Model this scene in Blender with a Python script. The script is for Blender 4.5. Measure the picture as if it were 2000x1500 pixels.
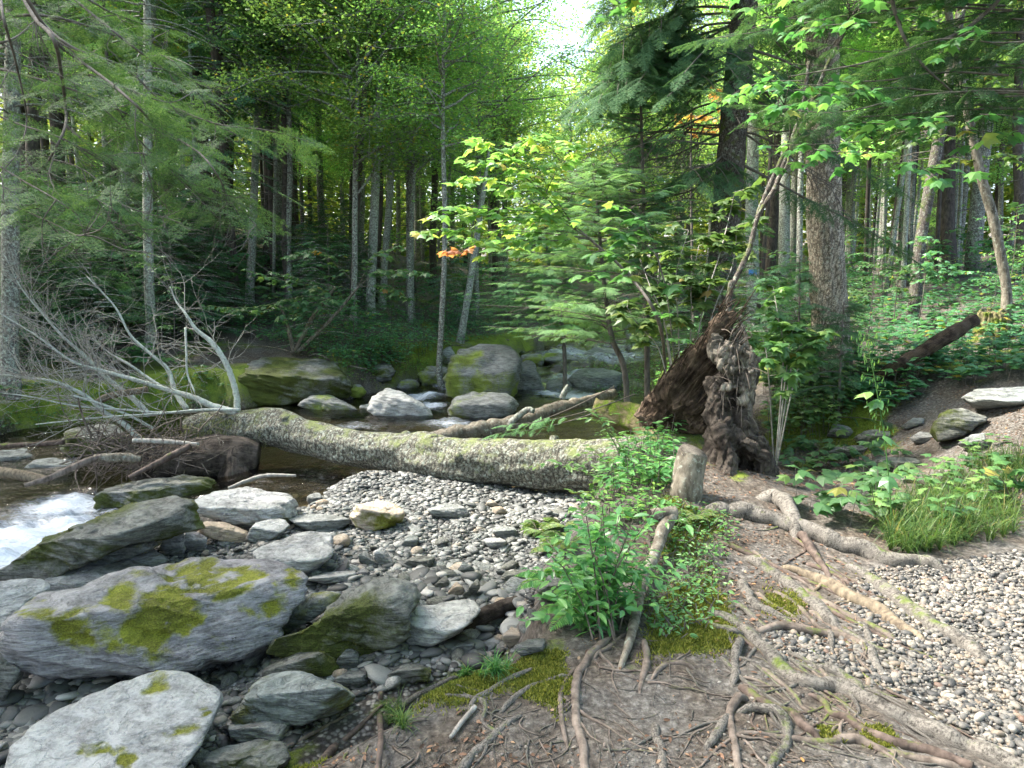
import bpy, math, random
import numpy as np
from mathutils import Vector, Matrix
C = bpy.context; D = bpy.data
for o in list(D.objects): D.objects.remove(o)
SC = C.scene; COL = SC.collection

# ------------------------------------------------------------------ camera, light, exposure
FPX = 1384.0; PITCH = math.radians(8.0); EYE = 1.6
cam = D.cameras.new('camera'); camo = D.objects.new('camera', cam); COL.objects.link(camo)
cam.sensor_width = 36; cam.lens = 36*FPX/2000; cam.clip_start = .05; cam.clip_end = 600
camo.location = (0, 0, EYE); camo.rotation_euler = (math.pi/2-PITCH, 0, 0)
SC.camera = camo
SUN_EL, SUN_AZ = math.radians(50), math.radians(-70)      # azimuth clockwise from +Y
W = D.worlds.new('World'); SC.world = W; W.use_nodes = True
nt = W.node_tree; bg = nt.nodes['Background']; sky = nt.nodes.new('ShaderNodeTexSky')
sky.sky_type = 'NISHITA'; sky.sun_disc = False; sky.sun_elevation = SUN_EL; sky.sun_rotation = SUN_AZ
sky.air_density = 1.0; sky.dust_density = 4.0; sky.ozone_density = .5
nt.links.new(sky.outputs[0], bg.inputs[0]); bg.inputs[1].default_value = 0.15
sl = D.lights.new('sun', 'SUN'); so = D.objects.new('sun', sl); COL.objects.link(so)
sl.energy = 3.6; sl.angle = math.radians(8); sl.color = (1, .95, .86)
sv = Vector((math.sin(SUN_AZ)*math.cos(SUN_EL), math.cos(SUN_AZ)*math.cos(SUN_EL), math.sin(SUN_EL)))
so.rotation_euler = sv.to_track_quat('Z', 'Y').to_euler()
SC.view_settings.view_transform = 'Standard'; SC.view_settings.look = 'None'
SC.view_settings.exposure = 2.32; SC.view_settings.gamma = 1
SC.render.engine = 'CYCLES'
cy = SC.cycles; cy.max_bounces = 8; cy.diffuse_bounces = 4; cy.transmission_bounces = 4; cy.transparent_max_bounces = 8
cy.glossy_bounces = 2

# ------------------------------------------------------------------ numpy helpers
RNG = np.random.default_rng(7)
def _h(ix, iy, iz, s):
    n = (ix.astype(np.int64)*374761393 + iy.astype(np.int64)*668265263 + iz.astype(np.int64)*2147483647 + s*974634777) & 0xffffffff
    n = ((n ^ (n >> 13))*1274126177) & 0xffffffff
    n = ((n ^ (n >> 16))*2246822519) & 0xffffffff
    return ((n ^ (n >> 15)) & 0xffffff)/float(0xffffff)*2-1
def vn(p, s=0):
    p = np.asarray(p, float); i = np.floor(p); f = p-i; f = f*f*(3-2*f); i = i.astype(np.int64)
    x, y, z = i[..., 0], i[..., 1], i[..., 2]; fx, fy, fz = f[..., 0], f[..., 1], f[..., 2]
    def L(a, b, t): return a+(b-a)*t
    c = [_h(x+a, y+b, z+d, s) for d in (0, 1) for b in (0, 1) for a in (0, 1)]
    return L(L(L(c[0], c[1], fx), L(c[2], c[3], fx), fy), L(L(c[4], c[5], fx), L(c[6], c[7], fx), fy), fz)
def fbm(p, oct=4, s=0, gain=.5):
    p = np.asarray(p, float); a = 1; r = 0
    for k in range(oct):
        r = r+a*vn(p*2**k+k*17.3, s+k); a *= gain
    return r
def p3(x, y, z=0.): x = np.asarray(x, float); return np.stack([x, np.asarray(y, float)+0*x, z+0*x], -1)
def sst(a, b, x): t = np.clip((x-a)/(b-a), 0, 1); return t*t*(3-2*t)
def unit(v): v = np.asarray(v, float); return v/(np.linalg.norm(v, axis=-1, keepdims=True)+1e-12)
CR = np.array([1., 0, 0]); CF = np.array([0, math.cos(PITCH), -math.sin(PITCH)]); CU = np.array([0, math.sin(PITCH), math.cos(PITCH)])
CAM = np.array([0, 0, EYE])
def rays(u, v): return CF+CR*((u-1000)/FPX)+CU*((750-v)/FPX)
def P(u, v, t): return CAM+rays(u, v)*t
def proj(p):
    q = np.asarray(p)-CAM; t = q@CF; t = np.where(t < .05, .05, t)
    return 1000+FPX*(q@CR)/t, 750-FPX*(q@CU)/t, t
def inpoly(x, y, poly):
    poly = np.asarray(poly, float); r = np.zeros(np.shape(x), bool); n = len(poly)
    for i in range(n):
        (x0, y0), (x1, y1) = poly[i], poly[(i+1) % n]
        c = (y0 > y) != (y1 > y)
        r ^= c & (x < (x1-x0)*(y-y0)/((y1-y0) if y1 != y0 else 1e-9)+x0)
    return r
def sdpoly(x, y, poly):                                    # positive inside
    poly = np.asarray(poly, float); d = np.full(np.shape(x), 1e9); n = len(poly)
    for i in range(n):
        a, b = poly[i], poly[(i+1) % n]; e = b-a
        t = np.clip(((x-a[0])*e[0]+(y-a[1])*e[1])/(e@e), 0, 1)
        d = np.minimum(d, np.hypot(x-a[0]-t*e[0], y-a[1]-t*e[1]))
    return np.where(inpoly(x, y, poly), d, -d)
def planept(u, v, z): r = rays(u, v); t = (z-EYE)/r[2]; return (CAM+r*t)[:2]

# ------------------------------------------------------------------ terrain
CHAN = [(-.95, .5), (-.95, 2.1), (-.8, 2.32), (-.2, 2.7), (.1, 2.83), (.12, 3.8), (.72, 5.4), (1.3, 6.6), (1.9, 8.6), (2.3, 11), (3.3, 15), (5, 19), (8, 25), (13, 34),
        (10, 36), (4, 26), (1, 21), (-.8, 18.2), (-2.2, 16), (-3.2, 14.1), (-5.3, 12.9), (-8, 10.8), (-13, 9.8), (-30, 9), (-30, .5)]
BAR = [planept(u, v, -.52) for u, v in [(650, 925), (760, 918), (1000, 940), (1200, 960), (1200, 1010), (1100, 1120), (1080, 1190), (1100, 1300), (700, 1480), (450, 1600), (-200, 1700), (-500, 1500), (-420, 1240), (-60, 1140), (130, 1060), (330, 1005), (420, 985), (600, 975)]]
CTRL = np.array([(0, 0, 0), (-1, 2, 0), (0, 2.5, 0), (2, 1.5, 0), (4, 2, 0), (2, 4, 0), (3.2, 4, .0), (1, 4, .02), (1.7, 5.3, .1), (1.5, 6.7, 0), (2.9, 6.6, -.25), (4., 7.9, -.25),
    (4.9, 6.7, .45), (4.4, 9.4, .33), (3.2, 9.6, .0), (9.3, 14, 1.25), (12.6, 20, 2.0), (6.5, 5, .45), (2.6, 10, 0), (3.2, 13, .1), (5.5, 17, .3), (8, 25, 1), (20, 40, 3), (3, 40, 1.5),
    (-8, 12.5, .1), (-5.5, 14.4, .2), (-3.4, 16, .25), (-1, 20, .3), (2, 25, .6), (-10, 20, 1.8), (-6, 21, 1.7), (-2, 26, 1.6), (-8, 30, 3.4), (-20, 20, 2.8), (-20, 40, 5), (-30, 12, 2), (0, 60, 3.5),
    (20, 0, 1.5), (-5, 0, 0), (40, 40, 5), (-40, 60, 7), (40, 0, 3), (4, 5.3, .05), (7, 9, .75), (0, -20, 0), (-30, -10, 0), (40, 80, 7), (-60, 20, 6), (0, 90, 4.5), (6, 11, .6), (15, 14, 2.2)], float)
def _k(d2): return np.sqrt(d2+1.0)
_A = _k(((CTRL[:, None, :2]-CTRL[None, :, :2])**2).sum(-1)); _Wt = np.linalg.solve(_A, CTRL[:, 2])
def bank(x, y):
    r = 0
    for k in range(len(CTRL)): r = r+_Wt[k]*_k((x-CTRL[k, 0])**2+(y-CTRL[k, 1])**2)
    return r
def waterlevel(x, y):
    w = -.62+.34*sst(14.3, 19, y)+.35*sst(19, 26, y)+.9*sst(26, 60, y)
    return w-.25*sst(-2.9, -4.4, x)*sst(11, 9, y)-.1*sst(-5, -9, x)*sst(11, 9, y)
def Hb(x, y):
    x = np.asarray(x, float); y = np.asarray(y, float)
    b = bank(x, y)
    b = b+.08*np.exp(-((x-1.55)**2+(y-5.15)**2)/.55)+.12*np.exp(-((x-.9)**2+(y-4.4)**2)/.18)+.42*np.exp(-((x-1.65)**2+(y-6.6)**2)/.26)
    b = b+.05*fbm(p3(x*.9, y*.9), 3, 5)*sst(3, 9, np.hypot(x, y))+.35*fbm(p3(x*.25, y*.25), 3, 9)*sst(12, 30, y)
    w = waterlevel(x, y)
    sb = sdpoly(x, y, BAR)
    bed = w-.12+.07*fbm(p3(x*1.3, y*1.3), 3, 3)+(.2+.03*vn(p3(x*1.5, y*1.5), 4))*sst(-.35, .35, sb)
    sd = sdpoly(x, y, CHAN)+.16*vn(p3(x*1.8, y*1.8), 8)+.06*vn(p3(x*5, y*5), 18)
    s = sst(-.12, .32, sd)
    return b*(1-s)+bed*s
def Hd(x, y):
    near = sst(14, 5, np.hypot(x, y))
    return (.016*fbm(p3(x*6, y*6), 3, 21)+.007*vn(p3(x*28, y*28), 31))*near+.03*fbm(p3(x*2.2, y*2.2), 3, 41)*sst(5, 9, np.hypot(x, y))
def H(x, y): return Hb(x, y)+Hd(x, y)
_ts = np.concatenate([np.linspace(1.6, 12, 300), np.linspace(12.1, 70, 260)])
def G(u, v, dz=0.):
    r = rays(u, v); q = CAM+_ts[:, None]*r; h = q[:, 2]-H(q[:, 0], q[:, 1])-dz
    k = np.where(h < 0)[0]
    if len(k) == 0: return CAM+70*r
    k = max(k[0], 1); a, b = h[k-1], h[k]; t = _ts[k-1]+(_ts[k]-_ts[k-1])*a/(a-b)
    return CAM+t*r
def dep(p): return float((np.asarray(p)-CAM)@CF)

# ------------------------------------------------------------------ mesh accumulation
class Acc:
    def __init__(s): s.v = []; s.t = []; s.q = []; s.n = 0; s.a = []; s.tm = []; s.qm = []
    def add(s, v, t=None, q=None, a=None, m=0):
        v = np.asarray(v, float).reshape(-1, 3)
        s.v.append(v); s.a.append(np.zeros((len(v), 3)) if a is None else np.asarray(a, float).reshape(-1, 3))
        if t is not None and len(t): t = np.asarray(t).reshape(-1, 3); s.t.append(t+s.n); s.tm.append(np.full(len(t), m))
        if q is not None and len(q): q = np.asarray(q).reshape(-1, 4); s.q.append(q+s.n); s.qm.append(np.full(len(q), m))
        s.n += len(v)
    def mesh(s, name, mats, smooth=True, origin=None):
        me = D.meshes.new(name); v = np.concatenate(s.v)
        if origin is not None: v = v-np.asarray(origin)
        t = np.concatenate(s.t) if s.t else np.zeros((0, 3), int); q = np.concatenate(s.q) if s.q else np.zeros((0, 4), int)
        loops = np.concatenate([t.ravel(), q.ravel()]).astype(np.int32)
        ls = np.concatenate([np.arange(len(t))*3, len(t)*3+np.arange(len(q))*4]).astype(np.int32)
        me.vertices.add(len(v)); me.vertices.foreach_set('co', v.astype(np.float32).ravel())
        me.loops.add(len(loops)); me.loops.foreach_set('vertex_index', loops)
        me.polygons.add(len(ls)); me.polygons.foreach_set('loop_start', ls)
        me.polygons.foreach_set('use_smooth', np.full(len(ls), smooth))
        if not isinstance(mats, (list, tuple)): mats = [mats]
        for m in mats: me.materials.append(m)
        mi = np.concatenate([np.zeros(0, int)]+s.tm+s.qm).astype(np.int32)
        me.polygons.foreach_set('material_index', mi)
        at = me.attributes.new('tuv', 'FLOAT_VECTOR', 'POINT'); at.data.foreach_set('vector', np.concatenate(s.a).astype(np.float32).ravel())
        me.update(calc_edges=True)
        return me
def obj(name, me, parent=None, **kw):
    if isinstance(me, Acc): me = me.mesh(name, kw.pop('mat'), kw.pop('smooth', True), kw.pop('origin', None))
    o = D.objects.new(name, me); COL.objects.link(o)
    if parent is not None: o.parent = parent
    return o
def tag(o, label=None, cat=None, group=None, kind=None):
    if label: o['label'] = label
    if cat: o['category'] = cat
    if group: o['group'] = group
    if kind: o['kind'] = kind
    return o
def empty(name, loc, label=None, cat=None, group=None, rz=0):
    o = D.objects.new(name, None); COL.objects.link(o); o.location = [float(q) for q in loc]; o.rotation_euler = (0, 0, rz); o.empty_display_size = .1
    return tag(o, label, cat, group)

def catmull(pts, n):
    p = np.asarray(pts, float)
    if len(p) == 2: return p[0]+(p[1]-p[0])*np.linspace(0, 1, n)[:, None]
    p = np.vstack([2*p[0]-p[1], p, 2*p[-1]-p[-2]]); s = np.linspace(0, len(p)-3-1e-6, n); i = s.astype(int); f = (s-i)[:, None]
    a, b, c, d = p[i], p[i+1], p[i+2], p[i+3]
    return .5*((2*b)+(c-a)*f+(2*a-5*b+4*c-d)*f*f+(3*b-a-3*c+d)*f**3)
def tube(acc, pts, rad, seg=8, n=None, amp=0., freq=3., seed=0, flat=1., cap=True, m=0, stretch=1., ell=None):
    """swept tube; amp = relative surface noise; tuv = (arc length m, angle, radius)"""
    pts = np.asarray(pts, float); rad = np.asarray(rad, float)*np.ones(len(pts))
    L = np.linalg.norm(np.diff(pts, axis=0), axis=1).sum()
    if n is None: n = max(len(pts)*3, 4)
    c = catmull(np.column_stack([pts, rad]), n); p = c[:, :3]; r = np.maximum(c[:, 3], 1e-4)
    T = unit(np.gradient(p, axis=0)); N = np.zeros_like(p)
    up = np.array([0, 0, 1.]) if abs(T[0, 2]) < .9 else np.array([1., 0, 0])
    x = unit(np.cross(T[0], up))
    for i in range(n):
        x = x-T[i]*(x@T[i]); x = x/(np.linalg.norm(x)+1e-12); N[i] = x
    B = np.cross(T, N); th = np.linspace(0, 2*math.pi, seg, endpoint=False)
    dirs = N[:, None]*np.cos(th)[None, :, None]+B[:, None]*np.sin(th)[None, :, None]
    s = np.concatenate([[0], np.cumsum(np.linalg.norm(np.diff(p, axis=0), axis=1))])
    rr = r[:, None]*np.ones(seg)
    if amp > 0:
        q = np.stack([np.cos(th)[None]*freq*.5*np.ones((n, 1)), np.sin(th)[None]*freq*.5*np.ones((n, 1)), (s/np.mean(r))[:, None]*freq*.3/stretch*np.ones(seg)], -1)
        rr = rr*(1+amp*fbm(q+seed*7.1, 3, seed))
    v = p[:, None]+dirs*rr[..., None]
    uv = np.stack([s[:, None]*np.ones(seg), th[None]*np.ones((n, 1)), r[:, None]*np.ones(seg)], -1)
    idx = np.arange(n*seg).reshape(n, seg)
    q = np.stack([idx[:-1], np.roll(idx[:-1], -1, 1), np.roll(idx[1:], -1, 1), idx[1:]], -1).reshape(-1, 4)
    v = v.reshape(-1, 3); uv = uv.reshape(-1, 3); t = []
    if cap:
        k = len(v); v = np.vstack([v, p[0], p[-1]]); uv = np.vstack([uv, [0, 0, r[0]], [s[-1], 0, r[-1]]])
        for j in range(seg): t += [(k, (j+1) % seg, j), (k+1, idx[-1, j], idx[-1, (j+1) % seg])]
    acc.add(v, t, q, uv, m)
    return p, T, r
def frames(dirv, nrm):
    d = unit(dirv); n = unit(np.asarray(nrm)-d*(np.asarray(nrm)*d).sum(-1, keepdims=True)); s = np.cross(n, d)
    return np.stack([s, d, n], -1)                            # columns: side(x), along(y), normal(z)
def scatter(acc, tv, tt, pos, R, sc, m=0):
    N = len(pos)
    if N == 0: return
    sc = np.asarray(sc, float)*np.ones(N)
    v = np.einsum('nij,kj->nki', R, tv)*sc[:, None, None]+np.asarray(pos)[:, None]
    k = len(tv); t = (np.asarray(tt)[None]+(np.arange(N)*k)[:, None, None]).reshape(-1, 3)
    acc.add(v.reshape(-1, 3), t, m=m)

# ------------------------------------------------------------------ templates (x side, y along, z normal)
def leaf_far():
    v = np.array([(0, 0, 0), (.32, .5, -.08), (0, 1, -.05), (-.32, .5, -.08)]); return v, np.array([(0, 1, 2), (0, 2, 3)])
def leaf_oval():
    v = np.array([(0, 0, 0), (.17, .22, .05), (.22, .5, .04), (.12, .8, -.03), (0, 1, -.12), (-.12, .8, -.03), (-.22, .5, .04), (-.17, .22, .05), (0, .5, -.02)])
    return v, np.array([(8, i, i+1) for i in range(7)]+[(8, 7, 0)])
def leaf_maple():
    o = [(0, .0), (.22, -.06), (.5, .1), (.38, .22), (.52, .5), (.3, .48), (.2, .62), (.12, .78), (0, 1.0), (-.12, .78), (-.2, .62), (-.3, .48), (-.52, .5), (-.38, .22), (-.5, .1), (-.22, -.06)]
    v = [(x, y, -.28*abs(x)-.16*y*y) for x, y in o]+[(0, .35, .02)]; k = len(o)
    return np.array(v), np.array([(k, i, (i+1) % k) for i in range(k)])
def leaf_goose():                                            # three pointed lobes, striped maple
    o = [(0, 0), (.28, .02), (.42, .3), (.5, .66), (.26, .58), (.1, .8), (0, 1.05), (-.1, .8), (-.26, .58), (-.5, .66), (-.42, .3), (-.28, .02)]
    v = [(x, y, -.3*abs(x)-.22*y*y) for x, y in o]+[(0, .4, .02)]; k = len(o)
    return np.array(v), np.array([(k, i, (i+1) % k) for i in range(k)])
def spray(nt, nn, nl, nw, seed, width=.34, sub=True):
    """flat needle spray of unit length: nt side twigs per side, nn needles per unit length"""
    r = np.random.default_rng(seed); V = []; T = []
    def line(a, d, L, drop):
        k = max(int(L*nn), 2); s = (np.arange(k)+.5)/k
        side = np.array([-d[1], d[0], 0])
        for sg in (-1, 1):
            b = a+d*(s*L)[:, None]; b[:, 2] -= drop*s*s*L
            ang = np.radians(58+r.uniform(-12, 12, k))
            dd = d*np.cos(ang)[:, None]+side*sg*np.sin(ang)[:, None]; dd[:, 2] += r.uniform(-.25, .2, k)
            ln = nl*r.uniform(.7, 1.1, k)*np.where(s > .9, .8, 1)
            w = d*nw*.5
            for i in range(k):
                n0 = len(V); V.extend([b[i]-w, b[i]+w, b[i]+dd[i]*ln[i]]); T.append((n0, n0+1, n0+2))
        n0 = len(V); e = a+d*L; e = e-np.array([0, 0, drop*L]); w = side*nw*.35
        V.extend([a-w, a+w, e+w*.4, e-w*.4]); T.extend([(n0, n0+1, n0+2), (n0, n0+2, n0+3)])
    line(np.zeros(3), np.array([0, 1., 0]), 1., .12)
    for i in range(nt):
        y = .06+.86*(i+.5)/nt
        for sg in (-1, 1):
            L = width*(1-y*.75)*r.uniform(.7, 1.15); an = math.radians(50+r.uniform(-8, 8))
            d = np.array([sg*math.sin(an), math.cos(an), -.05]); a = np.array([0, y+r.uniform(-.02, .02), -.12*y*y])
            line(a, d, L, .18)
            if sub and L > .16:
                for q in (.35, .65):
                    a2 = a+d*L*q
                    for s2 in (-1, 1):
                        an2 = an*sg+s2*.85; line(a2, np.array([math.sin(an2), math.cos(an2), -.05]), L*.38, .1)
    return np.array(V), np.array(T)
SPR_NEAR = [spray(6, 21, .062, .016, k, .36) for k in (1, 2, 3)]
SPR_MID = [spray(8, 24, .075, .03, k, .4, sub=False) for k in (4, 5)]
SPR_FAR = [spray(4, 9, .13, .06, k, .4, sub=False) for k in (6, 7)]
def sprays(acc, lib, pos, dirs, nrm, size, rng, m=0):
    k = rng.integers(0, len(lib), len(pos)); R = frames(dirs, nrm)
    for j in range(len(lib)):
        q = k == j; scatter(acc, lib[j][0], lib[j][1], pos[q], R[q], size[q], m)
# ------------------------------------------------------------------ materials
def newmat(name):
    m = D.materials.new(name); m.use_nodes = True; n = m.node_tree; n.nodes.clear()
    o = n.nodes.new('ShaderNodeOutputMaterial'); return m, n, o
def nd(n, t, **kw):
    x = n.nodes.new(t)
    for k, v in kw.items():
        if isinstance(k, str) and hasattr(x, k): setattr(x, k, v)
    return x
def lk(n, a, b): n.links.new(a, b)
def ramp(n, fac, stops, interp='LINEAR'):
    r = n.nodes.new('ShaderNodeValToRGB'); e = r.color_ramp.elements; r.color_ramp.interpolation = interp
    while len(e) < len(stops): e.new(.5)
    for i, (p, c) in enumerate(stops): e[i].position = p; e[i].color = (*c, 1) if len(c) == 3 else c
    if fac is not None: lk(n, fac, r.inputs[0])
    return r.outputs[0]
def noise(n, vec, scale, detail=4, rough=.55, dist=0.):
    x = n.nodes.new('ShaderNodeTexNoise'); x.inputs['Scale'].default_value = scale; x.inputs['Detail'].default_value = detail
    x.inputs['Roughness'].default_value = rough; x.inputs['Distortion'].default_value = dist
    if vec is not None: lk(n, vec, x.inputs['Vector'])
    return x.outputs[0]
def mathn(n, op, a, b=None, c=None, clamp=False):
    x = n.nodes.new('ShaderNodeMath'); x.operation = op; x.use_clamp = clamp
    for i, q in enumerate((a, b, c)):
        if q is None: continue
        if isinstance(q, (int, float)): x.inputs[i].default_value = q
        else: lk(n, q, x.inputs[i])
    return x.outputs[0]
def mixc(n, f, a, b, mode='MIX'):
    x = n.nodes.new('ShaderNodeMix'); x.data_type = 'RGBA'; x.blend_type = mode
    for i, q in ((0, f), (6, a), (7, b)):
        if isinstance(q, (int, float)): x.inputs[i].default_value = q
        elif isinstance(q, tuple): x.inputs[i].default_value = (*q, 1)
        else: lk(n, q, x.inputs[i])
    return x.outputs[2]
def mapping(n, vec, scale=(1, 1, 1), rot=(0, 0, 0)):
    x = n.nodes.new('ShaderNodeMapping'); x.inputs['Scale'].default_value = scale; x.inputs['Rotation'].default_value = rot; lk(n, vec, x.inputs[0]); return x.outputs[0]
def bump(n, h, strength=.5, dist=.01, normal=None):
    x = n.nodes.new('ShaderNodeBump'); x.inputs['Strength'].default_value = strength; x.inputs['Distance'].default_value = dist; lk(n, h, x.inputs['Height'])
    if normal is not None: lk(n, normal, x.inputs['Normal'])
    return x.outputs[0]
def attr(n, name): x = n.nodes.new('ShaderNodeAttribute'); x.attribute_name = name; return x
def pbsdf(n, out, col, rough=.8, nrm=None, spec=.3, coat=0.):
    b = n.nodes.new('ShaderNodeBsdfPrincipled')
    if isinstance(col, tuple): b.inputs['Base Color'].default_value = (*col, 1)
    else: lk(n, col, b.inputs['Base Color'])
    if isinstance(rough, (int, float)): b.inputs['Roughness'].default_value = rough
    else: lk(n, rough, b.inputs['Roughness'])
    b.inputs['Specular IOR Level'].default_value = spec
    if nrm is not None: lk(n, nrm, b.inputs['Normal'])
    if out is not None: lk(n, b.outputs[0], out.inputs[0])
    return b
def leafmat(name, stops, transl=.45, rough=.5, bright=1.6, spec=.35):
    m, n, o = newmat(name); g = nd(n, 'ShaderNodeNewGeometry')
    oi = nd(n, 'ShaderNodeObjectInfo')
    c = ramp(n, g.outputs['Random Per Island'], stops)
    hs = nd(n, 'ShaderNodeHueSaturation'); lk(n, c, hs.inputs['Color'])
    lk(n, mathn(n, 'MULTIPLY_ADD', oi.outputs['Random'], .05, .475), hs.inputs['Hue'])
    lk(n, mathn(n, 'MULTIPLY_ADD', oi.outputs['Random'], .5, .8), hs.inputs['Value'])
    c = hs.outputs[0]
    b = pbsdf(n, None, c, rough, None, spec)
    t = nd(n, 'ShaderNodeBsdfTranslucent'); mx = nd(n, 'ShaderNodeMixShader'); mx.inputs[0].default_value = transl
    c2 = mixc(n, 1., c, (bright, bright*1.0, bright*.6), 'MULTIPLY'); lk(n, c2, t.inputs[0])
    lk(n, b.outputs[0], mx.inputs[1]); lk(n, t.outputs[0], mx.inputs[2]); lk(n, mx.outputs[0], o.inputs[0]); return m
M = {}
M['beech'] = leafmat('beech_leaf', [(0, (.08, .16, .06)), (.5, (.13, .25, .085)), (.9, (.15, .25, .05)), (1, (.32, .27, .05))], .5, .42, 1.9)
M['canopy'] = leafmat('canopy_leaf', [(0, (.11, .22, .08)), (.6, (.19, .33, .11)), (1, (.3, .4, .13))], .55, .42, 2.1)
M['farleaf'] = leafmat('far_leaf', [(0, (.09, .17, .05)), (.6, (.17, .28, .07)), (1, (.34, .36, .1))], .6, .5, 2.2)
M['under'] = leafmat('understory_leaf', [(0, (.05, .14, .06)), (.7, (.09, .22, .09)), (.96, (.1, .2, .05)), (1, (.3, .2, .04))], .4, .45, 1.5)
M['maple'] = leafmat('maple_leaf', [(0, (.045, .115, .04)), (.6, (.085, .18, .055)), (.93, (.15, .25, .07)), (1, (.28, .22, .06))], .45, .45, 1.5)
M['yellow'] = leafmat('yellowing_leaf', [(0, (.11, .25, .08)), (.65, (.18, .33, .09)), (.95, (.32, .4, .1)), (1, (.42, .32, .08))], .5, .42, 1.6)
M['red'] = leafmat('red_leaf', [(0, (.26, .11, .05)), (.5, (.38, .2, .08)), (1, (.3, .25, .06))], .5, .45, 1.6)
M['shrub'] = leafmat('shrub_leaf', [(0, (.06, .15, .055)), (.6, (.11, .23, .075)), (1, (.19, .31, .09))], .4, .36, 1.6, .5)
M['fern'] = leafmat('fern_leaf', [(0, (.07, .17, .05)), (.7, (.13, .26, .06)), (1, (.2, .28, .06))], .4, .5, 1.5)
M['grass'] = leafmat('grass_blade', [(0, (.03, .09, .025)), (.6, (.07, .17, .045)), (.9, (.14, .24, .06)), (1, (.3, .26, .1))], .4, .4, 1.5)
M['hemlock'] = leafmat('hemlock_needle', [(0, (.055, .12, .055)), (.6, (.095, .19, .075)), (1, (.17, .28, .09))], .4, .5, 1.7, .2)
M['spruce'] = leafmat('spruce_needle', [(0, (.045, .11, .06)), (.6, (.075, .17, .085)), (1, (.12, .23, .1))], .35, .65, 1.4, .12)
M['fir'] = leafmat('fir_needle', [(0, (.085, .17, .085)), (.6, (.14, .26, .12)), (1, (.23, .35, .14))], .4, .6, 1.5, .15)
M['litter'] = leafmat('leaf_litter', [(0, (.06, .035, .02)), (.5, (.13, .075, .045)), (.85, (.22, .13, .08)), (.97, (.3, .22, .14)), (1, (.4, .2, .05))], .1, .7, 1.)

def bark(name, dark, light, moss=0., lichen=0., scale=1., bands=False, bumpd=.01, plates=False, mosscol=(.12, .17, .02)):
    m, n, o = newmat(name); tc = nd(n, 'ShaderNodeTexCoord').outputs['Object']
    a = attr(n, 'tuv').outputs['Vector']
    sep = nd(n, 'ShaderNodeSeparateXYZ'); lk(n, a, sep.inputs[0])
    f = noise(n, mapping(n, tc, (1, 1, .35)), 22*scale, 6, .65)
    if bands:                                                    # lenticels across the grain
        cx = nd(n, 'ShaderNodeCombineXYZ'); lk(n, sep.outputs[0], cx.inputs[0]); lk(n, mathn(n, 'SINE', sep.outputs[1]), cx.inputs[1]); lk(n, mathn(n, 'COSINE', sep.outputs[1]), cx.inputs[2])
        f = mathn(n, 'ADD', mathn(n, 'MULTIPLY', noise(n, mapping(n, cx.outputs[0], (70, 1.6, 1.6)), 1.6, 5, .7), .8), mathn(n, 'MULTIPLY', noise(n, tc, 14*scale, 5, .6), .25))
    if plates:
        vo = nd(n, 'ShaderNodeTexVoronoi', feature='DISTANCE_TO_EDGE'); vo.inputs['Scale'].default_value = 24*scale
        lk(n, mixc(n, .25, mapping(n, tc, (1, 1, .45)), mathn(n, 'MULTIPLY', noise(n, tc, 30), .6), 'ADD'), vo.inputs[0])
        f = mathn(n, 'ADD', mathn(n, 'MULTIPLY', mathn(n, 'MULTIPLY', vo.outputs[0], 3.5, clamp=True), .45), mathn(n, 'MULTIPLY', f, .55))
    c = ramp(n, f, [(.41 if bands else .33, dark), (.5, tuple((x+y)/2 for x, y in zip(dark, light))), (.6 if bands else .66, light)])
    big = noise(n, tc, 3.*scale, 4, .6); c = mixc(n, mathn(n, 'MULTIPLY', big, .7), c, mixc(n, 1., c, (.45, .42, .4), 'MULTIPLY'))
    nr = f
    geo = nd(n, 'ShaderNodeNewGeometry'); sn = nd(n, 'ShaderNodeSeparateXYZ'); lk(n, geo.outputs['Normal'], sn.inputs[0])
    if lichen:
        l = mathn(n, 'MULTIPLY_ADD', noise(n, tc, 26, 5, .75), 5, -2.9+lichen, clamp=True)
        c = mixc(n, l, c, ramp(n, noise(n, tc, 60, 2), [(.3, (.3, .36, .3)), (.7, (.52, .56, .48))]))
    if moss:
        k = mathn(n, 'MULTIPLY_ADD', noise(n, tc, 5, 7, .72), 7, -3.9+moss)
        k = mathn(n, 'MULTIPLY_ADD', sn.outputs[2], .9, k, clamp=True)
        mc = ramp(n, noise(n, tc, 60, 3), [(.3, tuple(q*.45 for q in mosscol)), (.7, mosscol)])
        c = mixc(n, k, c, mc); nr = mathn(n, 'ADD', f, mathn(n, 'MULTIPLY', k, noise(n, tc, 90, 3, .8)))
    pbsdf(n, o, c, .85, bump(n, nr, .9, bumpd), .25); return m
M['bark_spruce'] = bark('spruce_bark', (.05, .042, .038), (.19, .165, .145), moss=.1, lichen=.25, scale=1.2, plates=True)
M['bark_dark'] = bark('dark_bark', (.035, .03, .026), (.12, .1, .085))
M['bark_grey'] = bark('grey_bark', (.07, .066, .058), (.27, .26, .235), lichen=.75, bands=True, scale=.7)
M['bark_far'] = bark('distant_bark', (.05, .045, .04), (.22, .2, .18), lichen=.6, scale=.8)
M['bark_flaky'] = bark('flaky_bark', (.14, .115, .085), (.66, .58, .46), moss=.0, lichen=.2, scale=.9, plates=True, bumpd=.02)
M['bark_mossy'] = bark('mossy_bark', (.06, .05, .035), (.28, .25, .2), moss=.0, lichen=.15)
M['bark_log'] = bark('fallen_log_bark', (.045, .043, .035), (.24, .232, .188), moss=-.2, lichen=.35, scale=.8, bumpd=.015, plates=True, mosscol=(.22, .26, .1))
M['bark_white'] = bark('lichen_white_twig', (.2, .195, .18), (.56, .56, .53), lichen=.9, bumpd=.004)
M['twig'] = bark('dead_twig', (.18, .165, .145), (.44, .415, .38), lichen=.3, bumpd=.002)
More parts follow.
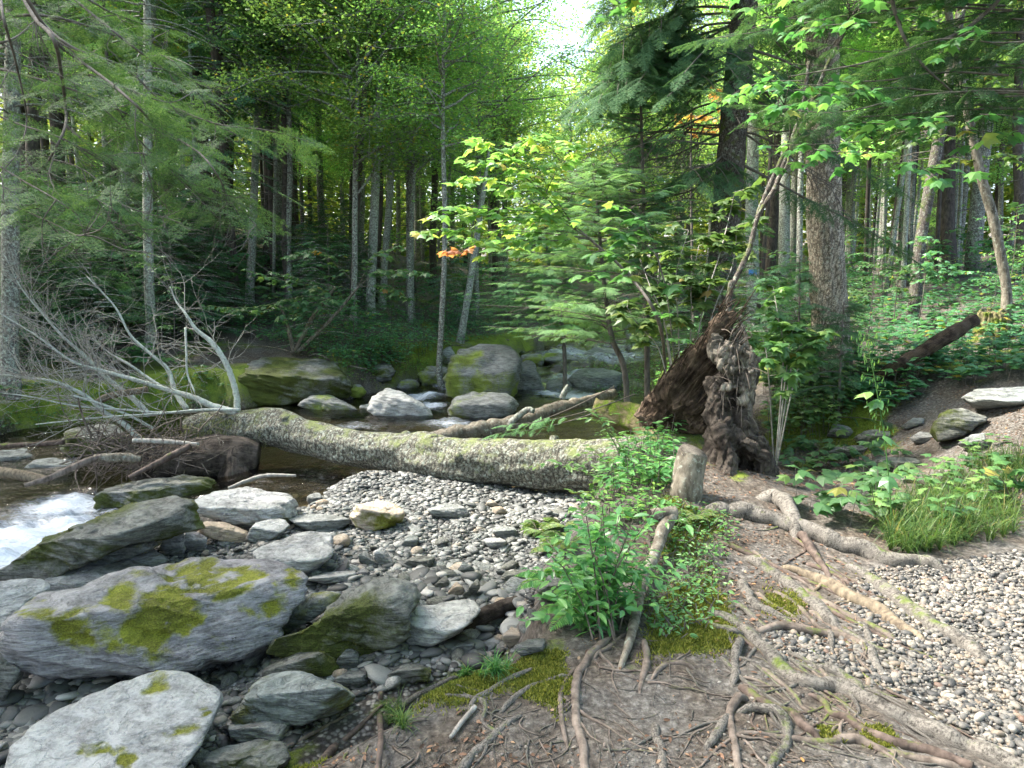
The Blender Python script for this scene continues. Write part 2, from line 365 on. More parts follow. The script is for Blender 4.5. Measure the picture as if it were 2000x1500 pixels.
M['root_pale'] = bark('pale_birch_root', (.035, .031, .027), (.215, .2, .178), moss=-.75, bands=True, bumpd=.006)
M['root_dark'] = bark('dark_root', (.07, .055, .045), (.24, .2, .17), moss=-.8, bumpd=.006)
M['root_red'] = bark('reddish_root', (.045, .032, .026), (.17, .13, .11), moss=-.6, bumpd=.006)
M['wood_bare'] = bark('bare_wood', (.08, .062, .045), (.29, .24, .17), scale=1.5, bumpd=.004)
def wood_rotten(name, dark, light, moss=0.):
    m, n, o = newmat(name); tc = nd(n, 'ShaderNodeTexCoord').outputs['Object']
    a = attr(n, 'tuv').outputs['Vector']; sep = nd(n, 'ShaderNodeSeparateXYZ'); lk(n, a, sep.inputs[0])
    cx = nd(n, 'ShaderNodeCombineXYZ'); lk(n, mathn(n, 'MULTIPLY', sep.outputs[0], .7), cx.inputs[0])
    lk(n, mathn(n, 'MULTIPLY', mathn(n, 'SINE', sep.outputs[1]), 4), cx.inputs[1]); lk(n, mathn(n, 'MULTIPLY', mathn(n, 'COSINE', sep.outputs[1]), 4), cx.inputs[2])
    f = noise(n, cx.outputs[0], 5, 7, .7, 1.2)
    c = ramp(n, f, [(.3, dark), (.5, tuple(.5*x+.5*y for x, y in zip(dark, light))), (.7, light)])
    c = mixc(n, ramp(n, noise(n, tc, 7, 5, .7), [(.42, (0, 0, 0)), (.6, (1, 1, 1))]), c, mixc(n, 1., c, (.3, .28, .27), 'MULTIPLY'))
    h = f
    if moss:
        k = mathn(n, 'MULTIPLY_ADD', noise(n, tc, 7, 6, .7), 7, -3.9+moss, clamp=True)
        c = mixc(n, k, c, ramp(n, noise(n, tc, 70, 3), [(.3, (.05, .09, .01)), (.7, (.2, .28, .03))]))
    pbsdf(n, o, c, .85, bump(n, h, 1., .02), .2); return m
M['rotten'] = wood_rotten('rotten_wood', (.018, .012, .009), (.2, .145, .1))
M['rotten_grey'] = wood_rotten('weathered_root_wood', (.07, .06, .05), (.45, .4, .33))
M['rotten_dark'] = wood_rotten('soil_caked_wood', (.03, .024, .02), (.17, .14, .115))
M['rotten_moss'] = wood_rotten('mossy_rotten_wood', (.06, .045, .025), (.42, .36, .2), .6)

def rockmat(name, dark, light, tint=(.5, .5, .52), mosscol=(.30, .31, .035), wet=.75, fol=(.35, .2, .1)):
    m, n, o = newmat(name); tc = nd(n, 'ShaderNodeTexCoord').outputs['Object']; oi = nd(n, 'ShaderNodeObjectInfo')
    off = nd(n, 'ShaderNodeVectorMath', operation='ADD'); lk(n, tc, off.inputs[0]); lk(n, mathn(n, 'MULTIPLY', oi.outputs['Random'], 40), off.inputs[1]); tc = off.outputs[0]
    st = noise(n, mapping(n, tc, (1.2, 1.2, 9), fol), 7, 8, .68, .12)
    gr = noise(n, tc, 55, 5, .7); big = noise(n, tc, 2.6, 5, .6)
    f = mathn(n, 'ADD', mathn(n, 'MULTIPLY', st, .55), mathn(n, 'ADD', mathn(n, 'MULTIPLY', gr, .25), mathn(n, 'MULTIPLY', big, .25)))
    c = ramp(n, f, [(.42, dark), (.51, tuple((x+y)/2 for x, y in zip(dark, light))), (.60, light)])
    c = mixc(n, ramp(n, noise(n, tc, 1.7, 4), [(.4, (0, 0, 0)), (.62, (1, 1, 1))]), c, mixc(n, 1., c, tuple(q*2 for q in tint), 'MULTIPLY'))
    li = ramp(n, noise(n, tc, 9, 7, .8), [(.62, (0, 0, 0)), (.7, (1, 1, 1))]); c = mixc(n, mathn(n, 'MULTIPLY', li, .5), c, (.46, .48, .43))
    sp = ramp(n, noise(n, tc, 16, 4, .75), [(.67, (0, 0, 0)), (.72, (1, 1, 1))]); c = mixc(n, mathn(n, 'MULTIPLY', sp, .8), c, (.035, .035, .028))
    mo = attr(n, 'tuv'); sep = nd(n, 'ShaderNodeSeparateXYZ'); lk(n, mo.outputs['Vector'], sep.inputs[0])
    k = mathn(n, 'MULTIPLY_ADD', noise(n, tc, 22, 6, .75), 2.4, -1.2)
    k = mathn(n, 'ADD', mathn(n, 'MULTIPLY_ADD', sep.outputs[0], 3.4, -1.05), k, clamp=True)
    mc = ramp(n, mathn(n, 'ADD', mathn(n, 'MULTIPLY', noise(n, tc, 110, 3, .8), .6), mathn(n, 'MULTIPLY', noise(n, tc, 5, 3), .4)), [(.36, tuple(q*.25 for q in mosscol)), (.5, tuple(q*.7 for q in mosscol)), (.64, tuple(q*1.25 for q in mosscol))])
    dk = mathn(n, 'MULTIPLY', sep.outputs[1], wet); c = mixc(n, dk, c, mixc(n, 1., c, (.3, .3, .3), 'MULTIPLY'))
    c = mixc(n, k, c, mc)
    cr_ = ramp(n, noise(n, mapping(n, tc, (1, 1, 5), fol), 4.5, 5, .6, .3), [(.47, (1, 1, 1)), (.495, (0, 0, 0)), (.505, (0, 0, 0)), (.53, (1, 1, 1))])
    h = mathn(n, 'ADD', mathn(n, 'ADD', mathn(n, 'MULTIPLY', cr_, .3), mathn(n, 'ADD', mathn(n, 'MULTIPLY', st, 1.3), mathn(n, 'MULTIPLY', gr, .5))), mathn(n, 'MULTIPLY', k, mathn(n, 'MULTIPLY', noise(n, tc, 130, 3, .8), .9)))
    ro = mathn(n, 'MULTIPLY_ADD', dk, -.45, .72)
    pbsdf(n, o, c, ro, bump(n, h, .9, .02), .35); return m
M['rock_pale'] = rockmat('pale_schist', (.15, .152, .145), (.56, .565, .535), (.5, .49, .5))
M['rock_grey'] = rockmat('grey_schist', (.07, .075, .07), (.37, .38, .36), (.47, .5, .5))
M['rock_dark'] = rockmat('dark_mossy_schist', (.04, .041, .037), (.27, .275, .25), (.5, .5, .47), (.10, .125, .018))
M['rock_purple'] = rockmat('purplish_schist', (.09, .087, .087), (.42, .405, .405), (.505, .495, .51))
M['rock_far'] = rockmat('mossy_far_rock', (.055, .06, .056), (.3, .31, .3), (.5, .5, .5), (.25, .32, .05))
M['rock_tan'] = rockmat('tan_stone', (.3, .25, .19), (.6, .52, .42), (.55, .5, .45))
def pebmat(name, stops, bright=1.):
    m, n, o = newmat(name); g = nd(n, 'ShaderNodeNewGeometry'); tc = nd(n, 'ShaderNodeTexCoord').outputs['Object']
    c = ramp(n, g.outputs['Random Per Island'], stops)
    f = noise(n, mapping(n, tc, (1, 1, 3)), 90, 5, .7); c = mixc(n, f, mixc(n, 1., c, (.55, .55, .55), 'MULTIPLY'), mixc(n, 1., c, (1.3, 1.3, 1.3), 'MULTIPLY'))
    pbsdf(n, o, c, .6, bump(n, f, .5, .004), .4); return m
M['pebble'] = pebmat('path_pebbles', [(0, (.03, .03, .03)), (.2, (.075, .073, .07)), (.45, (.13, .122, .11)), (.68, (.19, .173, .147)), (.84, (.17, .13, .093)), (.95, (.3, .28, .25)), (1, (.12, .075, .055))])
M['slate'] = pebmat('stream_gravel', [(0, (.03, .031, .031)), (.4, (.09, .094, .09)), (.68, (.155, .16, .152)), (.86, (.25, .255, .24)), (.95, (.2, .175, .14)), (1, (.38, .38, .36))])
# ground: tuv = (moss, gravel, wet)
m, n, o = newmat('forest_floor'); M['ground'] = m
tc = nd(n, 'ShaderNodeTexCoord').outputs['Object']; at = nd(n, 'ShaderNodeSeparateXYZ'); lk(n, attr(n, 'tuv').outputs['Vector'], at.inputs[0])
f1 = noise(n, tc, 35, 7, .7); f2 = noise(n, tc, 3, 5, .6); f3 = noise(n, tc, 120, 4, .7)
c = ramp(n, f1, [(.35, (.045, .04, .036)), (.52, (.125, .115, .104)), (.68, (.26, .248, .23))])
c = mixc(n, ramp(n, f2, [(.4, (0, 0, 0)), (.6, (1, 1, 1))]), c, mixc(n, 1., c, (.8, .7, .61), 'MULTIPLY'))
vo = nd(n, 'ShaderNodeTexVoronoi'); vo.inputs['Scale'].default_value = 38; lk(n, tc, vo.inputs[0])
sepc = nd(n, 'ShaderNodeSeparateColor'); lk(n, vo.outputs['Color'], sepc.inputs[0])
gc = ramp(n, sepc.outputs[0], [(0, (.09, .09, .09)), (.5, (.22, .215, .2)), (1, (.42, .4, .37))])
gc = mixc(n, ramp(n, vo.outputs['Distance'], [(.3, (0, 0, 0)), (.6, (1, 1, 1))]), gc, (.05, .045, .04))
kg = mathn(n, 'MULTIPLY_ADD', f1, 1.2, mathn(n, 'MULTIPLY_ADD', at.outputs[1], 2., -1.4), clamp=True); c = mixc(n, kg, c, gc)
km = mathn(n, 'MULTIPLY_ADD', noise(n, tc, 14, 6, .75), 3., mathn(n, 'MULTIPLY_ADD', at.outputs[0], 3., -2.8), clamp=True)
mc = ramp(n, mathn(n, 'ADD', mathn(n, 'MULTIPLY', f3, .6), mathn(n, 'MULTIPLY', f2, .4)), [(.38, (.035, .06, .008)), (.5, (.13, .18, .02)), (.62, (.26, .31, .04))])
c = mixc(n, km, c, mc)
kw = at.outputs[2]; c = mixc(n, kw, c, mixc(n, 1., c, (.42, .4, .36), 'MULTIPLY'))
h = mathn(n, 'ADD', mathn(n, 'ADD', f1, mathn(n, 'MULTIPLY', f3, .4)), mathn(n, 'MULTIPLY', kg, mathn(n, 'MULTIPLY', vo.outputs['Distance'], -1.)))
pbsdf(n, o, c, mathn(n, 'MULTIPLY_ADD', kw, -.3, .85), bump(n, h, 1., .02), .3)
# water: tuv = (foam, 0, 0)
m, n, o = newmat('stream_water'); M['water'] = m
tc = nd(n, 'ShaderNodeTexCoord').outputs['Object']; at = nd(n, 'ShaderNodeSeparateXYZ'); lk(n, attr(n, 'tuv').outputs['Vector'], at.inputs[0])
w1 = noise(n, mapping(n, tc, (1, 1.6, 1)), 9, 5, .6, .6); w2 = noise(n, tc, 40, 3, .6)
bp = bump(n, mathn(n, 'ADD', w1, mathn(n, 'MULTIPLY', w2, .25)), .55, .035)
fr = nd(n, 'ShaderNodeFresnel'); fr.inputs[0].default_value = 1.33; lk(n, bp, fr.inputs['Normal'])
gl = nd(n, 'ShaderNodeBsdfGlossy'); gl.inputs['Roughness'].default_value = .06; lk(n, bp, gl.inputs['Normal'])
tr = nd(n, 'ShaderNodeBsdfTransparent'); tr.inputs[0].default_value = (.62, .56, .42, 1)
mx = nd(n, 'ShaderNodeMixShader'); lk(n, mathn(n, 'MULTIPLY_ADD', fr.outputs[0], 1.15, .03, clamp=True), mx.inputs[0]); lk(n, tr.outputs[0], mx.inputs[1]); lk(n, gl.outputs[0], mx.inputs[2])
df = pbsdf(n, None, (.5, .55, .62), .5, bp, .4)
fo = mathn(n, 'ADD', mathn(n, 'MULTIPLY_ADD', at.outputs[0], 2.0, -2.35), mathn(n, 'MULTIPLY', noise(n, mapping(n, tc, (1.1, 3.4, 1), (0, 0, .5)), 6, 7, .78, 1.), 3.2))
fo = mathn(n, 'MULTIPLY', fo, at.outputs[0], clamp=True)
m2 = nd(n, 'ShaderNodeMixShader'); lk(n, fo, m2.inputs[0]); lk(n, mx.outputs[0], m2.inputs[1]); lk(n, df.outputs[0], m2.inputs[2]); lk(n, m2.outputs[0], o.inputs[0])

# ------------------------------------------------------------------ ground sheet
def gradedaxis(lo, hi, fine0, fine1, step, grow=1.06, maxs=3.):
    a = list(np.arange(fine0, fine1, step)); s = step; x = a[-1]
    while x < hi: s = min(s*grow, maxs); x += s; a.append(x)
    b = []; s = step; x = fine0
    while x > lo: s = min(s*grow, maxs); x -= s; b.append(x)
    return np.array(b[::-1]+a)
gx = gradedaxis(-200, 200, -4.5, 5.2, .035); gy = gradedaxis(-60, 260, 1.6, 8.5, .035)
X, Y = np.meshgrid(gx, gy); Z = H(X, Y)
pu, pv, pt = proj(np.stack([X, Y, Z], -1))
def blob(polys, soft=0): return np.any([inpoly(pu, pv, q) for q in polys], axis=0)*1.
mossn = fbm(p3(X*1.4, Y*1.4), 4, 77)
front = Y > .5
PATHPOLY = [(1640, 1200), (1760, 1120), (1870, 1090), (2300, 1040), (2600, 1900), (2100, 1560), (1850, 1420), (1700, 1330), (1560, 1300), (1490, 1260), (1600, 1240)]
MOSSPOLYS = [[(480, 1520), (560, 1440), (700, 1370), (900, 1305), (960, 1300), (990, 1340), (860, 1370), (740, 1400), (640, 1440), (590, 1520)], [(900, 1300), (1090, 1270), (1120, 1330), (1100, 1420), (1060, 1400), (1000, 1330)],
             [(1250, 1150), (1400, 1120), (1420, 1260), (1300, 1300), (1240, 1290)], [(1480, 1110), (1570, 1170), (1560, 1230), (1480, 1200)], [(1300, 960), (1420, 1000), (1400, 1120), (1280, 1080)],
             [(1500, 760), (1730, 760), (1760, 880), (1620, 900), (1480, 900)], [(1900, 670), (2000, 680), (1990, 720), (1880, 730), (1800, 730)], [(1660, 1100), (1700, 1100), (1800, 1200), (1760, 1200)], [(1690, 1415), (1745, 1425), (1740, 1455), (1690, 1445)], [(1610, 1410), (1635, 1415), (1635, 1440), (1612, 1440)],
             [(1100, 780), (1300, 740), (1420, 800), (1450, 950), (1320, 900), (1200, 860)]]
moss = np.zeros_like(X)
for q in MOSSPOLYS: moss = np.maximum(moss, sst(-30, 45, sdpoly(pu, pv, q)+38*fbm(p3(X*4, Y*4), 4, 78)))
moss = moss*front*.85+.28*mossn*(Y > 6)
sdc = sdpoly(X, Y, CHAN)
moss = np.maximum(moss, sst(-1.4, -.1, sdc)*sst(.6, .1, sdc)*(Y > 7.5)*(.75+.4*mossn))
moss = np.maximum(moss, (Y > 10)*(.3+.45*mossn)*(X < 4))
grav = np.maximum(inpoly(pu, pv, PATHPOLY)*front*1., sst(0, .4, sdc)*1.)
trail = [(8, 8.5), (10, 13.5), (12, 18), (15, 24), (20, 26), (17, 19), (13, 13), (10, 9), (9, 7)]
grav = np.maximum(grav, sst(-.5, .3, sdpoly(X, Y, trail))*.6); grav = np.maximum(grav, inpoly(pu, pv, [(1760, 760), (1900, 700), (2300, 640), (2300, 960), (1900, 960)])*front*.55)
moss = moss*(1-.8*sst(-.3, .3, sdpoly(X, Y, trail)))
wet = np.clip(sst(.1, .4, sdc)*(1-sst(-.2, .4, sdpoly(X, Y, BAR)))+sst(.05, .3, sdc)*.25, 0, 1)
nx, ny = len(gx), len(gy); idx = np.arange(nx*ny).reshape(ny, nx)
ga = Acc(); ga.add(np.stack([X, Y, Z], -1), None, np.stack([idx[:-1, :-1], idx[:-1, 1:], idx[1:, 1:], idx[1:, :-1]], -1), np.stack([moss, grav, wet], -1))
tag(obj('ground', ga, mat=M['ground']), kind='structure')
# water sheet
wx = np.concatenate([np.arange(-26, -9, .25), np.arange(-9, 3, .045), np.arange(3, 12, .12)]); wy = np.concatenate([np.arange(2.2, 14, .045), np.arange(14, 34, .09)])
X, Y = np.meshgrid(wx, wy); Zt = Hb(X, Y); w = waterlevel(X, Y)
foam = np.zeros_like(X)
for (u, v, z, r, a) in [(60, 1040, -.85, 1.0, 1.), (130, 985, -.85, .7, .95), (0, 1090, -.87, .9, 1), (330, 905, -.85, .3, .6), (560, 985, -.62, .25, .2), (620, 925, -.62, .8, .3), (520, 950, -.62, .5, .35), (840, 790, -.62, .4, .9), (830, 772, -.6, .5, 1), (880, 825, -.6, .6, .7), (690, 830, -.6, .6, .55),
                        (1090, 765, -.58, .6, 1), (1130, 770, -.58, .5, 1), (1150, 735, -.45, 1.2, .9), (1120, 700, -.4, 1.4, .8), (1180, 700, -.35, 1.5, .8), (1230, 680, -.3, 1.6, .7), (870, 755, -.6, .4, .7), (120, 900, -.8, .3, .7)]:
    q = planept(u, v, z); foam = np.maximum(foam, a*np.exp(-((X-q[0])**2+(Y-q[1])**2)/(r*r)))
rough = .012+.07*foam+.05*sst(14, 16, Y)
w = w+rough*fbm(p3(X*3.2+Y*.8, Y*4.5), 4, 51)+.03*foam*np.abs(fbm(p3(X*8, Y*8), 3, 55))
nx, ny = len(wx), len(wy); idx = np.arange(nx*ny).reshape(ny, nx)
keep = (Zt < w+.15); kq = keep[:-1, :-1] | keep[1:, 1:] | keep[:-1, 1:] | keep[1:, :-1]
q = np.stack([idx[:-1, :-1], idx[:-1, 1:], idx[1:, 1:], idx[1:, :-1]], -1)[kq]
wa = Acc(); wa.add(np.stack([X, Y, w], -1), None, q, np.stack([foam, 0*foam, 0*foam], -1))
tag(obj('stream_water', wa, mat=M['water']), kind='structure')
# ------------------------------------------------------------------ rocks
_ico = {}
def ico(s):
    if s not in _ico:
        import bmesh
        b = bmesh.new(); bmesh.ops.create_icosphere(b, subdivisions=s, radius=1)
        _ico[s] = (np.array([v.co[:] for v in b.verts]), np.array([[v.index for v in f.verts] for f in b.faces])); b.free()
    return _ico[s]
def rock(poly, mat, label, moss=.3, th=.7, ridge=.45, tilt=(0, -.25), sub=5, group=None, t=None, seed=None, lift=0., rough=1., fold=.5, mosspts=None, wetz=None, cat='rock'):
    poly = np.array(poly, float); seed = seed if seed is not None else int(abs(poly).sum()) % 9973; rg = np.random.default_rng(seed)
    u0, u1, v0, v1 = poly[:, 0].min(), poly[:, 0].max(), poly[:, 1].min(), poly[:, 1].max()
    cu, cv = (u0+u1)/2, (v0+v1)/2
    area = 0; cx_ = cy_ = 0
    for i in range(len(poly)):
        (xa, ya), (xb, yb) = poly[i], poly[(i+1) % len(poly)]; cr = xa*yb-xb*ya; area += cr; cx_ += (xa+xb)*cr; cy_ += (ya+yb)*cr
    cu, cv = cx_/(3*area), cy_/(3*area)
    if t is None: t = dep(G(cu, v1-3))
    Wd = (u1-u0)/FPX*t; T = th*min(Wd, 1.6*(v1-v0)/FPX*t*1.2+.25*Wd); tc_ = t+.12*T
    Cn = P(cu, cv, tc_); Fl = unit(Cn-CAM); Rl = unit(np.cross(Fl, [0, 0, 1.])); Ul = np.cross(Rl, Fl); pl = []
    for a_, b_ in poly: r_ = rays(a_, b_); q_ = CAM+r_*((Cn-CAM)@Fl)/(r_@Fl)-Cn; pl.append((q_@Rl, q_@Ul))
    pl = np.array(pl)*1.05; Wm, Hm = np.ptp(pl[:, 0]), np.ptp(pl[:, 1])
    d, f = ico(sub); d = unit(d*[Wm/2, Hm/2, T/2])
    rho = np.hypot(d[:, 0], d[:, 1])+1e-9; ex, ey = d[:, 0]/rho, d[:, 1]/rho
    rp = np.zeros(len(d))
    for i in range(len(pl)):
        a, b = pl[i], pl[(i+1) % len(pl)]; e = b-a
        den = ex*e[1]-ey*e[0]; den = np.where(abs(den) < 1e-9, 1e-9, den)
        r = (a[0]*e[1]-a[1]*e[0])/den; k = (a[0]*ey-a[1]*ex)/den
        rp = np.where((r > 0) & (k >= -1e-6) & (k <= 1+1e-6), np.maximum(rp, r), rp)
    rs = [np.where(rho < 1e-5, 50, rp/rho)]
    def loc(w): w = unit(w); return np.array([w@Rl, w@Ul, w@Fl])
    yr = pl[:, 1].max()-ridge*Hm; Q = np.array([0, yr, -T/2])
    yt = pl[:, 1].max(); dzb = T*.8; dyb = yt*.93-yr
    for n_ in (loc(np.array((rg.uniform(-.1, .1), -1, -.12))), unit(np.array([tilt[0]*.35, dzb, -dyb]))):
        h = max(n_@Q, .2*min(Hm, T)); rs.append(h/np.maximum(d@n_, 1e-6))
    n_ = np.array([0, 0, 1.]); rs.append((T*.5)/np.maximum(d@n_, 1e-6))
    for k in range(9):
        n_ = unit(rg.normal(size=3)*[1, .8, .6]+[0, .2, -.3]); sup = (pl@n_[:2]).max()+abs(n_[2])*T*.3
        rs.append(max(sup*rg.uniform(.86, 1.), .2*Hm)/np.maximum(d@n_, 1e-6))
    K = 11. if mat == 'rock_far' else 24.; rs = np.clip(np.array(rs), 1e-4, 50); r = ((rs**-K).sum(0))**(-1/K)
    v = d*r[:, None]; zt = np.clip(v[:, 2:3]/(T*.5), -1, 1); v[:, :2] *= 1-np.where(zt > 0, .14, .05)*zt**2
    wv = v[:, :1]*Rl+v[:, 1:2]*Ul+v[:, 2:3]*Fl
    q = wv+seed*3.7; size = math.sqrt(Wm*Hm)
    fd = unit(np.array([fold*.6, .35, 1])); sd_ = (q@fd)[:, None]                # foliation steps
    st = vn(np.concatenate([sd_*16/size**.5, q[:, :1]*1.2, q[:, 1:2]*1.2], 1), seed)+.5*vn(np.concatenate([sd_*38/size**.5, q[:, :1]*3, q[:, 1:2]*3], 1), seed+1)
    dn = fbm(q*2.2/size, 4, seed+2)*.05*size+fbm(q*9/size, 3, seed+3)*.018*size+st*.024*size**.8
    ly = sd_[:, 0]*9/size**.6+1.4*fbm(q*1.6/size, 3, seed+21); fr_ = ly-np.floor(ly); dn = dn+(sst(0, .18, fr_)-sst(.55, 1, fr_))*.028*size**.8*(.6+.6*vn(q*2/size, seed+22))
    wn = unit(wv)
    wv = wv+wn*(dn*rough)[:, None]
    # vertex normals for the moss mask
    fn = np.cross(wv[f[:, 1]]-wv[f[:, 0]], wv[f[:, 2]]-wv[f[:, 0]]); vnm = np.zeros_like(wv)
    for k in range(3): np.add.at(vnm, f[:, k], fn)
    vnm = unit(vnm); up = vnm[:, 2]
    w = Cn+wv; w[:, 2] += lift
    mm = moss+.42*fbm(q*2.4/size**.6, 5, seed+7)+.15*(up-.3)
    if moss <= .12: mm = mm-.3
    if mosspts is not None:
        pu_, pv_, _ = proj(w); g = 0; pu_ = pu_+26*fbm(q*4.5, 4, seed+31, .65); pv_ = pv_+17*fbm(q*4.5, 4, seed+32, .65)
        for (a, b, rr_, am) in mosspts: g = np.maximum(g, am*np.exp(-((pu_-a)**2+((pv_-b)*1.4)**2)/(rr_*rr_*1.2)))
        mm = g*(1+.6*fbm(q*9, 5, seed+9, .68))+.12*fbm(q*3, 3, seed+11)
    mm = np.clip(mm, 0, 1)
    w += vnm*(sst(.35, .75, mm)*.012*(1+.8*vn(q*60, 5)))[:, None]*min(1, size*1.5)
    zb = w[:, 2].min(); lowm = 1-sst(.03, .12+.1*size, w[:, 2]-zb-.02) if wetz is None else 1-sst(wetz, wetz+.1, w[:, 2])
    a = Acc(); a.add(w, f, a=np.stack([mm, np.clip(lowm+(-up > .2)*.3, 0, 1), 0*mm], -1))  # darker and glossier near the base and on downward faces
    o_ = np.array([Cn[0], Cn[1], zb]); ob = obj('rock', a, mat=M[mat], origin=o_); ob.location = o_
    tag(ob, label, cat, group)
    if t < 6.5 and (mm > .5).sum() > 30:                          # raised moss tufts on near rocks
        fc = w[f].mean(1); ar = .5*np.linalg.norm(np.cross(w[f[:, 1]]-w[f[:, 0]], w[f[:, 2]]-w[f[:, 0]]), axis=1); mf = mm[f].mean(1)+.14*vn(fc*40, 3); pr = ar*(mf > .46)*((CAM-fc)*vnm[f[:, 0]]).sum(-1).clip(0, 1)
        if pr.sum() > 1e-5:
            nT = int(min(16000, pr.sum()*26000)); ix = rg.choice(len(f), nT, p=pr/pr.sum()); bc = rg.dirichlet([1, 1, 1], nT); pp = (w[f[ix]]*bc[..., None]).sum(1); nn = vnm[f[ix, 0]]
            b = Acc(); scatter(b, np.array([(-.3, 0, 0), (.3, 0, 0), (0, 1, 0)]), np.array([(0, 1, 2)]), pp-nn*.002, frames(nn+rg.normal(0, .55, (nT, 3)), rg.normal(0, 1, (nT, 3))), rg.uniform(.006, .016, nT))
            obj('moss', b, ob, mat=M['mosstuft'], smooth=False, origin=o_)
    return ob
M['mosstuft'] = leafmat('moss_tuft', [(0, (.11, .13, .015)), (.6, (.3, .31, .04)), (1, (.48, .45, .09))], .3, .8, 1.3)
MB = [(400, 1130, 60, 1.1), (450, 1150, 45, 1), (340, 1165, 50, 1.1), (360, 1200, 60, .95), (230, 1160, 35, .85), (300, 1225, 60, .8), (150, 1210, 50, .85), (90, 1190, 30, .8), (200, 1240, 50, .7), (420, 1240, 60, .5), (560, 1130, 25, .75), (500, 1180, 50, .6), (330, 1260, 60, .5), (52, 1185, 25, .8), (260, 1120, 25, .5), (480, 1135, 30, .8)]
rock([(12, 1272), (24, 1232), (40, 1196), (96, 1160), (168, 1158), (224, 1132), (280, 1112), (336, 1080), (440, 1084), (520, 1096), (592, 1130), (582, 1156), (556, 1204), (532, 1248), (480, 1275), (360, 1302), (240, 1312), (100, 1324), (36, 1304)],
     'rock_purple', 'large purplish boulder covered in yellow green moss at the left front of the stream', th=.62, ridge=.55, tilt=(.05, -.5), sub=6, mosspts=MB, cat='boulder')
rock([(8, 1530), (20, 1460), (80, 1404), (168, 1352), (224, 1328), (320, 1304), (400, 1310), (428, 1344), (418, 1380), (400, 1412), (365, 1472), (330, 1530), (300, 1640), (60, 1660)],
     'rock_pale', 'smooth pale boulder with rounded top in the lower left corner', th=.75, ridge=.72, tilt=(-.25, -.6), sub=6, rough=.45, mosspts=[(350, 1430, 28, .8), (240, 1480, 30, .9), (190, 1470, 25, .7), (300, 1330, 40, .5), (380, 1395, 14, .8)], t=3.0, cat='boulder')
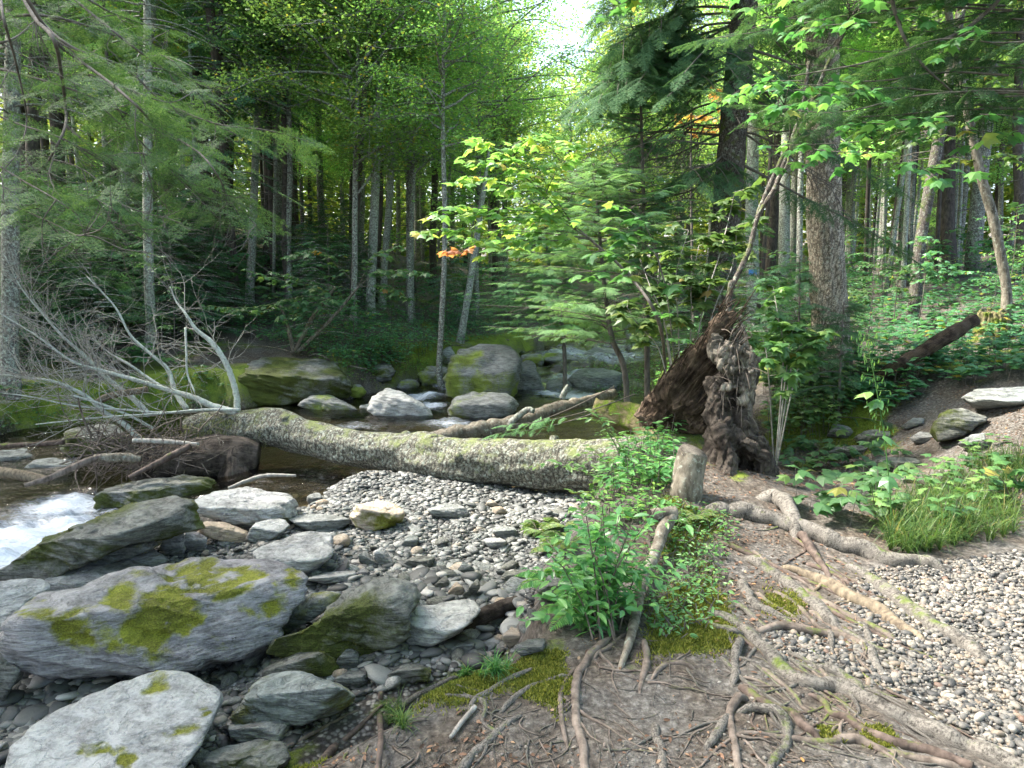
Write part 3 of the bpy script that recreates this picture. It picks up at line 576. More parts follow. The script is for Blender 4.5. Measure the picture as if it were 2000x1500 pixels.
ROCKS = [
 ([(182, 974), (208, 952), (248, 938), (340, 930), (400, 934), (432, 948), (427, 975), (384, 992), (320, 1000), (240, 1002), (208, 1008), (188, 996)], 'rock_dark', 'flat dark mossy boulder between white rapids and driftwood pile', .42, .6, .35, (-.1, -.3)),
 ([(374, 994), (388, 972), (432, 954), (480, 954), (516, 964), (556, 966), (572, 982), (566, 1012), (520, 1032), (480, 1031), (432, 1014), (392, 1008)], 'rock_pale', 'pale angular boulder on the gravel bar in front of the rapids', .18, .8, .5, (.1, -.35)),
 ([(-60, 1140), (0, 1112), (40, 1090), (100, 1048), (180, 1018), (240, 992), (320, 976), (376, 982), (396, 1016), (392, 1034), (340, 1044), (308, 1056), (240, 1064), (160, 1104), (100, 1132), (24, 1142), (-60, 1150)], 'rock_dark', 'long slanting mossy boulder edging the white rapids', .42, .5, .45, (-.35, -.35)),
 ([(104, 1126), (132, 1088), (180, 1060), (256, 1043), (300, 1048), (308, 1064), (280, 1078), (240, 1092), (200, 1107), (120, 1126)], 'rock_grey', 'grey wedge boulder with moss streaks beneath the long slanting one', .36, .6, .45, (-.3, -.35)),
 ([(312, 1066), (320, 1036), (340, 1028), (356, 1038), (361, 1074), (344, 1090), (326, 1092)], 'rock_pale', 'small pale upright stone standing on end between boulders', .02, .7, .3, (.1, -.2)),
 ([(388, 1032), (404, 1018), (440, 1022), (480, 1038), (487, 1056), (472, 1064), (432, 1056), (396, 1044)], 'rock_tan', 'brownish oblong stone lying under the pale angular boulder', .05, .7, .4, (.3, -.3)),
 ([(484, 1050), (500, 1020), (556, 1007), (563, 1028), (534, 1050), (504, 1062)], 'rock_pale', 'pale wedge stone right of the brownish oblong stone', .1, .7, .5, (.1, -.4)),
 ([(495, 1078), (548, 1056), (592, 1040), (644, 1036), (655, 1048), (638, 1088), (608, 1116), (580, 1114), (540, 1102), (498, 1092)], 'rock_pale', 'broad pale slab with flat top tilted toward the camera on gravel', .03, 1., .72, (.05, -.55)),
 ([(84, 1146), (96, 1128), (132, 1108), (192, 1095), (248, 1099), (286, 1110), (276, 1120), (224, 1134), (180, 1147), (152, 1156), (92, 1162)], 'rock_pale', 'smooth whitish slab leaning behind the big mossy boulder', .02, .8, .7, (0, -.5)),
 ([(-60, 1144), (24, 1127), (92, 1132), (90, 1156), (58, 1172), (38, 1196), (28, 1232), (0, 1272), (-60, 1300)], 'rock_pale', 'bright pale boulder cut by the left edge of the frame', .04, .8, .6, (.1, -.5)),
 ([(230, 1098), (256, 1076), (296, 1073), (328, 1094), (304, 1108), (256, 1106)], 'rock_pale', 'small pale flat stone wedged behind the big mossy boulder', .02, .8, .5, (0, -.4)),
 ([(-50, 1262), (10, 1270), (40, 1312), (26, 1342), (0, 1375), (-50, 1390)], 'rock_dark', 'dark mossy stone at the left edge under the bright boulder', .5, .8, .4, (0, -.3)),
 ([(524, 1234), (552, 1196), (580, 1168), (632, 1158), (663, 1162), (657, 1178), (620, 1202), (584, 1226), (544, 1250)], 'rock_grey', 'slanted grey rock with mossy lower side right of the big mossy boulder', .38, .6, .35, (-.4, -.4)),
 ([(510, 1278), (540, 1248), (592, 1232), (620, 1214), (660, 1172), (700, 1154), (740, 1135), (796, 1139), (808, 1164), (805, 1184), (782, 1206), (790, 1252), (740, 1270), (700, 1286), (620, 1284), (552, 1284)], 'rock_dark', 'big moss covered boulder in the middle of the stony bar', .52, .55, .35, (-.3, -.3)),
 ([(778, 1218), (787, 1194), (852, 1180), (912, 1167), (936, 1184), (934, 1198), (886, 1234), (844, 1258), (797, 1260)], 'rock_pale', 'pale greenish slab resting on the dark drift log', .12, .9, .66, (0, -.5)),
 ([(732, 1230), (754, 1208), (780, 1204), (794, 1240), (780, 1258), (744, 1254)], 'rock_grey', 'grey mottled stone tucked between mossy boulder and pale slab', .3, .8, .4, (0, -.3)),
 ([(516, 1312), (540, 1284), (580, 1269), (632, 1275), (662, 1300), (650, 1322), (580, 1328), (524, 1332)], 'rock_dark', 'rounded dark stone with green moss above the speckled mossy boulder', .46, .8, .35, (-.2, -.3)),
 ([(452, 1410), (480, 1370), (512, 1326), (556, 1306), (616, 1330), (660, 1343), (686, 1360), (655, 1390), (580, 1410), (524, 1420), (470, 1425)], 'rock_grey', 'grey boulder with dark moss patches beside the bright mossy bank', .44, .7, .45, (-.1, -.4)),
 ([(440, 1414), (470, 1402), (568, 1418), (554, 1448), (480, 1452), (445, 1440)], 'rock_pale', 'low bluish pale stone at the foot of the patchy mossy boulder', .1, .8, .4, (0, -.4)),
 ([(400, 1495), (420, 1460), (480, 1448), (560, 1455), (575, 1480), (500, 1530), (400, 1540)], 'rock_dark', 'mossy stone at the bottom edge beside the bright mossy bank', .5, .8, .4, (0, -.4)),
 ([(690, 1010), (700, 988), (740, 977), (784, 982), (789, 1008), (772, 1024), (724, 1037), (700, 1026)], 'rock_tan', 'blocky tan stone capped with bright moss alone on the gravel bar', .5, .9, .4, (.2, -.3)),
 ([(566, 1014), (580, 1004), (640, 1003), (686, 1016), (662, 1034), (600, 1036)], 'rock_grey', 'flat blue grey slab left of the moss capped block', .08, 1., .5, (0, -.4)),
 ([(832, 994), (870, 983), (900, 986), (915, 1000), (908, 1012), (850, 1008)], 'rock_grey', 'low grey stone with moss on its right end in mid gravel', .34, .8, .4, (0, -.3)),
 ([(776, 1070), (800, 1045), (816, 1050), (813, 1072)], 'rock_grey', 'small pointed grey stone on the gravel bar', .05, .8, .4, (0, -.3)),
 ([(786, 1102), (812, 1084), (847, 1088), (845, 1106), (804, 1114)], 'rock_dark', 'dark smooth oval stone on the gravel above the mossy boulder', .05, .8, .4, (0, -.3)),
 ([(945, 991), (958, 975), (970, 984), (966, 996)], 'rock_tan', 'small pinkish stone on fine gravel near the log', 0., .8, .4, (0, -.3)),
 ([(592, 1132), (640, 1117), (692, 1115), (697, 1132), (640, 1140)], 'rock_pale', 'thin whitish flagstone lying right of the big mossy boulder tip', .05, .9, .5, (0, -.4)),
 ([(979, 1246), (1000, 1224), (1021, 1246), (996, 1266)], 'rock_tan', 'light tan pointed stone by the end of the dark drift log', 0., .9, .4, (0, -.3)),
 ([(1006, 1264), (1030, 1249), (1064, 1247), (1058, 1270), (1020, 1280)], 'rock_grey', 'greenish flat stone right of the tan pointed stone', .12, .9, .5, (0, -.4)),
 ([(659, 1294), (680, 1267), (699, 1279), (697, 1302), (672, 1310)], 'rock_grey', 'round brownish grey stone below the middle mossy boulder', 0., .9, .3, (0, -.3)),
 ([(652, 1326), (680, 1309), (715, 1311), (718, 1334), (690, 1346), (660, 1338)], 'rock_grey', 'rounded stone at the lower end of the dark drift log', .15, .9, .4, (0, -.3)),
 ([(758, 1318), (800, 1295), (837, 1307), (834, 1330), (772, 1338)], 'rock_dark', 'dark speckled mossy stone under the drift log at bank foot', .3, .8, .35, (0, -.3)),
 ([(879, 1270), (900, 1253), (927, 1255), (921, 1274), (892, 1280)], 'rock_grey', 'small dark stone with lit top right of the drift log', .02, .8, .35, (0, -.3)),
 ([(850, 1142), (872, 1123), (879, 1140), (868, 1154)], 'rock_dark', 'small dark brown stone with sharp top on gravel', 0., .9, .35, (0, -.3)),
 ([(875, 1158), (892, 1135), (907, 1152), (900, 1168)], 'rock_tan', 'small yellowish stone right of the dark brown one', .1, .9, .35, (0, -.3)),
 ([(905, 1162), (934, 1127), (937, 1148), (924, 1174)], 'rock_dark', 'dark tilted shard pointing up near the puddle', 0., .8, .35, (0, -.2)),
 ([(893, 1114), (908, 1095), (927, 1112), (912, 1126)], 'rock_grey', 'small greenish round stone on dark gravel', .02, .9, .35, (0, -.3)),
 ([(729, 1078), (748, 1069), (769, 1096), (756, 1108), (735, 1097)], 'rock_pale', 'pale greenish stone slanting right in mid gravel bar', .1, .8, .4, (.3, -.3)),
 ([(699, 1082), (716, 1077), (737, 1096), (724, 1108), (704, 1102)], 'rock_grey', 'pale grey stone touching the greenish slanting stone', 0., .8, .4, (.2, -.3)),
 ([(695, 1120), (712, 1107), (723, 1120), (708, 1133)], 'rock_pale', 'small round whitish stone above the middle mossy boulder', 0., .9, .4, (0, -.3)),
 ([(614, 1112), (632, 1099), (657, 1101), (653, 1116), (628, 1119)], 'rock_grey', 'small brownish stone below the broad pale slab', 0., .9, .4, (0, -.3)),
 ([(600, 968), (622, 962), (630, 975), (622, 986), (602, 982)], 'rock_grey', 'small rounded grey stone where the gravel meets the pool', 0., .9, .4, (0, -.3)),
 ([(1066, 1176), (1048, 1150), (1076, 1122), (1110, 1140), (1100, 1172)], 'rock_dark', 'dark stone half buried under the leafy bank', .2, .8, .4, (0, -.3)),
 ([(355, 1070), (362, 1042), (384, 1036), (404, 1052), (400, 1074), (372, 1080)], 'rock_pale', 'bluish grey stone right of the upright pale stone', .02, .8, .4, (0, -.3)),
 ([(975, 1130), (990, 1116), (1030, 1112), (1040, 1126), (1000, 1140)], 'rock_dark', 'wet dark slate piece at the edge of the small puddle', 0., .8, .4, (0, -.3)),
 ([(944, 1056), (960, 1048), (990, 1056), (986, 1074), (955, 1070)], 'rock_pale', 'pale oblong stone left of the small puddle', .02, .8, .4, (0, -.3)),
 ([(960, 1036), (975, 1026), (1005, 1030), (1008, 1048), (980, 1052)], 'rock_grey', 'grey hump stone above the small puddle', .15, .8, .4, (0, -.3)),
 # upstream
 ([(865, 776), (872, 738), (893, 696), (921, 670), (957, 661), (993, 674), (1022, 696), (1020, 717), (1005, 738), (993, 772), (965, 786), (912, 788), (873, 788)], 'rock_far', 'giant moss topped boulder standing in the stream upstream of the log', .5, .8, .55, (-.2, -.5)),
 ([(996, 748), (1016, 710), (1038, 702), (1057, 745), (1066, 768), (1000, 772)], 'rock_grey', 'grey leaning rock against the right side of the giant boulder', .08, .8, .4, (.3, -.2)),
 ([(876, 799), (895, 776), (930, 761), (983, 768), (1010, 790), (994, 810), (947, 824), (905, 826), (881, 812)], 'rock_far', 'rugged mossy rock in the water in front of the giant boulder', .5, .8, .45, (0, -.35)),
 ([(721, 803), (727, 780), (760, 761), (790, 773), (852, 809), (846, 819), (755, 822)], 'rock_pale', 'pale pyramid shaped rock rising from the pool behind the log', .1, .7, .35, (.4, -.3)),
 ([(583, 792), (602, 772), (648, 776), (702, 802), (714, 814), (630, 811)], 'rock_far', 'long low mossy rock at the left of the pool behind the log', .34, .6, .35, (.2, -.3)),
 ([(700, 806), (706, 792), (722, 788), (728, 802), (718, 814)], 'rock_grey', 'small rock touching the pale pyramid rock', .05, .8, .35, (0, -.3)),
 ([(815, 730), (853, 709), (878, 724), (868, 747), (825, 756)], 'rock_far', 'mossy green ledge rock left of the giant boulder', .6, .8, .5, (0, -.3)),
 ([(858, 692), (880, 675), (894, 700), (870, 712)], 'rock_grey', 'grey fin of rock above the mossy ledge', .2, .7, .4, (0, -.3)),
 ([(450, 792), (468, 735), (520, 697), (600, 694), (650, 712), (692, 757), (682, 775), (600, 786)], 'rock_dark', 'wide mossy outcrop on the far bank left of the pool', .7, .6, .45, (.1, -.4)),
 ([(668, 774), (676, 752), (704, 748), (716, 766), (700, 778)], 'rock_far', 'small mossy rock right of the wide outcrop', .6, .8, .4, (0, -.3)),
 ([(776, 758), (782, 742), (806, 738), (820, 750), (810, 764), (786, 766)], 'rock_far', 'round mossy stone at the water under the ledge rock', .45, .8, .4, (0, -.3)),
 ([(716, 736), (730, 712), (752, 706), (770, 724), (762, 742), (730, 748)], 'rock_dark', 'dark mossy boulder in the shady bank behind the pool', .45, .8, .4, (0, -.3)),
 ([(1016, 720), (1020, 694), (1050, 688), (1062, 700), (1058, 716)], 'rock_far', 'mossy rock behind the giant boulder on its right', .55, .8, .4, (0, -.3)),
 ([(1068, 760), (1072, 744), (1100, 740), (1116, 752), (1112, 768), (1088, 772)], 'rock_grey', 'wet dark rock splitting the small cascade', 0., .8, .4, (0, -.3)),
 ([(1108, 745), (1130, 722), (1180, 716), (1212, 730), (1206, 758), (1150, 766)], 'rock_grey', 'broad wet rock in the cascade behind the young spruce', .05, .9, .5, (-.1, -.4)),
 ([(1048, 700), (1070, 688), (1120, 692), (1128, 706), (1090, 716)], 'rock_far', 'mossy ledge across the stream above the cascade', .5, .8, .5, (0, -.3)),
 ([(1140, 694), (1160, 678), (1200, 682), (1210, 698), (1170, 706)], 'rock_grey', 'flat rock in the upper riffle under spruce boughs', .1, .8, .5, (0, -.3)),
 ([(1060, 690), (1080, 672), (1112, 674), (1118, 690)], 'rock_far', 'rounded mossy rock farthest upstream', .4, .8, .5, (0, -.3)),
 ([(119, 880), (133, 846), (168, 829), (210, 825), (246, 850), (242, 870), (196, 897), (140, 901)], 'rock_dark', 'round boulder thick with green moss behind the driftwood pile', .6, .8, .4, (0, -.3)),
 ([(43, 918), (68, 895), (105, 893), (148, 906), (154, 920), (105, 934)], 'rock_grey', 'speckled grey boulder at the left above the rapids', .1, .8, .4, (0, -.3)),
 ([(-30, 892), (0, 882), (40, 874), (68, 892), (60, 912), (0, 920), (-30, 920)], 'rock_grey', 'dark greenish rock at the left edge above the rapids', .25, .8, .4, (0, -.3)),
 ([(10, 866), (26, 852), (52, 856), (60, 872), (30, 876)], 'rock_grey', 'low grey rock at the far left water edge', .2, .8, .4, (0, -.3)),
 # right bank
 ([(1886, 776), (1916, 761), (2030, 752), (2030, 784), (1937, 796), (1909, 794)], 'rock_grey', 'flat grey stone slab step on the right hillside', .05, 1.4, .75, (0, -.3)),
 ([(1820, 838), (1846, 808), (1895, 796), (1931, 804), (1927, 816), (1878, 852), (1832, 862)], 'rock_dark', 'mossy boulder half sunk below the stone slab step', .45, .8, .4, (.2, -.4)),
 ([(1616, 852), (1629, 829), (1650, 829), (1665, 843), (1650, 856)], 'rock_grey', 'small rounded stone beside the mossy gully', .1, .8, .4, (0, -.3)),
 ([(1606, 888), (1636, 873), (1697, 870), (1680, 890), (1632, 894)], 'rock_dark', 'flat stone lying in the dark gully', .2, .8, .4, (0, -.3)),
 ([(1872, 866), (1895, 849), (1924, 844), (1925, 872), (1895, 883)], 'rock_grey', 'bluish streaked stone above the grass tuft', .02, .8, .5, (0, -.4)),
 ([(1669, 855), (1702, 838), (1738, 842), (1735, 866), (1685, 869)], 'rock_dark', 'brown grey stone in the middle of the gully', .15, .8, .4, (0, -.3)),
 ([(1762, 832), (1785, 817), (1805, 816), (1800, 830), (1770, 838)], 'rock_grey', 'flat grey paver stone on bare soil by the gully', 0., .9, .6, (0, -.3)),
 ([(1776, 856), (1800, 842), (1824, 846), (1822, 862), (1790, 866)], 'rock_pale', 'pale low stone left of the half sunk mossy boulder', 0., .9, .5, (0, -.3)),
 ([(1690, 910), (1720, 892), (1790, 894), (1800, 912), (1740, 924)], 'rock_dark', 'dark wet stone behind the leafy seedlings in the gully', .1, .8, .4, (0, -.3)),
]
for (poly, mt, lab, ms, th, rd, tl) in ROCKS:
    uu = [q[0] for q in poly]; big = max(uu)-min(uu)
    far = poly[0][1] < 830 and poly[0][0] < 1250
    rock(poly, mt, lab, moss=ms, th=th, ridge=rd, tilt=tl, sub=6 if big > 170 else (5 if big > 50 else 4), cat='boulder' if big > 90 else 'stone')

# loose stones, each its own object (copies of nine shapes)
def stone_proto(seed, flat):
    rg = np.random.default_rng(seed); d, f = ico(3); rs = []
    for k in range(11):
        n_ = unit(rg.normal(size=3)); rs.append(rg.uniform(.55, .95)/np.maximum(d@n_, 1e-6))
    rs.append(np.full(len(d), 1.1)); rs = np.array(rs); r = ((np.clip(rs, 1e-4, 50)**-9.).sum(0))**(-1/9.)
    v = d*r[:, None]*[1, rg.uniform(.55, .85), flat]; v += unit(v)*(.06*fbm(v*3+seed, 3, seed))[:, None]
    a = Acc(); wet = 1-sst(-.35, 0, v[:, 2]/flat); mo = np.clip(.28*fbm(v*2.5+seed, 3, seed+5)+.1, 0, 1); a.add(v*.5, f, a=np.stack([mo, wet, 0*wet], -1)); return a  # lower half of each stone darker and glossier
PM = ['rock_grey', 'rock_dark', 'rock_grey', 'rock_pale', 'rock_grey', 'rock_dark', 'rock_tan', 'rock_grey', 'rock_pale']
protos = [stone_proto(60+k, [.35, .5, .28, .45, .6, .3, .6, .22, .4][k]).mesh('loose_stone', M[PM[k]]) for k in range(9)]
rg = np.random.default_rng(11); placed = []
SLAB = {0: 'grey angular loose stone on the gravel bar', 1: 'dark loose stone on the gravel bar', 2: 'flat grey loose stone on the gravel bar', 3: 'pale loose stone on the gravel bar', 4: 'chunky grey loose stone on the gravel bar', 5: 'thin dark slate piece on the gravel bar', 6: 'small tan loose stone on the gravel bar', 7: 'very thin grey slate piece on the gravel bar', 8: 'small whitish loose stone on the gravel bar'}
tries = 0
BARPIX = [(600, 960), (760, 930), (1120, 960), (1110, 1010), (1000, 1100), (1050, 1180), (1040, 1260), (900, 1290), (780, 1340), (690, 1350), (480, 1350), (440, 1500), (360, 1500), (430, 1320), (500, 1270), (600, 1130), (660, 1040), (560, 1040), (480, 1080), (380, 1090), (300, 1080), (420, 1030)]
while len(placed) < 285 and tries < 6000:
    tries += 1; u, v = rg.uniform(300, 1130), rg.uniform(935, 1500)
    if not inpoly(np.array(u), np.array(v), BARPIX): continue
    p = G(u, v); s = float(np.clip(rg.lognormal(-2.3, .42), .06, .27))*((1.45 if u > 540 and v < 1340 else 1.15) if v > 1060 else .8)
    if any(np.hypot(p[0]-q[0], p[1]-q[1]) < .45*(s+q[2]) for q in placed): continue
    placed.append((p[0], p[1], s)); k = int(rg.integers(0, 9))
    o_ = obj('loose_stone', protos[k]); o_.location = (p[0], p[1], float(H(p[0], p[1]))+s*.1); o_.scale = (s, s, s)
    o_.rotation_euler = (rg.normal(0, .28), rg.normal(0, .28), rg.uniform(0, 6.28))
    tag(o_, SLAB[k], 'stone', SLAB[k].replace('stone', 'stones').replace('piece', 'pieces'))

# ------------------------------------------------------------------ gravel and pebbles (uncountable)
def pebbles(name, label, pts, size, mat, sub, flat, seed, cat='gravel'):
    rg = np.random.default_rng(seed); a = Acc(); d, f = ico(sub)
    for k in range(6):
        rs = np.array([rg.uniform(.6, 1)/np.maximum(d@unit(rg.normal(size=3)), 1e-6) for _ in range(9)]+[np.full(len(d), 1.05)]); r = ((np.clip(rs, 1e-3, 50)**-12.).sum(0))**(-1/12.)
        tv = d*r[:, None]*[1, rg.uniform(.6, .85), flat*rg.uniform(.8, 1.2)]*.5
        q = np.arange(len(pts)) % 6 == k; P_ = pts[q]; n = len(P_)
        yaw = rg.uniform(0, 6.28, n); nrm = np.stack([rg.normal(0, .28, n), rg.normal(0, .28, n), np.ones(n)], -1)
        scatter(a, tv, f, P_, frames(np.stack([np.cos(yaw), np.sin(yaw), 0*yaw], -1), nrm), size[q])
    o_ = obj(name, a, mat=M[mat]); tag(o_, label, cat, kind='stuff'); return o_
def scatter_region(n, box, poly, seed, cond=None):
    rg = np.random.default_rng(seed); x = rg.uniform(box[0], box[1], n); y = rg.uniform(box[2], box[3], n); z = H(x, y)
    u, v, t = proj(np.stack([x, y, z], -1)); k = inpoly(u, v, poly)
    if cond is not None: k &= cond(x, y, z)
    return np.stack([x, y, z], -1)[k], v[k]
PP = [(1630, 1170), (1700, 1110), (1840, 1095), (2200, 1040), (2500, 1900), (2100, 1530), (1860, 1425), (1720, 1350), (1600, 1325), (1480, 1270), (1500, 1225), (1600, 1240), (1700, 1260), (1660, 1210)]
pt_, _ = scatter_region(92000, (.8, 4.6, 1.6, 5.), PP, 3); pu_, pv_, _ = proj(pt_); pt_ = pt_[sdpoly(pu_, pv_, PP)+34*fbm(p3(pt_[:, 0]*5, pt_[:, 1]*5), 3, 44)+np.random.default_rng(2).normal(0, 16, len(pt_)) > 14]
rg = np.random.default_rng(5); sz = np.clip(rg.lognormal(-3.98, .42, len(pt_)), .007, .055); pt_[:, 2] += sz*.12
pebbles('path_pebbles', 'rounded mixed pebbles covering the footpath at right', pt_, sz, 'pebble', 2, .62, 1, 'pebbles')
BP = [(560, 900), (1260, 900), (1200, 1010), (1090, 1080), (1120, 1180), (1130, 1290), (900, 1310), (700, 1360), (400, 1600), (-100, 1600), (-60, 1300), (100, 1130), (300, 1050), (560, 1000)]
pt_, pv_ = scatter_region(90000, (-3.6, 1.6, 2.2, 8.6), BP, 4, lambda x, y, z: (sdpoly(x, y, CHAN) > .1) & (z > waterlevel(x, y)-.05))
rg = np.random.default_rng(6); sz = np.clip(rg.lognormal(-3.15, .5, len(pt_)), .014, .12); pt_[:, 2] += sz*.05
print('gravel', len(pt_))
pebbles('stream_gravel', 'flat grey slaty gravel filling the dry stream bar', pt_, sz, 'slate', 1, .3, 2)
pt_, _ = scatter_region(7000, (-3.6, 1.6, 2.2, 7.2), BP, 14, lambda x, y, z: (sdpoly(x, y, CHAN) > .1) & (z > waterlevel(x, y)-.05) & (fbm(p3(x*1.2, y*1.2), 3, 64) > -.25+.12*(y-4)))
rg = np.random.default_rng(16); sz = np.clip(rg.lognormal(-2.25, .42, len(pt_)), .05, .26)*np.where(pt_[:, 1] > 5, .7, 1); pt_[:, 2] += sz*.08; print('shards', len(pt_))
pebbles('slate_shards', 'flat slaty shards and cobbles packed over the stream bar', pt_, sz, 'slate', 2, .3, 7)
pt_, _ = scatter_region(30000, (-1.2, 3.2, 1.8, 6.), [(480, 1530), (720, 1370), (1080, 1300), (1200, 1180), (1400, 1130), (1640, 1240), (1700, 1400), (2000, 1530)], 8, lambda x, y, z: sdpoly(x, y, CHAN) < -.05)
k = fbm(p3(pt_[:, 0]*2, pt_[:, 1]*2), 3, 61) > -.05; pt_ = pt_[k][:9000]; rg = np.random.default_rng(9); sz = np.clip(rg.lognormal(-4.6, .5, len(pt_)), .004, .035)
pebbles('soil_grit', 'small grit and stones trodden into the bare soil', pt_, sz, 'pebble', 1, .5, 3)
def flakes(name, label, pts, size, mat, seed, tmpl=leaf_oval, tiltsd=.35, cat='leaf litter'):
    rg = np.random.default_rng(seed); n = len(pts); yaw = rg.uniform(0, 6.28, n)
    a = Acc(); tv, tt = tmpl(); scatter(a, tv, tt, pts, frames(np.stack([np.cos(yaw), np.sin(yaw), rg.normal(0, .15, n)], -1), np.stack([rg.normal(0, tiltsd, n), rg.normal(0, tiltsd, n), np.ones(n)], -1)), size)
    o_ = obj(name, a, mat=M[mat]); tag(o_, label, cat, kind='stuff')
pt_, _ = scatter_region(52000, (-1.2, 5.4, 1.8, 9.), [(480, 1530), (720, 1370), (1080, 1300), (1200, 1180), (1250, 950), (1500, 700), (2100, 600), (2100, 1000), (1760, 1110), (1700, 1260), (2050, 1530)], 18, lambda x, y, z: sdpoly(x, y, CHAN) < -.05)
pu_, pv_, _ = proj(pt_); k = fbm(p3(pt_[:, 0]*1.5, pt_[:, 1]*1.5), 3, 71)+RNG.normal(0, .3, len(pt_)) > .05; pt_ = pt_[k]; pt_[:, 2] += .006
flakes('leaf_litter', 'brown dead leaf flakes scattered over the soil bank', pt_, np.random.default_rng(3).uniform(.01, .032, len(pt_)), 'litter', 4, tiltsd=.5)

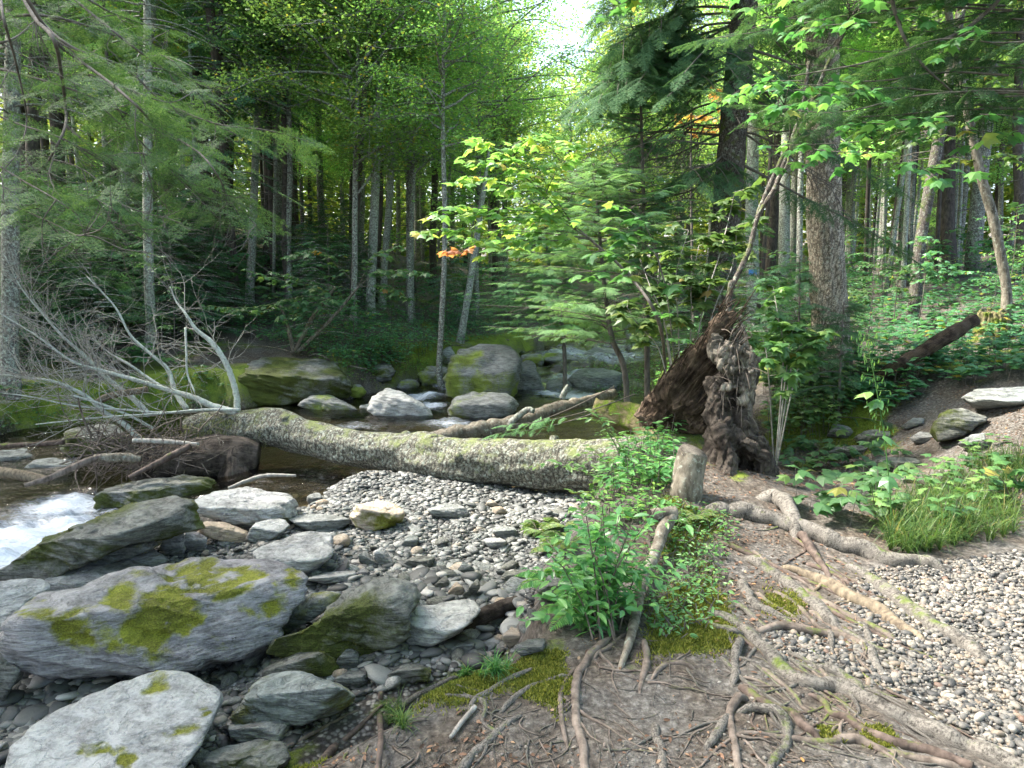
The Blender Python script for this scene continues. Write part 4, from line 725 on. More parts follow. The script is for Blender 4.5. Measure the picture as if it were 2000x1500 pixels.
# ------------------------------------------------------------------ roots
def pxline(pts, lift=.35, ground=True):
    out = []; rad = []
    for q in pts:
        u, v, r = q[:3]; g = G(u, v); t = dep(g); rr = r*t/FPX; c = g+np.array([0, 0, rr*lift]) + (np.array([0, 0, q[3]]) if len(q) > 3 else 0)
        out.append(c); rad.append(rr)
    return np.array(out), np.array(rad)
def sinkends(p, r, a=True, b=True):
    p = list(p); r = list(r)
    if b: d = unit(p[-1]-p[-2]); p.append(p[-1]+d*r[-1]*4-np.array([0, 0, r[-1]*2.5+.02])); r.append(r[-1]*.7)
    if a: d = unit(p[0]-p[1]); p.insert(0, p[0]+d*r[0]*4-np.array([0, 0, r[0]*2.5+.02])); r.insert(0, r[0]*.8)
    return np.array(p), np.array(r)
ROOTS = [
 ('thick pale birch root running right from the rotten stump to the pebble path', 'root_pale', [(1400, 998, 16), (1432, 1002, 18), (1480, 1012, 17, .02), (1532, 1028, 16, .03), (1580, 1048, 17, .03), (1620, 1060, 18, .02), (1680, 1078, 20), (1740, 1096, 18), (1800, 1100, 15), (1838, 1110, 8)]),
 ('pale root curving down from the stump mound onto the thick root', 'root_pale', [(1492, 975, 15), (1520, 982, 17, .03), (1532, 1004, 16, .05), (1552, 1036, 14, .04)]),
 ('short brown root stub crossing below the thick pale root', 'root_red', [(1568, 1062, 9, .05), (1588, 1086, 8, .02), (1618, 1122, 6)]),
 ('pale ringed birch root left of the bare tan wood', 'root_pale', [(1472, 1094, 11), (1500, 1114, 13), (1540, 1142, 13), (1580, 1172, 13), (1608, 1200, 14), (1632, 1222, 12)]),
 ('bare tan root worn smooth of its bark', 'wood_bare', [(1540, 1110, 7), (1600, 1134, 12), (1660, 1165, 14), (1720, 1200, 14), (1760, 1228, 12), (1796, 1244, 7)]),
 ('broad grey birch root reaching far into the pebble path', 'root_pale', [(1662, 1112, 8), (1704, 1136, 14), (1752, 1172, 16), (1800, 1208, 17), (1840, 1236, 17), (1880, 1260, 17), (1920, 1288, 13)]),
 ('longest grey root sweeping from the soil mound to the lower right corner', 'root_pale', [(1400, 1200, 9), (1436, 1218, 12), (1468, 1242, 13), (1492, 1266, 14), (1516, 1294, 15), (1544, 1322, 16), (1580, 1338, 17), (1624, 1346, 18), (1672, 1358, 18), (1720, 1384, 20), (1780, 1416, 21), (1840, 1442, 21), (1900, 1466, 21), (1960, 1490, 21), (2020, 1515, 21)]),
 ('short ringed root descending beside the bright moss patch', 'root_pale', [(1448, 1142, 11), (1460, 1158, 12), (1476, 1182, 11), (1514, 1202, 9), (1548, 1220, 5)]),
 ('dark root bridging between pale roots above the pebbles', 'root_dark', [(1480, 1234, 7), (1528, 1231, 9, .02), (1580, 1240, 9, .02), (1624, 1240, 9), (1660, 1248, 7), (1688, 1262, 5)]),
 ('thin forked grey root poking out of the pebbles', 'root_pale', [(1684, 1218, 5), (1696, 1240, 7), (1704, 1280, 9), (1720, 1314, 9), (1758, 1332, 5)]),
 ('short grey root rising beside the longest root', 'root_pale', [(1598, 1306, 9), (1624, 1310, 12), (1656, 1326, 11), (1680, 1348, 8)]),
 ('thin dark root running low across the bottom right soil', 'root_dark', [(1450, 1432, 4), (1520, 1440, 6), (1580, 1449, 8), (1624, 1448, 10), (1648, 1443, 9), (1680, 1449, 10), (1720, 1465, 9), (1780, 1481, 9), (1860, 1498, 8)]),
 ('reddish brown root following under the longest root', 'root_red', [(1584, 1358, 4), (1608, 1373, 7), (1624, 1395, 8), (1656, 1405, 9), (1680, 1421, 9), (1740, 1449, 10), (1800, 1462, 11), (1900, 1500, 10)]),
 ('white peeling root stub on the slope below the stump', 'root_pale', [(1444, 1266, 9, .03), (1436, 1290, 9), (1438, 1320, 9), (1432, 1338, 6)]),
 ('peeling root patched brown and white running down right', 'root_red', [(1452, 1346, 8), (1480, 1364, 9), (1520, 1384, 8), (1545, 1392, 9), (1568, 1416, 10), (1594, 1440, 8)]),
 ('grey root looping over and down near the bottom edge', 'root_pale', [(1448, 1390, 7), (1480, 1391, 9, .02), (1516, 1397, 10, .02), (1536, 1420, 11), (1534, 1452, 10), (1516, 1480, 10), (1502, 1520, 10)]),
 ('weathered root dropping straight to the bottom edge right of centre', 'root_dark', [(1442, 1378, 9, .03), (1425, 1394, 9), (1428, 1428, 8), (1436, 1460, 8), (1446, 1520, 8)]),
 ('short pale root stub beside the weathered dropping root', 'root_pale', [(1422, 1402, 8), (1404, 1430, 9), (1384, 1455, 8)]),
 ('long smooth root snaking from the green shrub down to the bottom edge', 'root_dark', [(1190, 1250, 6), (1162, 1273, 9), (1138, 1300, 9), (1126, 1332, 9), (1122, 1372, 9), (1126, 1412, 9), (1136, 1452, 9), (1143, 1520, 9)]),
 ('thin root branching from the shrub base toward the left', 'root_dark', [(1218, 1242, 4), (1190, 1264, 5), (1162, 1284, 4)]),
 ('short pale root surfacing in the middle of the dirt at the bottom', 'root_pale', [(1278, 1418, 7), (1282, 1440, 9), (1290, 1462, 9), (1294, 1515, 8)]),
 ('small hooked root in the dirt hollow under the arching root', 'root_dark', [(1258, 1270, 6, .03), (1262, 1292, 8), (1254, 1324, 6), (1250, 1352, 3)]),
 ('low curved root right of the dirt hollow', 'root_dark', [(1276, 1322, 4), (1296, 1302, 6), (1330, 1296, 6), (1352, 1306, 4)]),
 ('zigzag silvery root on the grey silt at lower centre', 'root_pale', [(872, 1358, 4), (904, 1362, 5), (940, 1369, 6), (948, 1386, 5), (944, 1412, 5), (974, 1434, 4)]),
 ('silvery root forking left from the mossy bank edge', 'root_pale', [(1042, 1308, 5), (996, 1326, 6), (960, 1348, 7), (928, 1368, 6), (918, 1386, 4)]),
 ('pale forked root below the silvery root', 'root_pale', [(1102, 1324, 6), (1048, 1337, 6), (1012, 1361, 7), (980, 1390, 5)]),
 ('broad grey root curving down to the bottom edge at centre', 'root_pale', [(1014, 1400, 5), (980, 1424, 8), (952, 1452, 9), (920, 1478, 9), (892, 1520, 9)]),
 ('brown root along the mossy slab at bottom left of centre', 'root_red', [(744, 1380, 3), (682, 1440, 6), (652, 1460, 8), (600, 1520, 8)]),
 ('grey root lying across bright moss at the bank top', 'root_pale', [(886, 1324, 4), (828, 1352, 6), (788, 1377, 6), (754, 1394, 4)]),
 ('thin root creeping over moss toward the stream edge', 'root_dark', [(692, 1390, 3), (620, 1428, 4), (548, 1464, 4), (500, 1478, 3)]),
 ('slim root beside the puddle side bank edge', 'root_dark', [(1120, 1310, 4), (1096, 1350, 5), (1096, 1400, 5), (1108, 1460, 4)]),
 ('stout root crossing the soil right below the stump mound', 'root_pale', [(1372, 1216, 5), (1400, 1226, 7), (1432, 1234, 7), (1452, 1240, 4)]),
 ('short root spur poking from the pebbles left of centre path', 'root_pale', [(1622, 1250, 5, .03), (1626, 1280, 5), (1622, 1298, 4)]),
 ('dim root under the bare tan wood', 'root_dark', [(1560, 1150, 6), (1610, 1176, 8), (1660, 1204, 8), (1740, 1244, 6)]),
]
for k, (lab, mt, pts) in enumerate(ROOTS):
    c, r = pxline(pts, .02); n0 = len(c); c, r = sinkends(c, r, True, pts[-1][1] < 1500)
    c = catmull(np.column_stack([c, r]), len(c)*4); r = c[:, 3]*(1+.10*vn(np.arange(len(c))[:, None]*[.45, .1, .1]+k*3.3, 5)); c = c[:, :3].copy()
    sd_ = unit(np.cross(np.gradient(c, axis=0), [0, 0, 1.])); wv_ = vn(np.arange(len(c))[:, None]*[.33, .1, .1]+k*9.1, 6); c += sd_*(wv_*r*.32)[:, None]; c[:, 2] += r*.35*vn(np.arange(len(c))[:, None]*[.3, .1, .1]+k*5.7, 7)
    a = Acc(); p_, T_, r_ = tube(a, c, r, 14, len(c)*3, amp=.06 if mt == 'wood_bare' else .15, freq=3, seed=k+100, stretch=1.5)
    rq = np.random.default_rng(900+k)
    for j in range(int(rq.integers(1, 5)) if n0 > 4 else 1):
        i = int(rq.uniform(.2, .9)*len(p_)); s_ = rq.choice([-1., 1.]); d = unit(np.cross(T_[i], [0, 0, 1.])*s_+T_[i]*rq.uniform(.6, 1.6)); L_ = rq.uniform(.12, .45); q = [p_[i]]
        for _ in range(5): d = unit(d+rq.normal(0, .25, 3)*[1, 1, 0]); x_ = q[-1]+d*L_/5; x_[2] = float(H(x_[0], x_[1]))+.002; q.append(x_)
        tube(a, q, np.linspace(min(r_[i]*.45, .012), .0015, 6), 7, 16, amp=.15, seed=j)
    o_ = c[0].copy(); ob = obj('exposed_root', a, mat=M[mt], origin=o_); ob.location = o_; tag(ob, lab, 'root', 'exposed roots over the bank')
rq = np.random.default_rng(950); nr_ = 0
while nr_ < 30:                                                  # further thin roots fanning to the lower right
    u0, v0 = rq.uniform(1390, 1640), rq.uniform(1040, 1400); L_ = rq.uniform(140, 420); sl_ = rq.uniform(.42, .95); pp = []
    for f in np.linspace(0, 1, 7): pp.append((u0+L_*f+rq.normal(0, 4), v0+L_*sl_*f+rq.normal(0, 4), 0))
    r0 = rq.uniform(2.5, 6.5); pp = [(a_, b_, r0*(1-.6*i/6)) for i, (a_, b_, _) in enumerate(pp)]
    if pp[-1][0] > 2050 or v0+L_*sl_ > 1600: continue
    nr_ += 1; c, r = pxline(pp, -.05); c, r = sinkends(c, r); a = Acc(); tube(a, c, r, 8, 60, amp=.2, seed=nr_); ob = obj('exposed_root', a, mat=M[['root_pale', 'root_dark', 'root_red'][nr_ % 3]], origin=c[0]); ob.location = c[0]
    tag(ob, ['thin grey root among the fanning roots', 'thin dark root among the fanning roots', 'thin reddish root among the fanning roots'][nr_ % 3], 'root', ['thin grey fanning roots', 'thin dark fanning roots', 'thin reddish fanning roots'][nr_ % 3])
# arching root with sawn end
a = Acc(); c, r = pxline([(1310, 1050, 13, .12), (1294, 1076, 13, .12), (1280, 1108, 11, .08), (1262, 1140, 10, .06), (1250, 1172, 10, .05), (1242, 1212, 10, .03), (1230, 1260, 9, .02), (1214, 1300, 6)], .3); c, r = sinkends(c, r, False, True)
rt = empty('arching_root', c[-1], 'lichened root arching down the mossy mound from a sawn black end', 'root')
tube(a, c-c[-1], r, 12, 80, amp=.15, seed=3); q, r2 = pxline([(1318, 1046, 13, .13), (1292, 1056, 14, .15), (1270, 1060, 14, .15)], .3); tube(a, q-c[-1], r2, 12, 20, amp=.1, seed=4)
obj('root_stem', a, rt, mat=M['bark_mossy'])
a = Acc(); q2 = q[-1]-c[-1]; dd = unit(q[-1]-q[-2]); tube(a, [q2, q2+dd*.012], [r2[-1]*1.02, r2[-1]*1.0], 14, 3); obj('sawn_end', a, rt, mat=M['rotten_dark'])
# thin rootlets and twigs lying on the soil (uncountable mat)
rg = np.random.default_rng(21); a = Acc(); b = Acc()
for k in range(420):
    u, v = rg.uniform(560, 1900), rg.uniform(1150, 1500)
    if v < 1330 and u < 1120: continue
    if v < 1250 and u > 1650: continue
    if u > 1650 and rg.random() < .8: continue
    p = G(u, v)
    if float(sdpoly(p[0], p[1], CHAN)) > -.05: continue
    n = 6; ang = rg.uniform(-.9, .9)+(-1.9 if u < 1150 else -.9); L = rg.uniform(.06, .38); pp = [p[:2]]
    for i in range(n-1): ang += rg.normal(0, .35); pp.append(pp[-1]+np.array([math.cos(ang), math.sin(ang)])*L/n)
    pp = np.array(pp); z = H(pp[:, 0], pp[:, 1]); r = rg.uniform(.0012, .0045)*(1 if rg.random() < .85 else 1.7)
    tube(a if rg.random() < .5 else b, np.column_stack([pp, z+r*.8]), np.linspace(r, r*.4, n), 5, 10)
tag(obj('rootlets', a, mat=M['root_pale']), 'tangle of fine pale rootlets over the soil', 'rootlets', kind='stuff')
tag(obj('fallen_twigs', b, mat=M['root_dark']), 'fine dark twigs strewn over the soil', 'twigs', kind='stuff')

# ------------------------------------------------------------------ fallen birch log
LOG = [(368, 842, 26, 9.15), (410, 836, 34, 9.1), (470, 836, 36, 9.0), (540, 838, 38, 8.8), (600, 855, 33, 8.6), (690, 874, 36, 8.3), (780, 886, 42, 8.1), (860, 896, 46, 7.8), (950, 902, 47, 7.55), (1040, 908, 50, 7.35), (1130, 908, 52, 7.15), (1220, 908, 54, 6.95), (1330, 906, 56, 6.8)]
lp = np.array([P(u, v, t+r*t/FPX*.6) for u, v, r, t in LOG]); lr = np.array([r*t/FPX for u, v, r, t in LOG])
base = lp[-2].copy(); log = empty('fallen_birch', base, 'thick mossy birch trunk fallen across the stream with bare white limbs at its left end', 'fallen tree')
a = Acc(); p_, T_, r_ = tube(a, lp-base, lr, 90, 520, amp=.13, freq=3.4, seed=8, stretch=1.6)
for (i_, an_) in [(150, 1.1), (200, 2.6), (260, 2.2), (300, 1.3), (330, .4), (380, 2.4), (410, 1.8)]:
    x_ = unit(np.cross(T_[i_], [0, 0, 1.])); d_ = x_*math.cos(an_)+np.cross(x_, T_[i_])*math.sin(an_); tube(a, [p_[i_]+d_*r_[i_]*.8, p_[i_]+d_*r_[i_]*1.08, p_[i_]+d_*r_[i_]*1.16], [.075, .05, .03], 14, 12, amp=.3, seed=i_)
obj('trunk', a, log, mat=M['bark_log'])
# moss hanging at the left end
a = Acc(); rg = np.random.default_rng(31); N = 5200; i = rg.integers(0, 130, N); th = rg.uniform(0, 2*math.pi, N)
T0 = T_[i]; x = unit(np.cross(T0, [0, 0, 1.])); y = np.cross(x, T0); dirs = x*np.cos(th)[:, None]+y*np.sin(th)[:, None]
dn = dirs*.35+np.array([0, 0, -1.])*rg.uniform(.5, 1.2, N)[:, None]+rg.normal(0, .25, (N, 3))
tv, tt = np.array([(-.06, 0, 0), (.06, 0, 0), (0, 1, 0)]), np.array([(0, 1, 2)])
scatter(a, tv, tt, p_[i]+dirs*(r_[i]*.97)[:, None], frames(dn, dirs), rg.uniform(.02, .085, N)*np.where(i < 90, 1, .5))
M['mossfur'] = leafmat('hanging_moss', [(0, (.06, .075, .02)), (.6, (.16, .18, .05)), (1, (.3, .31, .13))], .2, .8, 1.2)
obj('hanging_moss', a, log, mat=M['mossfur'])
# white limbs
LIMBS = [
 [(462, 806, 9, 9.1), (463, 780, 9, 9.1), (455, 745, 8.5, 9.1), (437, 702, 8, 9.1), (412, 668, 7, 9.1), (382, 642, 5.5, 9.1), (362, 612, 3.5, 9.1), (345, 590, 2.5, 9.2), (332, 560, 1.5, 9.2)],
 [(462, 806, 10, 9.0), (420, 795, 10, 9.0), (375, 775, 8, 9.0), (330, 762, 7, 9.0), (265, 742, 6, 8.9), (200, 724, 5, 8.9), (140, 705, 3.5, 8.8), (70, 655, 2.5, 8.7), (-20, 600, 1.5, 8.6)],
 [(292, 812, 9, 9.1), (262, 780, 8, 9.1), (225, 752, 7, 9.1), (195, 725, 6, 9.1), (160, 690, 5, 9.1), (125, 660, 4, 9.), (85, 615, 3, 9.), (40, 560, 2, 8.9), (10, 500, 1.2, 8.8)],
 [(365, 800, 8, 9.3), (342, 765, 7, 9.4), (328, 722, 6, 9.5), (295, 692, 4.5, 9.5), (255, 655, 3.5, 9.5), (225, 600, 2.5, 9.5), (170, 540, 1.5, 9.5)],
 [(275, 862, 9, 8.8), (245, 830, 8, 8.8), (205, 805, 6, 8.8), (165, 772, 6, 8.8), (105, 745, 4, 8.7), (50, 738, 3, 8.7), (-30, 728, 2, 8.6)],
 [(470, 800, 5, 8.9), (385, 801, 3.6, 8.8), (310, 808, 3, 8.7), (240, 812, 2.6, 8.6), (180, 817, 2.3, 8.6), (70, 829, 1.6, 8.5)],
 [(420, 800, 5, 8.9), (330, 806, 3.5, 8.8), (240, 800, 3, 8.8), (150, 793, 2.4, 8.7), (60, 775, 1.8, 8.6), (-10, 766, 1.2, 8.5)],
 [(362, 640, 3.5, 9.1), (364, 690, 3.2, 9.0), (366, 730, 3, 9.), (380, 765, 2.2, 8.9)],
 [(330, 765, 5, 9.2), (285, 735, 4, 9.3), (250, 710, 3, 9.3), (215, 690, 2, 9.4), (180, 660, 1.5, 9.4)],
 [(300, 838, 5, 8.8), (260, 815, 4, 8.8), (200, 790, 4, 8.8), (140, 772, 3, 8.7)],
]
rg = np.random.default_rng(41)
def grow(acc, p0, d0, r0, L, depth, rg, spread=.75):
    n = 7; p = [p0]; d = d0
    for i in range(n-1): d = unit(d+rg.normal(0, .16, 3)+np.array([0, 0, .02])); p.append(p[-1]+d*L/n)
    p = np.array(p); tube(acc, p, np.linspace(r0, r0*.35, n), 5 if r0 > .004 else 4, 10, cap=False)
    if depth > 0:
        for k in range(rg.integers(2, 5)):
            i = rg.integers(1, n-1); dd = unit(d+rg.normal(0, spread, 3)); grow(acc, p[i], dd, r0*.55, L*rg.uniform(.4, .75), depth-1, rg, spread)
for k, L in enumerate(LIMBS):
    a = Acc(); pp = np.array([P(u, v, t) for u, v, r, t in L])-base; rr = np.array([max(r*t/FPX*.68, .0035) for u, v, r, t in L])
    p_, T_, r_ = tube(a, pp, rr, 9, len(L)*8, amp=.22, seed=k+200)
    b = Acc(); nb = 32 if k in (1, 2, 4) else (14 if k in (0, 3) else 8)
    for j in range(nb):
        i = int(rg.uniform(.3, .98)*(len(p_)-1)); d = unit(T_[i]+rg.normal(0, .55, 3)*[1, .7, 1]+np.array([-.15, 0, .12]))
        grow(b, p_[i], d, max(min(r_[i]*.4, .007), .0028), rg.uniform(.35, 1.2), 2, rg)
    lo = obj('limb', a, log, mat=M['bark_white']); obj('twigs', b, lo, mat=M['twig'])

# ------------------------------------------------------------------ driftwood
def stick(label, pts, mat, name='driftwood_stick', group=None, seg=9, amp=.18, seed=0, cat='stick'):
    c = np.array([P(u, v, t) for u, v, r, t in pts]); r = np.array([r*t/FPX for u, v, r, t in pts])
    a = Acc(); tube(a, c, r, seg, len(c)*9, amp=amp, seed=seed); ob = obj(name, a, mat=M[mat], origin=c[0]); ob.location = c[0]; return tag(ob, label, cat, group)
def gs(u, v, r, lift=0.): g = G(u, v); return (u, v, r, dep(g)-.5*r*dep(g)/FPX)
stick('dark barkless drift log wedged under the pale greenish slab', [(716, 1312, 15, 4.02), (760, 1280, 15, 4.08), (800, 1258, 17, 4.2), (860, 1240, 18, 4.28), (920, 1215, 17, 4.36), (975, 1190, 15, 4.48), (1040, 1165, 11, 4.6)], 'rotten_dark', 'drift_log', seg=16, amp=.22, seed=5, cat='log')
stick('cut brown branch with pale sawn end leaning on the white limbs', [(182, 788, 6, 8.9), (220, 772, 6.5, 8.95), (288, 760, 6, 9.)], 'wood_bare', seed=6)
stick('yellowish barkless log entering from the left above the rapids', [(-60, 916, 11, 8.3), (20, 925, 11, 8.25), (92, 938, 9, 8.2)], 'wood_bare', 'drift_log', seg=14, amp=.08, seed=7, cat='log')
stick('dark straight stick slanting up beside the rapids', [(48, 948, 4, 7.7), (100, 932, 6, 7.8), (160, 905, 7, 7.9), (200, 890, 5, 8.)], 'root_dark', seed=8)
stick('thin brown pole lying level at the left edge', [(-40, 874, 5, 8.9), (60, 868, 5, 8.9), (125, 864, 5, 8.9)], 'root_red', seed=9)
stick('grey broken limb stub on the driftwood pile', [(185, 895, 8, 8.), (240, 893, 9, 8.05), (275, 897, 6, 8.1)], 'bark_mossy', seed=10)
stick('pale straight stick resting level on the driftwood pile', [(260, 860, 4.5, 8.2), (320, 862, 5, 8.2), (388, 868, 3.5, 8.2)], 'twig', seed=11)
stick('slanting brown stick on the dark log under the trunk', [(252, 932, 4, 7.9), (300, 908, 6, 7.95), (345, 885, 7, 8.), (372, 870, 6, 8.1)], 'root_red', seed=12)
stick('bleached bowed stick lying in shallow water by the boulder', [(446, 954, 3, 7.65), (480, 940, 4, 7.75), (520, 929, 4, 7.85), (578, 929, 2.5, 7.9)], 'twig', seed=13)
stick('thick rotten log lying in shade beneath the fallen trunk', [(268, 930, 26, 8.5), (330, 905, 34, 8.6), (400, 895, 42, 8.75), (470, 892, 42, 8.85), (505, 895, 38, 8.9)], 'rotten_dark', 'rotten_log', seg=22, amp=.16, seed=14, cat='log')
stick('dark rotten snag standing in water under the trunk', [(458, 950, 30, 8.6), (462, 915, 28, 8.7), (466, 880, 26, 8.8)], 'rotten_dark', 'rotten_snag', seg=20, amp=.3, seed=15, cat='snag')
a = Acc(); rg = np.random.default_rng(51)
for k in range(520):                                             # matted flood debris
    u = rg.normal(270, 75); v = rg.normal(878, 26); t = rg.uniform(8.15, 9.1)
    if not (120 < u < 420 and 815 < v < 945): continue
    p = P(u, v, t); an = rg.normal(.5, .8)+(math.pi if rg.random() < .5 else 0); d = unit([math.cos(an), rg.normal(0, .5), math.sin(an)*.7]); L = rg.uniform(.1, .7); n = 5; pp = [p]
    for i in range(n-1): d = unit(d+rg.normal(0, .15, 3)); pp.append(pp[-1]+d*L/n)
    r = rg.uniform(.003, .009)*(2 if rg.random() < .08 else 1); tube(a, pp, np.linspace(r, r*.5, n), 5, 7, cap=False)
tag(obj('flood_debris', a, mat=M['root_dark']), 'matted brown twigs and grass of the driftwood pile', 'debris', kind='stuff')
stick('mossy crooked log behind the fallen trunk reaching to the right bank', [(660, 848, 6, 9.6), (740, 862, 8, 9.4), (790, 866, 9, 9.2), (840, 858, 16, 9.), (900, 846, 17, 8.9), (950, 838, 17, 8.9), (1010, 826, 15, 9.), (1080, 800, 13, 9.2), (1140, 785, 11, 9.5), (1200, 768, 8, 9.8)], 'bark_mossy', 'crooked_log', seg=16, amp=.25, seed=16, cat='log')
stick('pale curled branch stub rising from the crooked log', [(992, 832, 7, 8.9), (1010, 815, 7, 8.9), (1030, 800, 6, 8.85), (1042, 803, 5, 8.8)], 'bark_grey', 'branch_stub', seed=17)
stick('short pointed branch stub beside the cascade', [(1098, 778, 6, 9.2), (1104, 762, 5, 9.2), (1110, 752, 3, 9.2)], 'bark_grey', 'branch_stub', seed=18)
stick('dark rotten log with mossy top at the pool edge below the stump', [(1160, 800, 18, 8.0), (1250, 822, 30, 7.8), (1320, 850, 34, 7.2), (1370, 860, 30, 6.9)], 'rotten_moss', 'rotten_log', seg=20, amp=.3, seed=19, cat='log')
stick('split rotten trunk fallen downhill from the broken stump', [(1708, 742, 9, 8.9), (1750, 716, 12, 8.8), (1800, 688, 13, 8.8), (1850, 658, 14, 8.8), (1905, 625, 12, 8.9)], 'rotten', 'split_log', seg=16, amp=.22, seed=20, cat='log')
stick('thin grey stick lying on moss in the middle of the bank', [(744, 1352, 5, dep(G(744, 1352))-.02), (742, 1400, 6, dep(G(742, 1400))-.02), (744, 1440, 6, dep(G(744, 1440))-.02), (739, 1510, 6, dep(G(739, 1510))-.02)], 'root_red', seed=22)
stick('pale stick lying on the soil near the zigzag root', [(928, 1380, 5, dep(G(928, 1380))-.02), (904, 1408, 5, dep(G(904, 1408))-.02), (880, 1440, 4, dep(G(880, 1440))-.02)], 'twig', seed=23)
rg = np.random.default_rng(61)
for k in range(26):                                              # deadfall on the far bank
    u, v = rg.uniform(560, 1000), rg.uniform(640, 740); p = G(u, v)
    if float(sdpoly(p[0], p[1], CHAN)) > 0: continue
    an = rg.uniform(0, 3.14); L = rg.uniform(.4, 1.6); d = np.array([math.cos(an), math.sin(an)*.5, rg.uniform(-.25, .25)]); a = Acc(); r = rg.uniform(.008, .03)
    tube(a, [p+[0, 0, .05], p+d*L*.5+[0, 0, .12], p+d*L+[0, 0, .05]], [r, r*.9, r*.5], 7, 12, amp=.2, seed=k); ob = obj('fallen_branch', a, mat=M['bark_mossy'], origin=p); ob.location = p
    tag(ob, 'dead branch lying on the shady far bank', 'branch', 'dead branches on the far bank')

# ------------------------------------------------------------------ stumps
def merged(parts, voxel, name, parent, mat, amp=.02, freq=6, seed=0, cuts=None):
    """tubes fused into one solid by voxel remesh, then roughened"""
    a = Acc()
    for (pts, seg) in parts:
        c = np.array([P(u, v, t) for u, v, r, t in pts]); r = np.array([r*t/FPX for u, v, r, t in pts]); tube(a, c, r, seg, len(c)*8, amp=.2, seed=seed+len(a.v))
    me = a.mesh(name, M[mat]); o_ = D.objects.new('tmp', me); COL.objects.link(o_); md = o_.modifiers.new('r', 'REMESH'); md.mode = 'VOXEL'; md.voxel_size = voxel
    dg = C.evaluated_depsgraph_get(); ev = D.meshes.new_from_object(o_.evaluated_get(dg)); D.objects.remove(o_)
    n = len(ev.vertices); co = np.zeros(n*3, np.float32); ev.vertices.foreach_get('co', co); co = co.reshape(-1, 3).astype(float)
    nr = np.zeros(n*3, np.float32); ev.vertices.foreach_get('normal', nr); nr = nr.reshape(-1, 3)
    q = np.zeros(len(ev.loops), np.int32); ev.loops.foreach_get('vertex_index', q)
    co2 = co+nr*(amp*(fbm(co*freq, 4, seed+1)+.7*np.abs(vn(co*freq*3, seed+5))*-1))[:, None]
    ax = unit(np.asarray(cuts if cuts is not None else (0, 0, 1.))); s = co@ax; x = unit(np.cross(ax, [0, 1., .1])); y = np.cross(ax, x)
    th = np.arctan2(co@y-(co@y).mean(), co@x-(co@x).mean())
    fl = vn(np.stack([np.cos(th)*13, np.sin(th)*13, s*1.1], -1), seed+9)+.6*vn(np.stack([np.cos(th)*30, np.sin(th)*30, s*2.5], -1), seed+10); co2 += nr*(fl*amp*.9)[:, None]
    b = Acc(); b.add(co2, None, q.reshape(-1, 4), np.stack([s, th, 0*s], -1)); b.nr = nr; return b
st = empty('rotten_stump', G(1420, 950), 'tall shredded rotten stump with jagged brown top and soil caked root plate', 'stump')
o0 = np.array(st.location)
b = merged([([(1240, 812, 6, 6.65), (1268, 798, 18, 6.6), (1308, 772, 32, 6.4), (1352, 732, 38, 6.2), (1386, 692, 32, 6.1), (1401, 655, 22, 6.0), (1408, 620, 12, 6.0), (1410, 598, 4, 6.0)], 18), ([(1400, 700, 26, 6.05), (1400, 650, 20, 6.), (1425, 625, 9, 6.), (1432, 600, 3, 6.)], 12), ([(1245, 815, 14, 6.5), (1290, 826, 20, 6.4), (1340, 832, 22, 6.3), (1385, 826, 22, 6.15)], 12), ([(1262, 812, 16, 6.6), (1300, 802, 28, 6.5), (1340, 790, 40, 6.3), (1380, 770, 36, 6.2)], 14), ([(1392, 680, 12, 6.0), (1398, 630, 7, 6.), (1402, 592, 1.5, 6.)], 8), ([(1416, 650, 9, 6.), (1420, 615, 4, 6.), (1421, 590, 1, 6.)], 8), ([(1382, 680, 10, 6.05), (1386, 645, 5, 6.05), (1388, 620, 1, 6.05)], 8)], .02, 'shell', st, 'rotten', .032, 7, 3, cuts=(.7, 0, .7))
sh = obj('rotten_shell', b, st, mat=M['rotten'], origin=o0); rg = np.random.default_rng(70); f_ = Acc(); vv = b.v[0]; axis = unit(P(1408, 610, 6.)-P(1270, 790, 6.55))
ok = np.where((b.nr@-CF > .05))[0]
for i in rg.choice(ok, 420):
    L_ = rg.uniform(.05, .32); r0 = rg.uniform(.002, .007); d = unit(axis+rg.normal(0, .12, 3)); q = vv[i]-o0+b.nr[i]*.004
    tube(f_, [q, q+d*L_*.5+b.nr[i]*rg.uniform(0, .012), q+d*L_+b.nr[i]*rg.uniform(-.01, .03)], [r0*.6, r0, r0*.3], 4, 6, cap=False)
obj('splinters', f_, sh, mat=M['rotten'])
